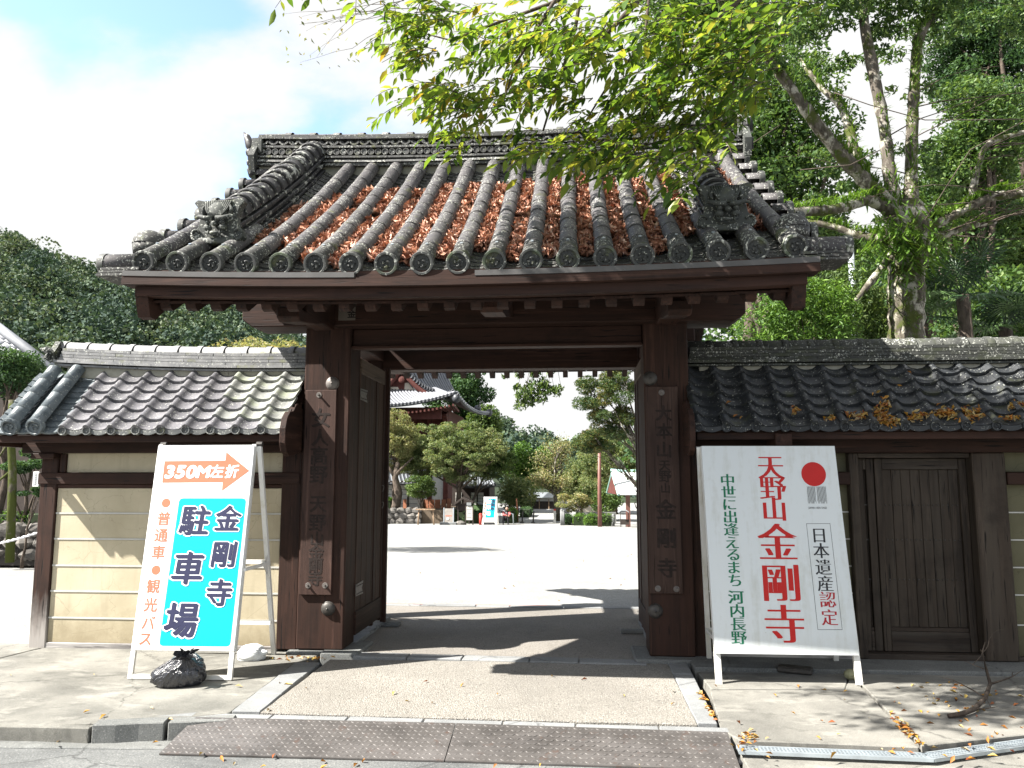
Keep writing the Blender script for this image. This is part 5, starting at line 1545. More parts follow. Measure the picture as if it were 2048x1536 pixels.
# ---- black rubbish bag weighing the frame down, white bag behind
from mathutils import noise as mnoise
def lumpy_bag(name, label, c, R, mat, seed, tilt=0., tie=(0, 0, 1), crease=1.0):
    """a soft plastic sack: squashed ball, creases running out from the tied neck"""
    m = MB(); seg, rings = 96, 60; vs = []
    tv = Vector(tie).normalized(); a1 = tv.orthogonal().normalized(); a2 = tv.cross(a1)
    for i in range(rings + 1):
        th = pi * i / rings
        for k in range(seg):
            ph = 2 * pi * k / seg
            d = Vector((sin(th) * cos(ph), sin(th) * sin(ph), cos(th)))
            al = math.acos(max(-1, min(1, d.dot(tv)))); az = atan2(d.dot(a2), d.dot(a1))
            w = 1.0
            w += .065 * crease * (abs(mnoise.noise(Vector((cos(az) * 1.9, sin(az) * 1.9, al * .55 + seed)))) * 2 - .5) * min(1, al)
            w += .030 * crease * (abs(mnoise.noise(Vector((cos(az) * 5 , sin(az) * 5 + al * .4, al * .7 + seed + 9)))) * 2 - .5) * min(1, al * 1.2)
            w += .05 * mnoise.noise(d * 1.6 + Vector((seed, 0, 0))) + .010 * mnoise.noise(d * 11 + Vector((0, seed, 0)))
            w += .16 * math.exp(-(al / .22) ** 2) - .10 * math.exp(-((al - .42) / .2) ** 2)
            v = Vector((R[0] * d.x * w, R[1] * d.y * w, R[2] * d.z * w)); v.z = max(v.z, -R[2] * .62); vs.append(v)
    Rm = Matrix.Rotation(tilt, 4, 'Z'); vs = [Rm @ v + Vector(c) for v in vs]; fs = []
    for i in range(rings):
        for k in range(seg): k2 = (k + 1) % seg; fs.append((i * seg + k, (i + 1) * seg + k, (i + 1) * seg + k2, i * seg + k2))
    m.add(vs, fs); o = m.build(name, mat, None, True, fix=False); tag(o, label, 'bag'); return o
b = lumpy_bag('rubbish_bag', 'crumpled black plastic bag lying against the foot of the parking sign', (-3.09, 6.02, .098), (.185, .13, .152), M_BAG, 3, .3, (.45, -.75, .75), 1.5)
mm = MB(); q = Vector((-3.035, 5.94, .205)); axv = Vector((.35, -.45, .85)).normalized(); u1 = axv.orthogonal().normalized(); u2 = axv.cross(u1)
vs = []; NS = 40; prof_ = ((-.035, .060, .10), (-.012, .026, .12), (.004, .012, .10), (.022, .022, .30), (.048, .046, .42), (.070, .066, .50))
for h_, r_, pl in prof_:
    for k in range(NS):
        a = 2 * pi * k / NS; rr_ = r_ * (1 + pl * (sin(a * 7 + h_ * 30) * .6 + sin(a * 11 + 1) * .4)); hh = h_ + .014 * sin(a * 3 + 1) * (h_ > .02)
        vs.append(q + axv * hh + u1 * rr_ * cos(a) * 1.25 + u2 * rr_ * sin(a) * .7)
mm.add(vs, [(i * NS + k, i * NS + (k + 1) % NS, (i + 1) * NS + (k + 1) % NS, (i + 1) * NS + k) for i in range(len(prof_) - 1) for k in range(NS)])
WORLD[b.name] = Matrix.Identity(4); mm.build('bag_tie', M_BAG, b, True, fix=False)
# drape the bag: pull one side out to a low point
for v in b.data.vertices:
    d = Vector((v.co.x + 3.09, v.co.y - 6.02, 0)); 
    if v.co.x < -3.09: 
        f = min(1, (-3.09 - v.co.x) / .2); v.co.z *= (1 - .45 * f); v.co.x -= .05 * f; v.co.y -= .03 * f
lumpy_bag('white_bag', 'white plastic bag weighting the frame behind the parking sign', (-2.90, 6.90, .045), (.13, .10, .085), M_WBAG, 8, .2, (1, -.3, .2))

# ---- right: temple sign
SR = thing('temple_sign', 'large white A-frame sign with red temple name, right of the gate', 'sign', (1.6, 6.6, 0))
BL2, BR2 = Vector((1.082, 6.385, 0)), Vector((2.217, 6.44, 0)); TL2, TR2 = Vector((1.052, 6.62, 1.878)), Vector((2.150, 6.66, 1.872))
ex, ez, ny, H = aframe(SR, TL2, TR2, BL2, BR2, 0, 0, M_BOARDR, 0)
PN = -np.array(ny); ny_ = ny
W2 = (TR2 - TL2).length
M = frame(BL2 + ex * .012, ex, ez, -ny)
vb = onboard(1430, 1306, BL2, .016)[2] / ez.z
lowR = onboard(1718, 1311, BL2, .016); lowL = onboard(1430, 1307, BL2, .016); tpl = onboard(1403, 892, BL2, .016); tpr = onboard(1669, 892, BL2, .016)
m = MB(); q = [lowL, lowR, tpr, tpl]; bk = [p + ny * .016 for p in q]
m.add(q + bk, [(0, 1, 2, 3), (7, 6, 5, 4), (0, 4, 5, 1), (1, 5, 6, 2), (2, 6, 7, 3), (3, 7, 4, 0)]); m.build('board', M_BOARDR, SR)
m = MB(); leg(m, onboard(1438, 1368, BL2, -.02), tpl + ex * .02 + ny * .035, .048, .03, ex); m.build('front_leg', M_FRAME, SR)
m = MB(); leg(m, onboard(1719, 1370, BL2, -.02), tpr - ex * .02 + ny * .035, .048, .03, ex); m.build('front_leg', M_FRAME, SR)
m = MB(); leg(m, Vector((1.157, 7.14, 0)), tpl + ny * .06 + ex * -.01, .04, .03, ex); m.build('back_leg', M_FRAME, SR)
m = MB(); leg(m, Vector((2.243, 7.15, 0)), tpr + ny * .06 - ex * .01, .04, .03, ex); m.build('back_leg', M_FRAME, SR)
m = MB(); m.box(1.14, 2.22, 7.03, 7.055, .27, .305); m.build('cross_bar', M_FRAME, SR)
m = MB(); m.box(1.13, 2.16, 6.85, 6.875, .95, .985); m.build('cross_bar', M_FRAME, SR)
m = MB(); m.box(1.12, 1.14, 6.45, 7.05, .27, .30); m.build('side_bar', M_FRAME, SR)
def zr_(x, y): return (1370 + x / 2.845, 860 + y / 2.845)
LB = dict(B0=BL2)
for ch, x, y, sz in (('天', 487, 212, .222), ('野', 500, 332, .222), ('山', 508, 452, .215), ('金', 527, 642, .325), ('剛', 547, 872, .325), ('寺', 567, 1108, .325)):
    glyph(ch, sz, MBd(*zr_(x, y), .0168, BL2), M_RED, SR, [(d, 0) for d in np.linspace(-.042, .042, 8)], offset=-.014)
dot(*zr_(732, 251), .1005, .0168, M_RED, SR, BL2, 'printed_disc', 40)
# grey emblem: woven vertical bars with a notched lower edge
m = MB()
for k in range(34):
    x0_ = 693 + k * 3.2
    if abs(k - 15.5) < 1: continue
    hb = 418 - (10 if k % 9 in (3, 4) and k > 3 else 0) - (14 if k in (16, 17) else 0)
    top = 320 + (3 if k % 2 else 0)
    pts = []
    for s_, j in ((0, 1.9), (1, 1.9)): pass
    n_ = 8; L_ = []; R2 = []
    for j in range(n_ + 1):
        yy_ = top + (hb - top) * j / n_; wob = 1.1 * sin(j * 1.7 + k)
        L_.append(onboard(*zr_(x0_ + wob + (yy_ - 320) * .08, yy_), BL2, .0168)); R2.append(onboard(*zr_(x0_ + 1.9 + wob + (yy_ - 320) * .08, yy_), BL2, .0168))
    m.add(L_ + R2, [(j, j + 1, n_ + 2 + j, n_ + 1 + j) for j in range(n_)])
m.build('printed_emblem', M_GREYP, SR, fix=False)
for k, ch in enumerate('JAPAN HERITAGE'):
    if ch != ' ': glyph(ch, .023, MBd(*zr_(704 + k * 7.7, 443), .0168, BL2), M_GREYP, SR, CIRC(.03, 6))
def outline(pts, w, lift, mat, name, parent, B0):
    m = MB(); P = [onboard(x, y, B0, lift) for x, y in pts]; c = sum(P, Vector()) / len(P)
    I = []
    for p in P:
        d = (p - c); I.append(p - ex * w * (1 if d.dot(ex) > 0 else -1) - ez * w * (1 if d.dot(ez) > 0 else -1))
    k = len(P); m.add(P + I, [(i, (i + 1) % k, k + (i + 1) % k, k + i) for i in range(k)]); m.build(name, mat, parent, fix=False)
outline([zr_(*p) for p in ((690, 532), (826, 531), (896, 1137), (755, 1137))], .003, .0168, M_BLACK, 'printed_box', SR, BL2)
for ch, x, y, mt in (('日', 763, 600, M_BLACK), ('本', 775, 688, M_BLACK), ('遺', 788, 782, M_BLACK), ('産', 800, 875, M_BLACK), ('認', 812, 967, M_DRED), ('定', 823, 1068, M_DRED)):
    glyph(ch, .133, MBd(*zr_(x, y), .0168, BL2), mt, SR, MINCHO, offset=-.010)
for ch, x, y in (('中', 242, 287), ('世', 248, 355), ('に', 254, 424), ('出', 258, 496), ('逢', 263, 567), ('え', 268, 640), ('る', 274, 710), ('ま', 279, 782), ('ち', 284, 855), ('河', 290, 952), ('内', 297, 1030), ('長', 303, 1105), ('野', 307, 1182)):
    glyph(ch, .112, MBd(*zr_(x, y), .0168, BL2), M_GREEN, SR, MINCHOB, squash=1.12, offset=0.0 if ch == '河' else -.008)

# things lying under the right sign
m = MB(); m.sphere((0, 0, 0), .055, 9, 6, (1, .8, .8)); o = m.build('mossy_stone', plain('lichen_stone', (.26, .26, .16), .9, var=.3, scale=20), None)
o.location = (*onZ(1702, 1358)[:2], .035); tag(o, 'small lichen-covered stone beside the right leg of the temple sign', 'stone')
m = MB(); m.cbox(-.14, .14, -.06, .06, 0, .05, .012, M=Matrix.Rotation(-.35, 4, 'Z')); o = m.build('dark_brick', M_IRON, None)
o.location = (*onZ(1590, 1345)[:2], .0); tag(o, 'dark weight lying in the shade beneath the temple sign', 'brick')

# ---- fallen branch
rr = random.Random(4)
m = MB()
P = [onZ(*p)[:2] for p in ((1897, 1438), (1925, 1437), (1950, 1428), (1972, 1410), (1982, 1390))]
zz_ = [.02, .03, .035, .05, .08]
main = [(p[0], p[1], z) for p, z in zip(P, zz_)]
base = Vector(main[-1])
main += [tuple(base + Vector((-.02, .0, .10))), tuple(base + Vector((-.035, .01, .22))), tuple(base + Vector((-.01, .01, .30)))]
m.tube(main, [.014, .018, .017, .015, .013, .010, .006, .002], 7)
for s, d, L, r0 in ((5, (-.9, .1, .35), .16, .005), (4, (1, .4, .25), .34, .009), (3, (-.8, .3, .35), .30, .006), (6, (.5, 0, .8), .10, .004), (2, (.9, -.3, .2), .14, .006)):
    a = Vector(main[s]); b = a + Vector(d).normalized() * L; pp, ra = limb(a, b, r0, .0015, rr, .15, 5); m.tube(pp, ra, 5)
    c = Vector(pp[3]); pp, ra = limb(c, c + Vector((rr.uniform(-.1, .2), rr.uniform(-.1, .1), rr.uniform(0, .12))), r0 * .5, .001, rr, .2, 4); m.tube(pp, ra, 4)
o = m.build('fallen_branch', BARK, None, True, fix=False); tag(o, 'bare forked branch lying on the right-hand pavement slabs', 'branch')

# ---- scattered leaves on the ground
r = np.random.default_rng(21)
pts = []; 
def scat(poly_px, n, z=.006, sig=None):
    for _ in range(n):
        x = r.uniform(poly_px[0], poly_px[2]); y = r.uniform(poly_px[1], poly_px[3]); p = onZ(x, y, z); pts.append((p[0], p[1], z + r.uniform(0, .006)))
scat((1420, 1370, 2060, 1490), 40); scat((1850, 1340, 2060, 1480), 30); scat((0, 1340, 640, 1440), 10); scat((560, 1340, 1400, 1430), 13)
scat((1480, 1492, 2060, 1520), 18, -.01); scat((40, 1440, 340, 1500), 6, -.09); scat((340, 1508, 1500, 1536), 9, -.112); scat((80, 1470, 1500, 1536), 9, -.10)
scat((1860, 1400, 1990, 1450), 16)
for _ in range(40):
    t = r.uniform(0, 1); x = 1785 + t * 60; y = 1430 + t * 62; p = onZ(x + r.normal(0, 4), y + r.normal(0, 3), .01); pts.append((p[0], p[1], .012))
for _ in range(26):
    t = r.uniform(0, 1); x = 1400 + t * 30; y = 1385 + t * 55; p = onZ(x + r.normal(0, 3), y, .01); pts.append((p[0], p[1], .012))
for _ in range(26):
    x = r.normal(1500, 18); y = r.normal(1478, 8); p = onZ(x, y, .0); pts.append((p[0], p[1], .006))
for _ in range(20): p = onZ(r.normal(112, 14), r.normal(1478, 4), -.11); pts.append((p[0], p[1], -.10))
for _ in range(26): p = onZ(r.normal(600, 40), r.normal(1317, 3), .0); pts.append((p[0], p[1], .006))
for _ in range(60):
    Y = 10 + 14 * r.uniform() ** 1.5; pts.append((r.uniform(-3, 3), Y, gz(Y) + .01))
me = leaf_mesh('ground_leaves', np.array(pts), .048, L_LITTER, r, .38, 1.6, fold=.35)
tag(link('ground_leaves', me), 'scattered yellow and orange leaves on the pavement and gravel', 'fallen leaves', kind='stuff')
# ================================================================ vegetation
S = np.array(SUN_DIR)
# ---------------- hills, with forest on them
def interp_sky(pts): xs, ys = zip(*pts); return lambda px: float(np.interp(px, xs, ys))
def hill(name, label, Y0, Y1, pxr, sky, treeh, ncrown, cr, nleaf, leafsize, seed, mat, zfoot=-1.0, depth=1.0):
    """terrain rising from Y0 to the skyline at Y1; then a wood on it"""
    r = np.random.default_rng(seed)
    pxs = np.linspace(pxr[0], pxr[1], 30); ts = np.linspace(0, 1, 9)
    vs = []
    for t in ts:
        for px in pxs:
            y = Y0 + (Y1 - Y0) * t; p = onY(px, sky(px), Y1); zt = p[2] - treeh
            x = onY(px, 768, y)[0]
            vs.append((x, y, zfoot + (zt - zfoot) * (t ** .85)))
    for px in pxs:   # far side
        p = onY(px, 768, Y1 * 1.6); vs.append((p[0], p[1], zfoot))
    n = len(pxs); m = MB(); m.add(vs, [(j * n + i, j * n + i + 1, (j + 1) * n + i + 1, (j + 1) * n + i) for j in range(len(ts)) for i in range(n - 1)])
    struct(m.build(name, HILLM, smooth=True))
    cents = []; rad = []
    for k in range(ncrown):
        px = r.uniform(*pxr); t = r.uniform(0, 1) ** .7 if k > ncrown * .22 else r.uniform(.93, 1.0)
        y = Y0 + (Y1 - Y0) * t; zt = onY(px, sky(px), Y1)[2] - treeh; x = onY(px, 768, y)[0]
        z = zfoot + (zt - zfoot) * t ** .85
        R = cr * r.uniform(.65, 1.25); cents.append((x, y, z + treeh - R * .75 + r.normal(0, treeh * .10))); rad.append(R)
    cents = np.array(cents); rad = np.array(rad)
    # sub-clumps on each crown
    K = 13
    d = r.normal(size=(ncrown, K, 3)); d[..., 2] = np.abs(d[..., 2]) * 1.1 - .25; d /= np.linalg.norm(d, axis=2)[..., None]
    sc = cents[:, None, :] + d * rad[:, None, None] * .68; sr = rad[:, None] * r.uniform(.24, .46, (ncrown, K))
    sc = sc.reshape(-1, 3); sr = sr.reshape(-1)
    P, idx = clumps(sc, sr, nleaf, r, .72, .9)
    base = np.repeat(r.uniform(.05, .95, ncrown), K)[idx]
    me = leaf_mesh(label[0], P, leafsize, mat, r, .75, .35, None, cshift=base * .75 + .08 + r.uniform(-.05, .05, len(P)))
    o = link(label[0], me); tag(o, label[1], label[2], kind='stuff'); return o
HILLM = plain('hill_ground', (.022, .034, .016), .95, var=.3, scale=.3)
hill('hill', ('hillside_forest', 'dense dark green wood covering the hill beyond the left wall', 'forest'), 48, 112, (-420, 790),
     interp_sky([(-420, 440), (0, 484), (40, 490), (75, 505), (120, 516), (150, 540), (200, 558), (260, 565), (330, 585), (400, 598), (450, 612), (490, 636), (560, 668), (680, 740), (790, 950)]), 7.0, 330, 4.3, 370000, .43, 41, L_HILL)
hill('distant_hill', ('distant_forest', 'far wooded ridge glimpsed through the gate opening behind the maples', 'forest'), 85, 165, (800, 1420),
     interp_sky([(800, 950), (860, 835), (960, 838), (1000, 848), (1040, 862), (1075, 874), (1105, 878), (1125, 905), (1170, 905), (1230, 885), (1330, 880), (1420, 950)]), 7.5, 90, 4.2, 70000, .55, 42, L_HILL, -1.5)
hill('right_hill', ('slope_forest', 'deep green wood on the rising slope behind the right wall', 'forest'), 26, 50, (1390, 2500),
     interp_sky([(1390, 945), (1430, 800), (1480, 620), (1560, 560), (1660, 520), (1740, 500), (1820, 470), (1880, 400), (1960, 300), (2048, 260), (2500, 100)]), 6.5, 110, 3.2, 130000, .26, 43, L_DARK, -.5)

# ---------------- individual trees on the right
def T(name, label, px, py, Y, rx, ry, mat, barkm, n, leaf, k, cr, seed, base_px=None, **kw):
    c = onY(px, py, Y); sc = Y / F_PX
    b = (onY(base_px if base_px else px, 768, Y)[0], Y, kw.pop('bz', gz(Y) - .02))
    return tree(name, label, b, tuple(c), (rx * sc, rx * sc * .9, ry * sc), mat, barkm, n, leaf, k, cr, seed=seed, **kw)
T('broadleaf_tree', 'dark glossy broadleaf tree rising behind the right end of the gate roof', 1560, 290, 19, 120, 250, L_DARK, BARK, 24000, .125, 90, .62, 51, trunk_r=.22, inner=.2)
T('broadleaf_tree', 'tall dark tree above the gate ridge, its top out of the picture', 1440, 40, 21, 150, 130, L_DARK, BARK, 13000, .135, 44, .65, 52, trunk_r=.22, inner=.2)
T('broadleaf_tree', 'broadleaf tree with dense dark clumps right of the two upright mossy limbs', 1950, 330, 18, 85, 190, L_DARK, BARK, 18000, .115, 60, .55, 53, trunk_r=.25, inner=.25)
T('cedar_tree', 'tall bright green evergreen filling the top right corner', 1990, 120, 24, 115, 210, L_CEDAR, BARK, 40000, .12, 90, .75, 54, trunk_r=.3, inner=.25, flat=.6)
T('broadleaf_tree', 'pale grey-green broadleaf tree at the right edge above the palms', 2010, 500, 20, 90, 130, L_MID, BARK, 16000, .115, 50, .6, 55, trunk_r=.2)
T('broadleaf_tree', 'feathery green tree between the grey pole and the gate roof corner', 1620, 520, 22, 90, 110, L_MID, BARK, 13000, .11, 44, .55, 56, trunk_r=.15)
T('broadleaf_tree', 'blue-green tree behind the mossy trunk at the height of its fork', 1880, 480, 23, 90, 120, L_MID, BARK, 13000, .12, 44, .6, 57, trunk_r=.15)
T('bush', 'light green bush with narrow leaves above the right wall left of the mossy trunk', 1600, 640, 11.5, 110, 75, L_HEDGE, BARK, 9000, .085, 40, .30, 58, trunk_r=.03, droop=.35, aspect=.28, cat='bush')
T('bush', 'tall fine-leaved green bush around the foot of the grey pole', 1700, 620, 12.5, 75, 80, L_MID, BARK, 7000, .085, 34, .30, 59, trunk_r=.03, droop=.35, aspect=.28, cat='bush')
T('bush', 'dark bush behind the palms at the right edge of the picture', 2010, 640, 16, 120, 90, L_DARK, BARK, 8000, .12, 34, .5, 60, trunk_r=.05, cat='bush')

# ---------------- the mossy forked tree
MT = thing('mossy_tree', 'big old tree with mossy bark, forked limbs and ferns behind the right wall', 'tree', (onY(1812, 768, 12)[0], 12, -.08))
YM = 12.0; rr = random.Random(77); rn = np.random.default_rng(77)
def mlimb(name, pts, r_, mat=BARKM, dy=0.0, seg=10, sub=5, lump=.12):
    P = []; Rr = []
    n = len(pts)
    for i in range(n - 1):
        a = onY(*pts[i], YM + dy * i / n); b = onY(*pts[i + 1], YM + dy * (i + 1) / n)
        for j in range(sub):
            t = j / sub; P.append(Vector(a * (1 - t) + b * t)); Rr.append((r_[i] * (1 - t) + r_[i + 1] * t) * (1 if name == 'trunk' else .85) * YM / F_PX * (1 + lump * rr.uniform(-1, 1)))
    P.append(Vector(onY(*pts[-1], YM + dy))); Rr.append(r_[-1] * YM / F_PX)
    for _ in range(2):
        for i in range(1, len(P) - 1): P[i] = P[i] * .5 + (P[i - 1] + P[i + 1]) * .25
    m = MB(); m.tube(P, Rr, seg); 
    return m.build(name, mat, MT, True, fix=False), P, Rr
mlimb('trunk', [(1808, 1150), (1810, 900), (1812, 690), (1812, 600), (1813, 540), (1818, 490), (1815, 440), (1812, 405)], [48, 40, 33, 33, 35, 40, 44, 26], lump=.08, seg=16)
LM = {}
LM['A'] = mlimb('limb', [(1812, 460), (1780, 410), (1735, 368), (1690, 318), (1640, 258), (1592, 190), (1540, 120), (1492, 68), (1440, 0), (1400, -80)], [24, 20, 17, 16, 15, 13, 11, 9, 7, 5], dy=-1.0)
LM['B'] = mlimb('limb', [(1808, 440), (1785, 390), (1778, 340), (1770, 260), (1748, 150), (1728, 50), (1715, -70)], [19, 17, 15, 14, 13, 12, 10], BARKL, dy=.3)
LM['C'] = mlimb('limb', [(1822, 440), (1822, 350), (1824, 260), (1830, 150), (1836, 75), (1870, 18), (1940, -50)], [19, 16, 13, 12, 12, 10, 8], dy=.5)
LM['D'] = mlimb('limb', [(1800, 440), (1770, 415), (1735, 398), (1700, 412), (1650, 422), (1575, 424)], [20, 14, 12, 12, 11, 10], dy=-1.2)
LM['E'] = mlimb('limb', [(1805, 480), (1760, 478), (1715, 470), (1660, 450), (1600, 440)], [18, 12, 9, 8, 6], dy=.8)
LM['F'] = mlimb('limb', [(1800, 500), (1775, 520), (1745, 560), (1712, 600)], [14, 10, 8, 4], dy=-.4)
LM['G'] = mlimb('limb', [(1745, 375), (1712, 320), (1698, 250), (1680, 205), (1645, 180), (1600, 120)], [16, 13, 11, 10, 7, 5], dy=1.2)
LM['H'] = mlimb('limb', [(1825, 460), (1880, 445), (1945, 410), (1985, 392), (2060, 385), (2150, 372)], [18, 12, 10, 11, 9, 6], dy=-.6)
LM['I'] = mlimb('limb', [(1940, 408), (1952, 350), (1965, 300), (1985, 280), (2060, 262)], [9, 7, 6, 6, 5], dy=.2)
LM['J'] = mlimb('limb', [(1830, 470), (1890, 470), (1950, 450), (1990, 445)], [14, 9, 6, 4], dy=.8)
# thin bare twigs
m = MB()
for k in range(34):
    key = rr.choice('HIJHCBJH'); P = LM[key][1]; s = P[rr.randint(3, len(P) - 1)]
    ang = rr.uniform(-.25, .35); L = rr.uniform(.8, 2.4)
    e = s + Vector((L * cos(ang) * (1 if rr.random() < .8 else -1), rr.uniform(-1, .4), L * sin(ang)))
    a, b = limb(s, e, .011, .002, rr, .12, 7); m.tube(a, b, 4)
    for _ in range(3):
        q = a[rr.randint(2, 6)]; e2 = q + Vector((rr.uniform(-.2, .6), rr.uniform(-.3, .3), rr.uniform(-.25, .4))); c, d = limb(q, e2, .005, .0012, rr, .15, 4); m.tube(c, d, 3)
for pts in ([(1668, 185), (1740, 210), (1850, 240), (1950, 240), (2060, 238)], [(1600, 340), (1700, 330), (1760, 300)], [(1850, 440), (1940, 300), (2060, 236)], [(1560, 250), (1500, 290)]):
    m.tube([onY(x, y, 10.6) for x, y in pts], .007, 5)
m.build('bare_twigs', BARK, MT, True, fix=False)['kind'] = 'stuff'
# hanging ferns and small epiphytes
blades = []
for key, lo_, hi_, n in (('D', 4, 99, 420), ('E', 0, 99, 300), ('A', 2, 45, 1100), ('B', 0, 18, 300), ('C', 0, 28, 620), ('H', 0, 22, 520), ('J', 0, 99, 200), ('I', 0, 9, 80), ('G', 0, 25, 420)):
    P, Rr = LM[key][1], LM[key][2]
    for _ in range(n):
        i = min(len(P) - 1, rn.integers(lo_, min(hi_, len(P)))); c = P[i]; R_ = Rr[min(i, len(Rr) - 1)]
        a = rn.normal(pi / 2, .9); blades.append((c.x + R_ * cos(a) * .9 * rn.uniform(.2, 1), c.y + R_ * rn.uniform(-1, 1), c.z + R_ * sin(a), rn.uniform(.07, .17), rn.uniform(-1, 1), 1))
c = onY(1818, 470, YM - .35)
for _ in range(900): blades.append((c[0] + rn.normal(0, .26), c[1] + rn.uniform(-.15, .5), c[2] + rn.normal(0, .30), rn.uniform(.12, .26), rn.uniform(-1, 1), -.7))
for _ in range(260):
    p = onY(1812 + rn.uniform(-38, 38), rn.uniform(480, 690), YM - .28); blades.append((p[0], p[1], p[2], rn.uniform(.05, .11), rn.uniform(-1, 1), -.5))
bl = np.array(blades); n = len(bl)
base = bl[:, :3]; az = rn.uniform(0, 2 * pi, n); L = bl[:, 3]; out_ = np.stack([np.cos(az), np.sin(az) - .5, 0 * az], 1)
up = np.array([0, 0, 1.0]) * bl[:, 5][:, None]
midp = base + out_ * (L * .35)[:, None] + up * (L * .6)[:, None]; tip = base + out_ * (L * .9)[:, None] + up * (L * np.where(bl[:, 5] > 0, .55, 1.1))[:, None]
sd = np.stack([-np.sin(az), np.cos(az), 0 * az], 1) * (L * .07)[:, None]
V = np.stack([base - sd, base + sd, midp + sd, midp - sd, tip], 1).reshape(-1, 3); i = np.arange(n) * 5
Tq = np.stack([np.stack([i, i + 1, i + 2], 1), np.stack([i, i + 2, i + 3], 1), np.stack([i + 3, i + 2, i + 4], 1)], 1).reshape(-1, 3)
uv = np.repeat(np.stack([rn.uniform(0, 1, n), rn.uniform(0, 1, n)], 1), 3, axis=0)
o = link('fern_growth', fast_mesh('fern_growth', V, Tq, uv, [L_FERN]), MT); o['kind'] = 'stuff'
# its own leaves high up, and ivy-like growth behind the fork
cc = []; 
for px, py, Y, R_ in ((1700, -10, 11.5, .9), (1800, 0, 12.3, 1.0), (1880, 20, 12.6, .8), (1760, 40, 12.3, .5), (1860, 70, 12.6, .35), (1600, 40, 11.2, .8), (1540, 80, 11.0, .6), (1960, -30, 12.8, 1.0), (1640, -40, 11.5, 1.1), (1900, -20, 12.5, .9), (1700, 300, 13.2, .5), (1660, 360, 13.0, .5), (1860, 330, 13.2, .45), (1760, 470, 13.0, .4), (1870, 420, 13.2, .5), (1730, 120, 12.8, .45), (1860, 180, 13, .35)):
    cc.append((onY(px, py, Y), R_))
allc = []; allr = []
for c, R_ in cc:
    for _ in range(9): allc.append(c + rn.normal(size=3) * R_ * np.array([.6, .6, .32])); allr.append(R_ * rn.uniform(.22, .4))
P, idx = clumps(np.array(allc), np.array(allr), 15000, rn, .3, .6)
link('crown', leaf_mesh('crown', P, .105, L_DARK, rn, .42, .4, .3), MT)

# ---------------- grey pole
gp = MB(); p0 = onY(1718, 800, 13.5); gp.tube([(p0[0], 13.5, -.15), (p0[0], 13.5, onY(1716, 474, 13.5)[2])], [.062, .052], 14)
tag(gp.build('steel_pole', M_POLE, None, True, fix=False), 'pale grey steel pole standing among the bushes left of the mossy trunk', 'pole')

# ---------------- fan palms
def palm(label, px, py, Y, R_, nf, seed):
    r_ = random.Random(seed); c = Vector(onY(px, py, Y)); t = thing('fan_palm', label, 'palm', (c.x, Y, gz(Y)), 'fan palms behind the right wall')
    m = MB(); m.tube([(c.x, Y, gz(Y) - .1), (c.x + .05, Y, c.z * .5), (c.x, Y, c.z)], [.10, .09, .11], 9); m.build('trunk', BARK, t, True, fix=False)
    for k in range(nf):
        az = 2 * pi * k / nf + r_.uniform(-.3, .3); el = r_.uniform(-.35, 1.1)
        d = Vector((cos(az) * cos(el), sin(az) * cos(el), sin(el))); st = c + d * R_ * r_.uniform(.45, .75)
        m = MB(); m.tube([c, c.lerp(st, .5) + Vector((0, 0, .05)), st], [.012, .010, .008], 5, 0)
        side = d.cross(Vector((0, 0, 1))).normalized(); nrm = side.cross(d).normalized()
        nb = 22
        for b in range(nb):
            a = radians(-150 + 300 * b / (nb - 1)); v = (d * cos(a) + side * sin(a)).normalized(); L = R_ * .62 * (1 - .18 * abs(a) / 2.6)
            w = .020; pv = nrm.cross(v).normalized() * w; mid = st + v * L * .55 + nrm * .02; tip = st + v * L - Vector((0, 0, L * r_.uniform(.08, .28)))
            m.add([st, mid - pv, mid + nrm * .012, mid + pv, tip], [(0, 1, 2), (0, 2, 3), (1, 4, 2), (2, 4, 3)], 0)
        me = m.mesh('frond'); uvl = me.uv_layers.new(name='UVMap'); val = r_.random()
        for l in uvl.data: l.uv = (val, .5)
        finish('frond', me, L_PALM, t)
palm('fan palm with fanned fronds just right of the mossy trunk', 1925, 590, 13.5, .95, 15, 1)
palm('fan palm half hidden behind the mossy trunk', 1840, 630, 14.2, .8, 12, 2)
palm('fan palm low at the right edge of the picture', 2010, 655, 14.0, .85, 13, 3)

# ---------------- overhanging branches close to the gate
OT = thing('overhanging_tree', 'leafy yellow-green branches hanging in front of the gate roof from a tree at the right', 'tree', (5.3, 4.6, -.0))
rn = np.random.default_rng(99); rr = random.Random(99)
reg = [(880, 40, 95, 55, 34), (1010, 60, 95, 60, 36), (850, 100, 60, 30, 14), (1110, 60, 110, 60, 40), (1210, 80, 110, 80, 46), (1330, 90, 130, 90, 60), (1450, 60, 110, 75, 46), (1530, 50, 60, 60, 16),
       (890, 185, 90, 32, 28), (960, 215, 60, 36, 20), (1060, 165, 80, 45, 24), (1160, 190, 75, 45, 24), (1290, 190, 100, 60, 42), (1400, 200, 105, 65, 44), (1490, 190, 60, 80, 20),
       (925, 268, 20, 28, 7), (1105, 285, 50, 24, 16), (1180, 305, 65, 32, 24), (1250, 290, 75, 42, 32), (1335, 318, 55, 34, 20), (1400, 280, 55, 42, 20), (1375, 340, 28, 22, 7), (1450, 240, 50, 40, 14), (1300, 250, 90, 40, 14), (1560, 110, 40, 60, 12), (1600, 30, 50, 40, 12), (1400, 120, 90, 60, 14), (1500, 110, 70, 70, 16)]
tw = MB(); LP = []; LA = []; LB_ = []; LN = []; LS = []
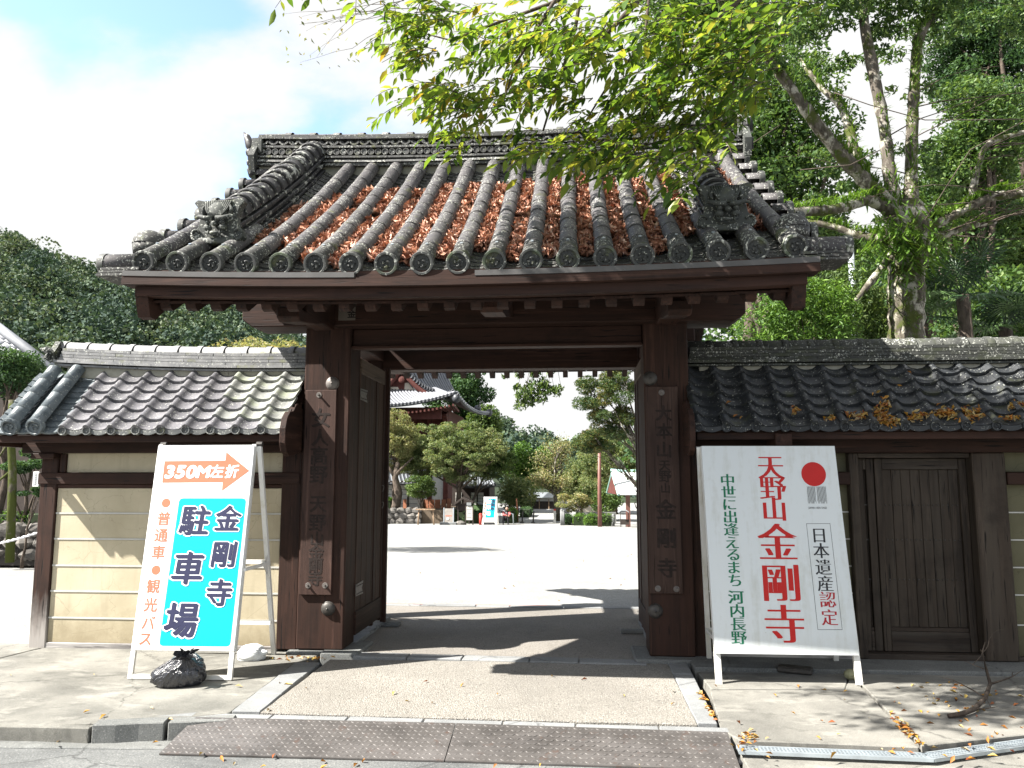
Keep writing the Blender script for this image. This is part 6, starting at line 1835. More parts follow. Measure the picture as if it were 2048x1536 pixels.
def spray(s, d, L, n, lw=.116):
    d = d.normalized(); side = d.cross(Vector((0, 0, 1))).normalized(); end = None; pts = []
    for j in range(n + 1):
        t = j / n; p = s + d * L * t - Vector((0, 0, L * .35 * t * t)); pts.append(p)
    tw.tube(pts, [.0035 * (1 - .7 * j / n) + .0008 for j in range(n + 1)], 4)
    for j in range(n + 1):
        for sg in ((-1, 1) if j < n else (0,)):
            if rr.random() < .12: continue
            t = (pts[min(j + 1, n)] - pts[max(j - 1, 0)]).normalized()
            v = (t * .6 + side * sg * .9 + Vector((rr.uniform(-.25, .25), rr.uniform(-.25, .25), rr.uniform(-.65, .05)))).normalized()
            ln = lw * rr.uniform(.5, 1.35) * (1 if j else .6)
            nn = Vector((rr.uniform(-.5, .5), rr.uniform(-.5, .5), 1)); nn = (nn - v * nn.dot(v)).normalized()
            LP.append(pts[j] + v * ln * .55); LA.append(v); LN.append(nn); LB_.append(nn.cross(v)); LS.append(ln)
regc = []
for (px, py, rx, ry, n) in reg:
    yd = 5.5 + 1.0 * (py > 230) * 0 + rr.uniform(-.2, .5)
    regc.append(Vector(onY(px, py, yd)))
    for k in range(int(n * .80)):
        x = px + rn.normal(0, rx * .55); y = py + rn.normal(0, ry * .55)
        s = Vector(onY(x, y, yd + rn.uniform(-.45, .45)))
        az = rn.uniform(pi * .6, pi * 1.5); spray(s, Vector((cos(az), sin(az) * .8, rn.uniform(-.35, .3))), rn.uniform(.20, .34), rn.integers(4, 7))
# further clusters outside the frame, above and in front: they throw the dappled shade
for (px, py, h, n, sp) in ((1900, 1395, 5.4, 22, .28), (1975, 1370, 5.6, 26, .3), (2040, 1420, 5.3, 26, .3), (1880, 1440, 5.5, 12, .2), (2110, 1380, 5.6, 40, .4), (2060, 1350, 5.4, 30, .3), (2200, 1420, 5.6, 40, .5)):
    g_ = onZ(px, py); c = np.array(g_) - S / abs(S[2]) * h
    for k in range(n):
        s = Vector(c) + Vector((rn.normal(0, sp), rn.normal(0, sp), rn.normal(0, sp * .5)))
        az = rn.uniform(0, 2 * pi); spray(s, Vector((cos(az), sin(az), rn.uniform(-.3, .3))), rn.uniform(.22, .34), rn.integers(4, 7))
    regc.append(Vector(c))
n = len(LP); P = np.array([v[:] for v in LP]); A = np.array([v[:] for v in LA]); B3 = np.array([v[:] for v in LB_]); N = np.array([v[:] for v in LN]); s = np.array(LS)[:, None]
# 6-point leaves: stem, two shoulders, two waist points, drip tip
w = .19
V = np.stack([P - A * s * .5, P - A * s * .18 + B3 * s * w * .9 + N * s * .04, P + A * s * .15 + B3 * s * w * .8 + N * s * .03, P + A * s * .5 - N * s * .10,
              P + A * s * .15 - B3 * s * w * .8 + N * s * .03, P - A * s * .18 - B3 * s * w * .9 + N * s * .04, P - A * s * .18, P + A * s * .15 - N * s * .01], 1).reshape(-1, 3)
i = np.arange(n) * 8
Tq = [np.stack([i + a, i + b, i + c_], 1) for a, b, c_ in ((0, 1, 6), (0, 6, 5), (1, 2, 7), (1, 7, 6), (6, 7, 4), (6, 4, 5), (2, 3, 7), (7, 3, 4))]
Tq = np.stack(Tq, 1).reshape(-1, 3)
u = np.clip(rn.beta(1.5, 1.6, n) - .10 * np.clip((P[:, 0] + .2) / 1.6, 0, 1), .01, .97)  # leaves further right shifted darker, shade painted into their colour
uv = np.repeat(np.stack([u, rn.uniform(0, 1, n)], 1), 8, axis=0)
o = link('leaves', fast_mesh('leaves', V, Tq, uv, [L_NEAR]), OT); o['kind'] = 'stuff'
tw.build('twigs', BARK, OT, True, fix=False)['kind'] = 'stuff'
m = MB(); trunk = [Vector((5.3, 4.6, -.1)), Vector((5.25, 4.65, 2.0)), Vector((5.0, 4.8, 4.2)), Vector((4.2, 5.0, 6.0)), Vector((3.0, 5.2, 7.2))]
m.tube(trunk, [.20, .17, .14, .11, .08], 12); m.build('trunk', BARK, OT, True, fix=False)
m = MB()
for (p_, r_) in (([(1530, -60), (1440, 40), (1360, 130), (1290, 220), (1230, 300), (1180, 330)], [.030, .024, .018, .012, .007, .002]), ([(1560, -80), (1500, 60), (1470, 160), (1420, 240), (1370, 330)], [.026, .02, .014, .008, .003]),
                 ([(1330, -60), (1250, 30), (1170, 110), (1090, 170), (960, 200), (830, 160)], [.028, .022, .016, .011, .006, .002]), ([(1240, -50), (1120, 0), (1010, 40), (900, 80), (820, 60)], [.022, .017, .012, .008, .003]),
                 ([(1165, -30), (1150, 60), (1128, 130), (1105, 200), (1086, 262)], [.016, .015, .013, .011, .008]), ([(1300, -40), (1290, 80), (1210, 180), (1160, 260), (1110, 290)], [.014, .012, .009, .006, .003]),
                 ([(1110, 0), (1060, 80), (1030, 130), (1008, 200), (960, 250), (925, 262)], [.016, .014, .010, .007, .004, .002])):
    P_ = [Vector(onY(x, y, 5.75 + .05 * k)) for k, (x, y) in enumerate(p_)]; m.tube(P_, r_, 7)
hub = trunk[-1]
for q in ((1530, -60), (1560, -80), (1330, -60), (1240, -50), (1165, -30), (1300, -40)):
    e = Vector(onY(*q, 5.75)); a, b = limb(hub if rr.random() < .5 else trunk[-2], e, .06, .028, rr, .06, 7); m.tube(a, b, 7)
for c in regc[len(reg):]:
    a, b = limb(trunk[-1], c, .05, .006, rr, .06, 8); m.tube(a, b, 6)
m.build('branches', BARK, OT, True, fix=False)
# sparse bare tips hanging at the top left of the leaves
m = MB(); PP = []
for k in range(9):
    a_ = onY(rr.uniform(780, 860), rr.uniform(-30, 30), 6.0); e = onY(rr.uniform(560, 740), rr.uniform(20, 160), 6.2)
    a, b = limb(a_, e, .004, .0009, rr, .1, 8); m.tube(a, b, 4)
    for q in a[4:]: 
        if rr.random() < .8: PP.append(np.array(q) + rn.normal(size=3) * .03)
for _ in range(26): PP.append(np.array(onY(rr.uniform(560, 720), rr.uniform(60, 140), 6.2)))
m.build('bare_tips', BARK, OT, True, fix=False)['kind'] = 'stuff'
o = link('sparse_leaves', leaf_mesh('sparse_leaves', np.array(PP), .045, L_MAPLEY, rn, .45, .2, .3), OT); o['kind'] = 'stuff'
# ================================================================ left background
rr = random.Random(5); rn = np.random.default_rng(5)
# neighbouring roof
nb = thing('neighbouring_roof', 'pale tiled roof of a neighbouring temple building at the left edge', 'building', (-17, 22, 0))
Yb = 21.0
def roofplane(parent, A, B, C, D, nrow, ncol, mat, name='roof_tile_field', amp=.05):
    """A-B ridge side (left,right), D-C eave side; wavy tile courses"""
    A, B, C, D = map(Vector, (A, B, C, D)); nrm = (B - A).cross(D - A).normalized()
    if nrm.z < 0: nrm = -nrm
    m = MB(); per = 5; nc = ncol * per
    for j in range(nrow):
        vs = []
        for t, lift in ((j / nrow, 0), ((j + 1.12) / nrow, amp * .5)):
            t = min(t, 1)
            for i in range(nc + 1):
                u = i / nc; p = (A * (1 - u) + B * u) * (1 - t) + (D * (1 - u) + C * u) * t
                vs.append(p + nrm * (amp * .5 * (cos(2 * pi * (i % per) / per)) + lift))
        n_ = nc + 1
        low = [v - nrm * amp * .6 for v in vs[n_:]]
        m.add(vs + low, [(i, i + 1, n_ + i + 1, n_ + i) for i in range(nc)] + [(n_ + i, n_ + i + 1, 2 * n_ + i + 1, 2 * n_ + i) for i in range(nc)])
    o = m.build(name, mat, parent, True, fix=False); o['kind'] = 'stuff'; return o
a = onY(-160, 560, Yb + 3); b = onY(100, 722, Yb); c = onY(60, 740, Yb - 3.5); d = onY(-420, 740, Yb - 3.5)
roofplane(nb, onY(-420, 560, Yb), onY(-150, 560, Yb), onY(106, 742, Yb - 3.0), onY(-420, 742, Yb - 3.0), 22, 26, M_LTILE, amp=.07)
m = MB(); m.tube([onY(-150, 556, Yb), onY(-20, 642, Yb - 1.5), onY(104, 736, Yb - 3.0)], .13, 8); m.build('hip_ridge', M_LTILE, nb, True, fix=False)
e = onY(106, 742, Yb - 3.0); m = MB(); m.box(-30, e[0] - .3, Yb - 2.6, Yb + 4, -.5, e[2] - .15); m.build('wall', M_DARK, nb)
# clipped round tree
T('clipped_tree', 'round clipped dark green tree above the left end of the wall coping', 22, 745, 15.5, 62, 48, L_CEDAR, BARK, 9000, .07, 46, .24, 61, trunk_r=.10, inner=.55, flat=.8, cat='tree')
T('garden_tree', 'garden tree with layered dark foliage glimpsed below the wall coping at left', 62, 925, 15.0, 48, 40, L_CEDAR, BARK, 3600, .07, 14, .2, 62, trunk_r=.06, flat=.45)
T('garden_tree', 'low layered foliage pad beside the white marker post at left', 72, 985, 14.5, 30, 9, L_CEDAR, BARK, 1300, .06, 7, .13, 63, trunk_r=.03, flat=.4, limbs=3)
m = MB(); P_ = [onY(x, y, 14.2) for x, y in ((23, 1080), (24, 1000), (25, 940), (22, 880), (24, 800))]; P_[0][2] = 0
m.tube(P_, [.085, .08, .075, .07, .06], 10); m.tube([P_[3], onY(-10, 925, 14.2)], [.03, .01], 6); m.tube([P_[2], onY(-20, 975, 14.2)], [.03, .01], 6)
tag(m.build('garden_tree', bark('bark_green_moss', (.06, .05, .04), (.14, .13, .10), .75), None, True, fix=False), 'slim mossy tree trunk behind the left end of the wall', 'tree')
# dark sheet standing in for the deep shade behind the trees
m = MB(); m.box(-30, -9.2, 17.5, 18, -.1, 3.6); tag(m.build('dark_backdrop', M_DARK, None), 'dark backdrop sheet standing in for deep shade behind the garden trees at left', 'wall')
m = MB(); p = onY(71, 960, 14.0); m.box(p[0] - .055, p[0] + .055, 14.0, 14.03, onY(71, 973, 14)[2], onY(71, 943, 14)[2])
o = m.build('marker_board', M_FRAME, None); tag(o, 'small white vertical marker board among dark garden leaves at left', 'sign')
o2 = MB()
for k in range(7): z = onY(71, 946 + k * 3.6, 14)[2]; o2.box(p[0] - .02, p[0] + .02, 13.994, 13.9985, z - .022, z - .005)
WORLD[o.name] = Matrix.Identity(4); o2.build('lettering', M_GREYP, o)
# azalea bushes on top of a rough stone retaining wall
def hedge(name, label, x0, x1, y0, y1, z0, z1, n, leaf, mat, seed, group=None, cat='bush', lump=.10):
    r_ = np.random.default_rng(seed); t = thing(name, label, cat, ((x0 + x1) / 2, (y0 + y1) / 2, z0), group)
    K = max(10, int((x1 - x0) * (y1 - y0) * 14)); cc = np.stack([r_.uniform(x0 + lump, x1 - lump, K), r_.uniform(y0 + lump, y1 - lump, K), r_.uniform(z0 + lump, z1 - lump, K)], 1)
    P, idx = clumps(cc, np.full(K, lump * 1.6) * r_.uniform(.7, 1.2, K), n, r_, .5)
    P[:, 2] = np.maximum(P[:, 2], z0 + .01)
    link('foliage', leaf_mesh('foliage', P, leaf, mat, r_, .5, .5, cshift=r_.uniform(.3, .75, K)[idx]), t)
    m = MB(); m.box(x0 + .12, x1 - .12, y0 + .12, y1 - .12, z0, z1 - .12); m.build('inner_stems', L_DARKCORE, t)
    return t
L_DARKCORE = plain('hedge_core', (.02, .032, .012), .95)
hedge('azalea_bush', 'yellow-green azalea bushes on top of the stone retaining wall at left', -15.5, -10.0, 14.8, 16.0, .52, .98, 9000, .06, L_HEDGE, 71)
def stone_wall(label, x0, x1, y, z0, z1, seed, st=.28, group=None, ybend=0.0):
    r_ = random.Random(seed); t = thing('stone_wall', label, 'wall', ((x0 + x1) / 2, y, z0), group)
    meshes = []
    for k in range(6):
        m = MB(); m.sphere((0, 0, 0), .5, 7, 4, (1, .7, 1)); vs = [Vector(v) for v in m.v]
        m2 = MB(); m2.add([tuple(v * (1 + r_.uniform(-.26, .26))) for v in vs], m.f); me = m2.mesh('stone'); fix_normals(me); me.materials.append(STONE); meshes.append(me)
    m = MB(); m.box(x0, x1, y + .06, y + .5, z0 - .1, z1 - .04); m.build('packing', plain('wall_packing', (.05, .045, .04), .95), t)
    z = z0
    while z < z1 - .05:
        h = st * r_.uniform(.75, 1.1); x = x0
        while x < x1:
            w = st * r_.uniform(.8, 1.5)
            M = Matrix.Translation((x + w / 2, y + .08, z + h / 2 + r_.uniform(-.02, .02))) @ Matrix.Rotation(r_.uniform(-.3, .3), 4, 'Y') @ Matrix.Diagonal((w * 1.12, .34, h * 1.14, 1))
            link('stone', r_.choice(meshes), t, M); x += w
        z += h * .95
    return t
stone_wall('rough grey stone retaining wall below the azaleas at the left edge', -15, -9.8, 14.55, 0, .56, 3, .30)
m = MB(); 
def rope_pts(a, b, sag, n=24):
    a = Vector(a); b = Vector(b); return [a.lerp(b, i / n) - Vector((0, 0, sag * 4 * (i / n) * (1 - i / n))) for i in range(n + 1)]
ra, rb = onY(-60, 1095, 13), onY(110, 1052, 13)
R1 = rope_pts(ra, rb, .06, 40)
for ph in (0, pi):
    m.tube([p + Vector((0, .014 * cos(i * 1.3 + ph), .014 * sin(i * 1.3 + ph))) for i, p in enumerate(R1)], .013, 5)
tag(m.build('rope', M_ROPE, None, True, fix=False), 'twisted white rope strung low in front of the stone wall at left', 'rope')
T('maple_tree', 'orange-tinged yellow-green tree top just showing above the left wall ridge', 520, 742, 20, 115, 62, L_MAPLEY, BARK, 7000, .10, 50, .45, 64, trunk_r=.12, inner=.3)

# ================================================================ the precinct seen through the gate
FZ = -1.2                      # ground level back there
def far(px, py, Y): return onY(px, py, Y)
def FB(m, px0, px1, y0, y1, zb, zt): m.box(onY(px0, 900, y0)[0], onY(px1, 900, y0)[0], y0, y1, zb, zt); return m
# ---- main hall with hip-and-gable roof
hall = thing('temple_hall', 'vermilion temple hall with sweeping grey tiled hip-and-gable roof behind the maples', 'building', (onY(850, 900, 66)[0], 66, FZ))
YH = 60.0
cor = Vector(onY(913, 803, YH)); lft = Vector(onY(640, 818, YH)); farc = Vector(onY(982, 836, YH + 13))
rows_top = Vector(onY(905, 778, YH + 3.2))
def curved_roof(name, e0, e1, t0, t1, n, ribs, parent, mat, sag=.5, lift=.6, ribr=.14, nlift0=0., nlift1=1.):
    """eave e0-e1, upper edge t0-t1, concave section, eave lifted at its ends; with round tile ribs"""
    m = MB(); nu = 24; nv = 8; G_ = []
    def P(u, v):
        e = Vector(e0).lerp(Vector(e1), u); t_ = Vector(t0).lerp(Vector(t1), u); p = e.lerp(t_, v)
        p.z -= sag * 4 * v * (1 - v) * .5; p.z += lift * (nlift0 * max(0, 1 - u * 2.2) ** 2 + nlift1 * max(0, u * 2.2 - 1.2) ** 2) * (1 - v); return p
    vs = [P(i / nu, j / nv) for j in range(nv + 1) for i in range(nu + 1)]
    vs2 = [v - Vector((0, 0, .18)) for v in vs]; N_ = len(vs)
    fs = [(j * (nu + 1) + i, j * (nu + 1) + i + 1, (j + 1) * (nu + 1) + i + 1, (j + 1) * (nu + 1) + i) for j in range(nv) for i in range(nu)]
    fs += [tuple(N_ + k for k in reversed(f)) for f in fs] + [(i, N_ + i, N_ + i + 1, i + 1) for i in range(nu)] + [(j * (nu + 1), (j + 1) * (nu + 1), N_ + (j + 1) * (nu + 1), N_ + j * (nu + 1)) for j in range(nv)] + [(j * (nu + 1) + nu, N_ + j * (nu + 1) + nu, N_ + (j + 1) * (nu + 1) + nu, (j + 1) * (nu + 1) + nu) for j in range(nv)]
    m.add(vs + vs2, fs); m.build(name, M_FARTILE, parent, True, fix=False)
    for k in range(ribs):
        u = (k + .5) / ribs; m = MB(); m.tube([P(u, j / nv) + Vector((0, -.02, ribr * .5)) for j in range(nv + 1)], ribr, 7); m.build('tile_row', mat, parent, True, fix=False)
    return P
FT2 = plain('far_roof_tile_row', (.20, .205, .225), .42, .5, .0, .15, 2.)
Pf = curved_roof('lower_roof', lft, cor, onY(640, 775, YH + 3.2), onY(868, 783, YH + 3.2), 1, 37, hall, FT2, .35, .75, .105)
Ps = curved_roof('side_roof', cor, farc, onY(868, 783, YH + 3.2), onY(940, 815, YH + 10.5), 1, 22, hall, FT2, .35, .9, .10, .9, .6)
# upper roof slope running back from the gable
apex = Vector(onY(803, 738, YH + 3.0)); apexb = Vector(onY(838, 742, YH + 11))
g0 = Vector(onY(862, 790, YH + 2.6)); g1 = Vector(onY(925, 806, YH + 10.5))
curved_roof('upper_roof', g0, g1, apex, apexb + Vector((2.0, 0, 1.5)), 1, 16, hall, FT2, 1.3, .2, .11)
g2_ = Vector(onY(742, 790, YH + 2.6)); curved_roof('upper_roof', Vector(onY(700, 800, YH + 10.5)), g2_, apexb, apex, 1, 12, hall, FT2, 1.3, .2, .11)
m = MB(); m.tube([apex + Vector((0, -.3, .35)), apexb + Vector((2.0, 0, 1.9))], .42, 8); m.build('ridge', FT2, hall, True, fix=False)
# gable triangle with cream panels and red bargeboards
ym = YH + 3.1
def hp(px, py, y=ym): v = onY(px, py, y); return (v[0], v[2])
m = MB(); m.prism([hp(770, 785), hp(838, 785), hp(803, 742)], ym, ym + .2); m.build('gable_wall', M_REDW, hall)
for a, b in (((778, 782), (800, 774)), ((808, 774), (830, 782))):
    m = MB(); m.prism([hp(a[0], a[1]), hp(b[0], a[1]), hp(b[0] - 4, b[1]), hp(a[0] + 4, b[1])] if a[0] < 800 else [hp(a[0], b[1] + 8), hp(b[0], b[1]), hp(b[0] - 6, a[1] - 8), hp(a[0] + 2, a[1] - 8)], ym - .06, ym - .01); m.build('gable_panel', M_WALLC, hall)
for s, e in (((803, 736), (858, 791)), ((803, 736), (752, 788))):
    m = MB(); pts = [onY(s[0] + (e[0] - s[0]) * t, s[1] + (e[1] - s[1]) * t + 7 * sin(pi * t), ym - .4) for t in np.linspace(0, 1, 8)]; m.tube(pts, .26, 6); m.build('bargeboard', M_REDW, hall, True, fix=False)
m = MB(); m.sphere(onY(803, 759, ym - .5), .30, 10, 6, (1, .3, 1)); m.build('gable_pendant', M_REDW, hall)
for k in range(11):
    t = (k + .5) / 11; p = onY(812 + 56 * t, 748 + 42 * t + 7 * sin(pi * t) - 9, ym - .5); m = MB(); m.cyl(p, (-.6, -1, .1), .16, .3, 8); m.build('verge_disc', M_FARTILE, hall)
# corner ornaments and hip ridge
m = MB(); m.tube([onY(868, 780, YH + 3.2), onY(895, 790, YH + 1.3), cor + Vector((0, 0, .35))], [.28, .26, .24], 7); m.build('hip_ridge', FT2, hall, True, fix=False)
for px, py, y in ((901, 790, YH + .8), (913, 797, YH - .1), (955, 818, YH + 10), (978, 826, YH + 12.6)):
    m = MB(); q = Vector(onY(px, py, y)); m.sphere(q, .34, 8, 6, (1, 1, 1.1)); m.tube([q, q + Vector((.25, -.3, .45))], [.2, .03], 6); m.build('corner_ornament', M_FARTILE, hall, True, fix=False)
# eaves underside: brackets, walls
m = MB(); m.box(lft.x, cor.x - 1.4, YH + 1.0, YH + 1.3, cor.z - 1.3, cor.z - .35); m.build('eave_beam', M_REDW, hall)
for k in range(34):
    x = lft.x + (cor.x - lft.x - .3) * k / 33; u_ = (x - lft.x) / (cor.x - lft.x); dz_ = .75 * max(0, u_ * 2.2 - 1.2) ** 2
    m = MB(); m.add([(x - .07, YH + .15, lft.z - .42 + dz_ * .9), (x + .07, YH + .15, lft.z - .42 + dz_ * .9), (x + .07, YH + 3, lft.z - .1), (x - .07, YH + 3, lft.z - .1), (x - .07, YH + .15, lft.z - .25 + dz_ * .9), (x + .07, YH + .15, lft.z - .25 + dz_ * .9), (x + .07, YH + 3, lft.z + .1), (x - .07, YH + 3, lft.z + .1)],
                     [(0, 3, 2, 1), (0, 1, 5, 4), (1, 2, 6, 5), (3, 0, 4, 7)]); finish('rafter', m.mesh('rafter'), M_REDW, hall)
wy = YH + 3.3
xw0, xw1 = onY(640, 850, wy)[0], onY(893, 850, wy)[0]
m = MB(); m.box(xw0, xw1, wy, wy + .4, cor.z - 3.0, cor.z - .2); m.build('upper_wall', M_REDW, hall)
m = MB(); m.box(xw1 - .2, xw1 + .2, wy, wy + 8.5, FZ, cor.z - .4); m.build('side_wall', M_REDW, hall)
for k in range(9):
    x = xw0 + (xw1 - xw0) * k / 8; m = MB(); m.box(x - .2, x + .2, wy - .25, wy, FZ, cor.z - .6); m.build('column', M_REDW, hall)
    m = MB(); m.prism([(wy - 1.2, cor.z - 1.0), (wy - 1.2, cor.z - .8), (wy, cor.z - .5), (wy, cor.z - 1.8), (wy - .5, cor.z - 1.4)], x - .18, x + .18, 'x'); m.build('bracket', M_REDW, hall)
m = MB(); m.box(xw0, xw1, wy + .02, wy + .3, FZ, cor.z - 3.02); m.build('lower_wall', M_WALLW, hall)
m = MB(); m.box(xw0, xw1 + .3, wy - .35, wy - .1, cor.z - 5.2, cor.z - 4.9); m.build('rail', M_REDW, hall)

# ---- white shuttered outbuilding and low walls below it
YO = 52.0
ob = thing('outbuilding', 'long low outbuilding with pale shutters and grey roof at the left of the opening', 'building', (onY(790, 1000, YO)[0], YO, FZ))
z_t = onY(780, 965, YO)[2]; z_b = onY(780, 1012, YO)[2]
m = MB(); FB(m, 700, 838, YO, YO + 3, FZ, z_t); m.build('wall', M_WALLW, ob)
for k, px in enumerate((772, 796, 818)):
    m = MB(); FB(m, px - 2, px + 1, YO - .06, YO, z_b - .3, z_t); m.build('post', M_DARK, ob)
for k in range(5):
    z = z_b + (z_t - z_b) * (k + .5) / 5; m = MB(); FB(m, 700, 836, YO - .03, YO - .001, z - .02, z + .02); m.build('shutter_line', M_GREYP, ob)
m = MB(); FB(m, 690, 842, YO - .9, YO + 4, z_t, z_t + .12); m.build('eave', M_DARK, ob)
curved_roof('roof', Vector(onY(690, 965, YO - 1)), Vector(onY(844, 965, YO - 1)), Vector(onY(690, 948, YO + 2)), Vector(onY(838, 950, YO + 2)), 1, 20, ob, M_METROOF, .1, .0, .06)
# ---- small gatehouse with shoji-like white panels
YS = 54.0
gh = thing('small_hall', 'small white-walled hall with grey roof beside the stone steps', 'building', (onY(955, 1000, YS)[0], YS, FZ))
zt_ = onY(950, 975, YS)[2]; zb_ = onY(950, 1018, YS)[2]
m = MB(); FB(m, 905, 978, YS, YS + 4, FZ, zt_); m.build('wall', M_DARK, gh)
for px in (918, 948, 962):
    m = MB(); FB(m, px - 6, px + 6, YS - .05, YS - .002, zb_ + .3, zt_ - .35); m.build('white_panel', M_WALLW, gh)
    for k in range(1, 4):
        z = zb_ + .3 + (zt_ - zb_ - .65) * k / 4; m = MB(); FB(m, px - 6, px + 6, YS - .07, YS - .052, z - .015, z + .015); m.build('panel_bar', M_GREYP, gh)
for px in (941, 955, 969, 978):
    m = MB(); FB(m, px - 1.2, px + 1.2, YS - .15, YS - .08, FZ, zt_); m.build('post', M_DARK, gh)
m = MB(); FB(m, 938, 982, YS - .3, YS - .16, zb_ - .1, zb_ + .25); m.build('green_curtain', plain('green_netting', (.12, .20, .08), .9), gh)
curved_roof('roof', Vector(onY(912, 972, YS - 1.3)), Vector(onY(992, 972, YS - 1.3)), Vector(onY(925, 950, YS + 2)), Vector(onY(982, 952, YS + 2)), 1, 14, gh, M_METROOF, .2, .15, .06, 1., 1.)
# ---- red-brown gate boards, steps
YB = 50.5
rb_ = thing('board_fence', 'low reddish board fence with a gap, under the big maple', 'fence', (onY(895, 1020, YB)[0], YB, FZ))
for a, b in ((845, 858), (859, 870), (871, 882), (884, 893), (895, 903), (808, 815)):
    m = MB(); FB(m, a, b - .4, YB, YB + .06, onY(880, 1032, YB)[2], onY(880, 999 if a != 895 else 997, YB)[2]); m.build('board', M_ORNG, rb_)
m = MB(); FB(m, 806, 905, YB - .1, YB - .02, onY(880, 1034, YB)[2], onY(880, 1030, YB)[2]); m.build('rail', M_ORNG, rb_)
# ---- raised bank with stone wall
stone_wall('dry stone retaining wall of grey boulders below the cherry trunk', onY(755, 1000, 47.8)[0], onY(842, 1000, 47.8)[0], 47.8, FZ, onY(800, 1018, 47.8)[2], 13, .42)
m = MB(); x0_, x1_ = onY(740, 1000, 48)[0], onY(905, 1000, 48)[0]
m.box(x0_, x1_, 48.1, 60, FZ - .1, onY(800, 1018, 48)[2] - .05); struct(m.build('earth_bank', plain('bank_earth', (.11, .085, .06), .95, var=.3, scale=3), None))
hedge('clipped_bush', 'round clipped bush at the foot of the left door opening, on the bank', onY(768, 1000, 48.6)[0], onY(786, 1000, 48.6)[0], 48.3, 49.8, onY(778, 1022, 48.6)[2] - .2, onY(778, 997, 48.6)[2], 3600, .10, L_HEDGE, 81, lump=.18)
HG = 'clipped hedges across the courtyard'
def hz(py, Y): return onY(1000, py, Y)[2]
hedge('clipped_hedge', 'dark clipped hedge behind the noticeboards', onY(886, 1000, 48.2)[0], onY(986, 1000, 48.2)[0], 48.2, 49.4, FZ, hz(1022, 48.2), 11000, .085, L_CEDAR, 82, HG, 'hedge', .16)
hedge('clipped_hedge', 'clipped hedge beside the seated person, left of the path', onY(1006, 1000, 48.6)[0], onY(1033, 1000, 48.6)[0], 48.6, 52, FZ, hz(1018, 48.6), 5000, .085, L_HEDGE, 83, HG, 'hedge', .16)
hedge('clipped_hedge', 'low hedge further up the left side of the path', onY(1036, 1000, 56)[0], onY(1062, 1000, 56)[0], 56, 60, FZ, hz(1016, 56), 2600, .09, L_CEDAR, 84, HG, 'hedge', .16)
for k, (a, b, y) in enumerate(((1124, 1146, 47.2), (1143, 1172, 46.6), (1168, 1198, 46.0), (1194, 1226, 45.4))):
    hedge('round_bush', ['dark rounded bush at the path edge, leftmost of the row right of the path', 'bright green rounded bush in front of the leaning sapling', 'bright green rounded bush just left of the brown lamp pole', 'bright green rounded bush just right of the brown lamp pole'][k],
          onY(a, 1000, y)[0], onY(b, 1000, y)[0], y, y + 1.3, FZ, hz(1030, y) + .03 * k, 3600, .085, [L_CEDAR, L_HEDGE, L_HEDGE, L_HEDGE][k], 85 + k, 'rounded bushes right of the path', 'bush', .20)
# ---- far wall and white fence at the end of the path
fw_ = thing('plaster_wall', 'far cream wall with board base closing the path', 'wall', (onY(1083, 1000, 72)[0], 72, FZ))
m = MB(); FB(m, 1040, 1112, 72, 72.5, FZ + .7, onY(1083, 996, 72)[2]); m.build('upper_wall', M_WALLW, fw_)
m = MB(); FB(m, 1040, 1112, 71.95, 72.4, FZ, FZ + .69); m.build('board_base', M_DARK, fw_)
for px in (1062, 1078, 1097): m = MB(); FB(m, px - .8, px + .8, 71.8, 71.94, FZ, FZ + .9); m.build('post', WLIGHT, fw_)
m = MB(); m.add([(onY(1035, 1000, 72)[0], 71.5, onY(1083, 995, 72)[2]), (onY(1115, 1000, 72)[0], 71.5, onY(1083, 995, 72)[2]), (onY(1105, 1000, 73)[0], 74, onY(1083, 985, 73)[2]), (onY(1060, 1000, 73)[0], 74, onY(1083, 985, 73)[2])], [(0, 1, 2, 3)]); m.build('roof', M_METROOF, fw_)
# ---- pavilion with pale metal roof at the right
YP = 44.0
pv = thing('water_pavilion', 'open pavilion with bright metal roof and green copper ridge by the right door', 'building', (onY(1250, 1000, YP)[0], YP, FZ))
P0, P1, P2, P3 = [Vector(onY(*q)) for q in ((1237, 990, YP), (1300, 990, YP), (1300, 945, YP + 2.2), (1224, 946, YP + 2.2))]
m = MB(); up_ = Vector((0, 0, .10)); m.add([P0, P1, P2, P3, P0 + up_, P1 + up_, P2 + up_, P3 + up_], [(0, 3, 2, 1), (4, 5, 6, 7), (0, 1, 5, 4), (1, 2, 6, 5), (2, 3, 7, 6), (3, 0, 4, 7)]); m.build('roof', plain('pale_metal_roof', (.62, .64, .64), .35, .5, .1, .03), pv)
Pb0, Pb1 = Vector(onY(1214, 985, YP + 4.4)), Vector(onY(1300, 985, YP + 4.4))
m = MB(); m.add([P3, P2, Pb1, Pb0, P3 - up_, P2 - up_, Pb1 - up_, Pb0 - up_], [(0, 1, 2, 3), (7, 6, 5, 4), (0, 4, 5, 1), (0, 3, 7, 4)]); m.build('rear_roof', M_COPPER, pv)
m = MB(); m.tube([Vector(onY(1221, 940, YP + 2.2)), Vector(onY(1240, 943, YP + 2.2)), Vector(onY(1310, 943, YP + 2.2))], [.08, .12, .12], 8); m.build('ridge', M_COPPER, pv, True, fix=False)
m = MB(); m.tube([P0 + Vector((0, -.03, 0)), P3 + Vector((0, -.03, .0))], .07, 6); m.build('verge', M_COPPER, pv)
m = MB(); m.tube([P3, Pb0], .07, 6); m.build('verge', M_COPPER, pv)
m = MB(); m.add([P0, P3, Pb0, P0 * .85 + P3 * .15 + Vector((.2, 0, 0))], [(0, 1, 2)]); m.build('gable', M_REDW, pv, fix=False)
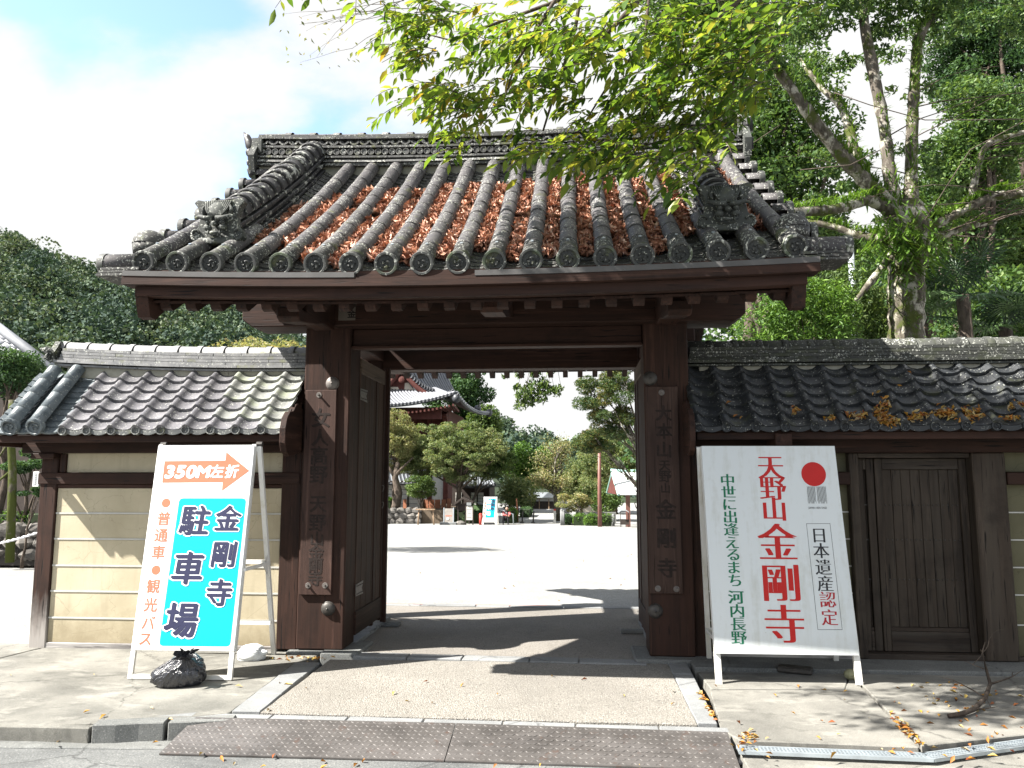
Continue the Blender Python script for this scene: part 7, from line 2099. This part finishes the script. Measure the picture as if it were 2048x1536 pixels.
for px, y in ((1256, YP + .6), (1300, YP + .6), (1256, YP + 3.6), (1300, YP + 3.6)):
    m = MB(); x = onY(px, 1000, y)[0]; m.box(x - .12, x + .12, y, y + .24, FZ, P0.z + .1); m.build('post', M_POLEB, pv)
# ---- lamp pole
m = MB(); b_ = onY(1200, 1058, 44.5); tp = onY(1199, 884, 44.5)
m.tube([(b_[0], 44.5, FZ), (b_[0], 44.5, 1.0), (tp[0], 44.5, tp[2])], [.13, .11, .09], 10)
lamp = m.build('lamp_pole', M_POLEB, None, True, fix=False); tag(lamp, 'tall slim brown pole with a white side bracket in the courtyard', 'pole'); WORLD[lamp.name] = Matrix.Identity(4)
m = MB(); m.tube([onY(1199, 905, 44.4), onY(1194, 902, 44.4), onY(1190, 898, 44.4)], .03, 6); m.cyl(onY(1200, 890, 44.5), (0, 0, 1), .13, .12, 10); m.build('bracket', M_FRAME, lamp)
# ---- signs and small things in front of the hedge
YN = 47.0
def tagpart(o): WORLD[o.name] = Matrix.Identity(4); return o
ws = thing('parking_sign', 'white A-frame parking sign with turquoise panel, far across the courtyard', 'sign', (onY(979, 1050, YN)[0], YN, FZ))
Fx0, Fx1 = onY(963.5, 1000, YN)[0], onY(993, 1000, YN)[0]; zt2, zb2 = onY(980, 994, YN)[2], onY(980, 1054, YN)[2]
zb2 = max(zb2, FZ)
m = MB(); m.add([(Fx0, YN, FZ + .03), (Fx1 + .05, YN, FZ + .03), (Fx1, YN + .25, zt2), (Fx0 + .12, YN + .25, zt2), (Fx0, YN + .04, FZ + .03), (Fx1 + .05, YN + .04, FZ + .03), (Fx1, YN + .29, zt2), (Fx0 + .12, YN + .29, zt2)],
                [(0, 1, 2, 3), (7, 6, 5, 4), (0, 4, 5, 1), (1, 5, 6, 2), (2, 6, 7, 3), (3, 7, 4, 0)]); m.build('board', M_BOARD, ws)
m = MB(); m.tube([(Fx1, YN + .28, zt2), (Fx1 + .05, YN + .8, FZ)], .03, 5); m.build('back_leg', M_FRAME, ws)
m = MB(); m.tube([(Fx0 + .12, YN + .28, zt2), (Fx0 + .05, YN + .8, FZ)], .03, 5); m.build('back_leg', M_FRAME, ws)
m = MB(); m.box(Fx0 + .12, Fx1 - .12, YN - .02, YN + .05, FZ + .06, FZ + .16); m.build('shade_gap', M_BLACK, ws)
def fy(z): return YN + .25 * (z - FZ) / (zt2 - FZ) - .012
qs = [onY(x, y, YN + .1) for x, y in ((975, 997), (991, 997), (988, 1035), (971, 1035))]
m = MB(); m.add([(q[0], fy(q[2]), q[2]) for q in qs], [(0, 1, 2, 3)]); m.build('printed_panel', M_CYAN, ws, fix=False)
for ch, px, py, sz in (('金', 986, 1002, .24), ('剛', 985, 1010, .24), ('寺', 984, 1018, .24), ('駐', 978, 1004, .30), ('車', 977, 1015, .30), ('場', 976, 1027, .30)):
    q = onY(px, py, YN); glyph(ch, sz, frame(Vector((q[0], fy(q[2]) - .012, q[2])), Vector((1, 0, 0)), Vector((0, .13, 1)).normalized(), Vector((0, -1, .13)).normalized()), M_WHITE if ch in '駐車場' else M_NAVY, ws, BOLD)
for k, ch in enumerate('普通車観光バス'):
    q = onY(970 - k * .7, 1006 + k * 5.6 + (3 if k > 2 else 0), YN); glyph(ch, .12, frame(Vector((q[0], fy(q[2]) - .012, q[2])), Vector((1, 0, 0)), Vector((0, .13, 1)).normalized(), Vector((0, -1, .13)).normalized()), M_SALMON, ws, BOLD)
def notice(label, px0, px1, pyt, pyb, Y, mats, rows, col, legs=True, name='noticeboard'):
    t = thing(name, label, 'noticeboard', (onY((px0 + px1) / 2, 1000, Y)[0], Y, FZ))
    x0, x1, z0, z1 = onY(px0, 1000, Y)[0], onY(px1, 1000, Y)[0], onY(px0, pyb, Y)[2], onY(px0, pyt, Y)[2]
    m = MB(); m.box(x0, x1, Y, Y + .05, z0, z1); m.build('panel', mats[0], t)
    if legs:
        for x in (x0 - .03, x1 + .03): m = MB(); m.box(x - .03, x + .03, Y - .01, Y + .06, FZ, z1 + .05); m.build('post', mats[1], t)
    m = MB()
    for k in range(rows):
        z = z1 - (z1 - z0) * (k + .7) / (rows + .4); w = (x1 - x0) * random.uniform(.25, .4); m.box((x0 + x1) / 2 - w, (x0 + x1) / 2 + w, Y - .006, Y - .001, z - .02, z + .02)
    m.build('lettering', col, t)
    return t, x0, x1, z0, z1
t, x0, x1, z0, z1 = notice('white notice panel on dark brown posts before the hedge', 932.5, 945, 1013, 1040, YN, (M_FRAME, M_DARK), 3, M_GREYP)
for k, ch in enumerate('拝観案内'):
    pass
m = MB(); m.prism([(x0 - .25, z1 + .10), (x1 + .25, z1 + .10), ((x0 + x1) / 2, z1 + .36)], YN - .25, YN + .25); 
m = MB(); FB(m, 934, 943, YN - .05, YN + .02, onY(938, 1011, YN)[2], onY(938, 1005, YN)[2]); m.build('number_plate', M_GREYP, t)
t, x0, x1, z0, z1 = notice('weathered steel notice board with faded red marks on a stone plinth', 889, 906, 1017, 1046, YN, (plain('weathered_board', (.34, .31, .28), .6, var=.15), M_POLE), 1, M_SALMON)
m = MB(); m.cbox(x0 - .25, x1 + .25, YN - .2, YN + .3, FZ - .02, FZ + .16, .02); m.build('plinth', GRAN, t)
m = MB(); m.sphere((x0 + .22, YN - .01, z0 + .25), .10, 8, 5, (1, .1, .8)); m.build('white_patch', M_FRAME, t)
# little roofed shrine board behind
sh = thing('roofed_board', 'dark little roofed board behind the white notice panel', 'shrine', (onY(929, 1040, 48)[0], 48, FZ))
a0, a1, am = onY(909, 1007, 47.9), onY(947, 1003, 47.9), onY(927, 993, 47.9)
m = MB(); m.prism([(a0[0], a0[2]), (am[0], am[2]), (a1[0], a1[2]), (a1[0], a1[2] - .12), (am[0], am[2] - .14), (a0[0], a0[2] - .12)], 47.6, 48.4); m.build('roof', M_DARK, sh)
for px in (917, 939): m = MB(); FB(m, px - 1, px + 1, 47.95, 48.05, FZ, a0[2] + .2); m.build('post', M_DARK, sh)
m = MB(); FB(m, 918, 938, 48.0, 48.04, hz(1022, 48), a0[2]); m.build('panel', M_DARK, sh)
# stick rack (plain trestle)
tr = thing('wooden_trestle', 'pale wooden trestle standing before the boulder wall', 'trestle', (onY(851, 1050, 46.5)[0], 46.5, FZ))
q = [onY(*p, 46.5) for p in ((836, 1051), (838, 1020), (868, 1051), (866, 1020), (832, 1018.5), (870, 1018.5))]
q[0][2] = q[2][2] = FZ
for a, b, w in ((q[0], q[1], .045), (q[2], q[3], .045)): m = MB(); m.tube([a, b], w, 6); m.build('leg', WLIGHT, tr, True, fix=False)
m = MB(); m.box(q[4][0], q[5][0], 46.35, 46.65, q[4][2] - .04, q[4][2] + .02); m.build('top_bar', WLIGHT, tr)
# red hydrant post
m = MB(); x = onY(961, 1000, YN)[0]; m.tube([(x, YN + .1, FZ), (x, YN + .1, hz(1030, YN))], .09, 10); m.sphere((x, YN + .1, hz(1030, YN)), .10, 10, 5, half=True)
tag(m.build('red_post', M_REDPOST, None, True, fix=False), 'short red fire post just left of the far parking sign', 'post')
m = MB(); m.sphere((onY(921, 1000, YN)[0], YN, FZ + .08), .26, 9, 5, (1.2, .8, .7)); tag(m.build('boulder', STONE, None), 'low brown boulder between the two noticeboards', 'boulder')
# two free-standing dark posts, path edge posts
for px, lab in ((1044, 'left of the two dark metal posts standing across the far path'), (1066, 'right of the two dark metal posts standing across the far path')):
    m = MB(); x = onY(px, 1000, 49.5)[0]; m.cyl((x, 49.5, FZ + .03), (0, 0, 1), .14, .06, 12); m.tube([(x, 49.5, FZ), (x + .05, 49.5, hz(1022, 49.5))], .045, 8)
    tag(m.build('barrier_post', M_IRON, None, True, fix=False), lab, 'post', 'dark posts across the far path')
m = MB(); x = onY(1036, 1000, 50)[0]; m.tube([(x, 50, FZ), (x - .1, 50, hz(997, 50))], .05, 6); tag(m.build('wooden_stake', M_ORNG, None, True, fix=False), 'thin orange-brown stake beside the hedge left of the path', 'stake')
m = MB(); m.box(onY(1107, 1000, 50)[0], onY(1111.5, 1000, 50)[0], 50, 50.3, FZ, hz(1021, 50)); o = m.build('stone_post', M_WALLW, None); tag(o, 'white post with a red top at the foot of the bare tree', 'post'); tagpart(o)
m = MB(); m.box(onY(1107, 1000, 50)[0], onY(1111.5, 1000, 50)[0], 49.98, 50.32, hz(1021, 50) + .004, hz(1018, 50)); m.build('red_cap', M_REDPOST, o)
for px, py, lab in ((1123, 1021, 'tall grey stone post, left of the pair by the bare tree'), (1126.5, 1023, 'short grey stone post, right of the pair by the bare tree'), (1226, 1030, 'round-topped stone post beside the pavilion railing')):
    m = MB(); x = onY(px, 1000, 47)[0]; m.tube([(x, 47, FZ), (x, 47, hz(py, 47))], .085, 8); m.sphere((x, 47, hz(py, 47)), .095, 8, 4, half=True); tag(m.build('stone_post', GRAN, None, True, fix=False), lab, 'post', 'grey stone posts at the planting edge')
# small roofed lantern stand at the right
ls = thing('lantern_stand', 'dark lantern stand with a small pitched roof near the right door', 'lantern', (onY(1248, 1050, 44)[0], 44, FZ))
q0, q1, qm = onY(1236, 1023, 44), onY(1257, 1023, 44), onY(1247, 1016, 44)
m = MB(); m.prism([(q0[0], q0[2]), (qm[0], qm[2]), (q1[0], q1[2]), (q1[0], q1[2] - .05), (qm[0], qm[2] - .06), (q0[0], q0[2] - .05)], 43.7, 44.3); m.build('roof', M_POLE, ls)
for px in (1238.5, 1255): m = MB(); FB(m, px - .6, px + .6, 43.97, 44.03, FZ, q0[2]); m.build('post', M_DARK, ls)
m = MB(); FB(m, 1239, 1256, 43.9, 44.1, hz(1048, 44), hz(1038, 44)); m.build('box', M_DARK, ls)
for px in (1241, 1249): m = MB(); FB(m, px - .5, px + .5, 43.95, 44.0, FZ, hz(1048, 44)); m.build('leg', GRAN, ls)
# stone low wall behind bushes, right
m = MB(); FB(m, 1165, 1195, 52, 52.6, FZ, hz(1012, 52)); tag(m.build('low_wall', M_WALLC, None), 'low pale wall behind the green bushes right of the path', 'wall')
m = MB(); FB(m, 1150, 1230, 48.5, 49.0, FZ, hz(1024, 48.5)); tag(m.build('planting_kerb', GRAND, None), 'dark stone kerb of the planting bed behind the round bushes', 'kerb')
# stair handrail
hr = thing('handrail', 'thin grey handrail sloping down behind the far parking sign', 'railing', (onY(1000, 1040, 48)[0], 48, FZ))
m = MB(); m.tube([onY(955, 1005, 50), onY(996, 1018, 49), onY(1026, 1028, 48.2), onY(1027, 1048, 48.2)], .035, 6); m.build('rail', M_POLE, hr, True, fix=False)
for px, py in ((970, 1010), (1000, 1019)): m = MB(); p = onY(px, py, 49.2); m.tube([p, (p[0], p[1], FZ)], .03, 6); m.build('post', M_POLE, hr, True, fix=False)

# ---- seated person
def skin_body(name, J, E_, R_, mat, parent):
    me = bpy.data.meshes.new(name); me.from_pydata([tuple(j) for j in J], E_, []); me.update()
    o = finish(name, me, mat, parent)
    o.modifiers.new('skin', 'SKIN'); 
    for i, r_ in enumerate(R_): me.skin_vertices[0].data[i].radius = (r_, r_)
    me.skin_vertices[0].data[0].use_root = True
    s_ = o.modifiers.new('sub', 'SUBSURF'); s_.levels = 1; s_.render_levels = 2
    return o
px0_ = onY(1012, 1046, 47.6)[0]; YQ = 47.6
per = thing('person', 'person crouched by the hedge in dark trousers and pink top, head bowed', 'person', (px0_, YQ, FZ))
def pp(x, y, z): return (px0_ + x, YQ + y, FZ + z)
skin_body('body', [pp(-.05, .1, .32), pp(-.04, .02, .52), pp(.03, -.08, .70), pp(.06, -.16, .82), pp(.08, -.2, .90), pp(-.16, -.1, .74), pp(-.14, -.32, .60), pp(.10, -.46, .58), pp(.22, -.1, .74), pp(.26, -.33, .60), pp(.20, -.50, .56),
                   pp(-.14, -.05, .30), pp(-.16, -.36, .50), pp(-.14, -.30, .08), pp(-.14, -.46, .04), pp(.10, -.05, .30), pp(.16, -.38, .50), pp(.16, -.32, .08), pp(.17, -.48, .04)],
          [(0, 1), (1, 2), (2, 3), (3, 4), (2, 5), (5, 6), (6, 7), (2, 8), (8, 9), (9, 10), (0, 11), (11, 12), (12, 13), (13, 14), (0, 15), (15, 16), (16, 17), (17, 18)],
          [.14, .14, .13, .06, .06, .06, .045, .035, .06, .045, .035, .09, .075, .05, .045, .09, .075, .05, .045], CLOTH_B, per)
m = MB(); m.sphere(pp(.08, -.23, .98), .10, 14, 10, (.85, 1, 1.1)); m.sphere(pp(.08, -.335, .96), .018, 6, 4); 
for s in (-1, 1): m.sphere(pp(.08 + s * .035, -.315, .99), .012, 6, 4); m.sphere(pp(.08 + s * .088, -.23, .97), .02, 6, 4)
m.build('head', SKIN, per, True, fix=False)
m = MB(); m.sphere(pp(.08, -.20, 1.01), .112, 14, 9, (.9, 1.02, 1.0)); m.build('hair', HAIR, per, True, fix=False)
m = MB(); m.tube([pp(-.05, .06, .40), pp(-.02, .0, .54), pp(.03, -.08, .70), pp(.05, -.13, .80)], [.17, .175, .165, .09], 14); m.build('grey_shirt', CLOTH_G, per, True, fix=False)
for s, a, b, c in ((-1, pp(-.15, -.09, .75), pp(-.14, -.32, .61), pp(.08, -.45, .585)), (1, pp(.21, -.1, .75), pp(.27, -.33, .61), pp(.21, -.49, .565))):
    m = MB(); m.tube([a, b, c], [.075, .062, .048], 10); m.build('sleeve', CLOTH_P, per, True, fix=False)
    for k in range(5):
        m = MB(); q = Vector(c); d = Vector((.015 * (k - 2), -.05 - .01 * (k % 3), -.02 - .008 * k)); m.tube([q, q + d * .7, q + d * 1.5], [.011, .010, .006], 5); m.build('finger', SKIN, per, True, fix=False)

# ---- trees of the precinct
T('maple_tree', 'wide green maple in the middle of the opening, leaning over the small hall', 925, 905, 49.5, 92, 62, L_MAPLE, BARK, 60000, .115, 420, .34, 90, base_px=922, trunk_r=.22, inner=.15, limbs=14, flat=.55, bz=FZ)
T('maple_tree', 'rounded lower maple limbs in deeper green at the right of the big maple', 990, 925, 50.5, 44, 34, L_MID, BARK, 17000, .11, 120, .32, 91, base_px=935, trunk_r=.12, inner=.2, flat=.55, bz=FZ)
T('maple_tree', 'yellowing cherry tree at the left edge of the opening before the hall', 792, 880, 48.9, 42, 62, L_MAPLEY, BARK, 20000, .11, 200, .30, 92, base_px=790, trunk_r=.10, inner=.2, bz=FZ + .6)
m = MB(); P_ = [onY(x, y, 48.6) for x, y in ((789, 1028), (792, 1010), (797, 985), (790, 955), (796, 925))]; m.tube(P_, [.38, .30, .26, .20, .15], 10); m.tube([P_[3], onY(800, 940, 48.4), onY(826, 915, 48.4)], [.14, .10, .04], 8); m.tube([P_[3], onY(775, 930, 48.4)], [.14, .05], 8)
tag(m.build('cherry_trunk', BARK, None, True, fix=False), 'thick dark cherry trunk growing on the stone bank at left', 'tree')
T('maple_tree', 'small green maple hanging over the boulder wall', 835, 975, 48.3, 30, 22, L_MID, BARK, 4500, .14, 30, .4, 93, base_px=846, trunk_r=.07, flat=.5, bz=FZ)
T('evergreen_tree', 'tall feathery evergreen behind the right end of the hall roof', 915, 790, 78, 66, 85, L_CEDAR, BARK, 16000, .32, 90, .95, 94, trunk_r=.3, inner=.15, bz=FZ)
T('evergreen_tree', 'evergreen crown directly right of the hall roof corner', 965, 870, 76, 36, 60, L_MID, BARK, 8000, .32, 50, .9, 95, trunk_r=.3, bz=FZ)
T('broadleaf_tree', 'bright green bamboo-like tree group behind the bare cherry', 1065, 935, 85, 52, 42, L_HEDGE, BARK, 9000, .32, 60, .9, 96, trunk_r=.15, bz=FZ)
T('broadleaf_tree', 'dark green bushy tree beyond the path, left of the bare cherry', 1035, 985, 66, 34, 34, L_MAPLE, BARK, 6000, .22, 46, .6, 97, trunk_r=.12, bz=FZ)
T('broadleaf_tree', 'broad green trees at the right of the opening above the pavilion', 1225, 925, 62, 70, 66, L_MAPLE, BARK, 36000, .17, 300, .45, 98, trunk_r=.25, inner=.15, bz=FZ)
T('broadleaf_tree', 'mid-green trees filling the space behind the brown lamp pole', 1165, 965, 66, 50, 50, L_MAPLE, BARK, 24000, .17, 200, .45, 99, trunk_r=.25, inner=.15, bz=FZ)
T('broadleaf_tree', 'low green tree under the pavilion roof edge', 1218, 1000, 52, 34, 24, L_MID, BARK, 5000, .17, 40, .45, 100, trunk_r=.08, bz=FZ)
T('maple_tree', 'little sapling with yellow leaves leaning behind the bright bushes', 1150, 1005, 48.5, 34, 18, L_MAPLEY, BARKL, 2600, .14, 24, .32, 101, base_px=1166, trunk_r=.06, flat=.5, bz=FZ)
T('maple_tree', 'broad olive-green maple crown covering the hall body, left of the big maple', 842, 905, 50.5, 58, 58, L_MAPLE, BARK, 22000, .12, 170, .34, 102, base_px=850, trunk_r=.14, inner=.15, flat=.6, bz=FZ + .6)
# bare pale cherry
bt = thing('bare_cherry_tree', 'nearly bare pale-limbed cherry tree beside the far path', 'tree', (onY(1114, 1000, 52)[0], 52, FZ))
m = MB(); base = Vector((onY(1115, 1000, 52)[0], 52, FZ)); fork = Vector(onY(1113, 992, 52)); r2 = random.Random(12); PP = []
m.tube([base, base.lerp(fork, .5), fork], [.28, .23, .24], 10)
def grow(p, d, L, rad, depth):
    e = p + d * L; a, b = limb(p, e, rad, rad * .55, r2, .08, 5); m.tube(a, b, 6 if depth > 1 else 4)
    if depth == 0:
        for q in a[2:]: PP.append(np.array(q))
        return
    for k in range(3 if depth > 1 else 4):
        nd = (d + Vector((r2.uniform(-.75, .75), r2.uniform(-.6, .6), r2.uniform(-.25, .5)))).normalized(); grow(a[r2.randint(2, 5)], nd, L * r2.uniform(.55, .78), rad * .5, depth - 1)
for px, py in ((1060, 950), (1090, 900), (1108, 895), (1135, 900), (1128, 960), (1085, 960)):
    tgt = Vector(onY(px, py, 52 + r2.uniform(-1.5, 1.5))); d = tgt - fork; grow(fork, d.normalized(), d.length * .55, .13, 3)
m.build('trunk', BARKL, bt, True, fix=False)
pp_ = np.repeat(np.array(PP), 6, axis=0) + rn.normal(0, .25, (len(PP) * 6, 3))
sel = rn.choice(len(pp_), min(5200, len(pp_)), replace=False)
link('crown', leaf_mesh('crown', pp_[sel], .13, L_MAPLEY, rn, .5, .4), bt)
# conifer at right with drooping sprays, and the hanging sprig in the middle
T('pine_tree', 'conifer with upswept tufted branches in the upper right of the opening', 1215, 800, 24, 62, 75, L_PINE, BARKL, 13000, .13, 46, .32, 110, base_px=1330, trunk_r=.10, inner=.35, aspect=.16, flat=.6, bz=gz(24), limbs=16)
T('pine_tree', 'lower conifer branches hanging above the lamp pole', 1185, 880, 25, 38, 26, L_PINE, BARKL, 5200, .13, 20, .30, 111, base_px=1340, trunk_r=.05, inner=.3, aspect=.16, flat=.5, bz=gz(25), limbs=10)
hs = thing('hanging_branch', 'leafy green sprig hanging down in the middle of the gate opening', 'tree', tuple(onY(1065, 740, 15)))
cc = []; cr_ = []
for px, py, R_ in ((1048, 790, .14), (1040, 812, .10), (1065, 775, .14), (1080, 795, .13), (1095, 778, .13), (1110, 783, .10), (1122, 775, .06), (1060, 800, .12), (1035, 775, .07), (1085, 765, .10), (1070, 745, .10), (1040, 750, .08), (1010, 752, .06), (1100, 740, .1)):
    cc.append(onY(px, py, 15)); cr_.append(R_ * 1.25)
P, idx = clumps(np.array(cc), np.array(cr_), 1300, rn, .2, .9)
link('leaves', leaf_mesh('leaves', P, .085, L_MID, rn, .45, .3, .6), hs)
m = MB()
tpv = Vector(onY(1100, 560, 15)); 
for c in cc: a, b = limb(tpv, Vector(c), .012, .003, rr, .08, 6); m.tube(a, b, 4)
m.build('twigs', BARK, hs, True, fix=False)
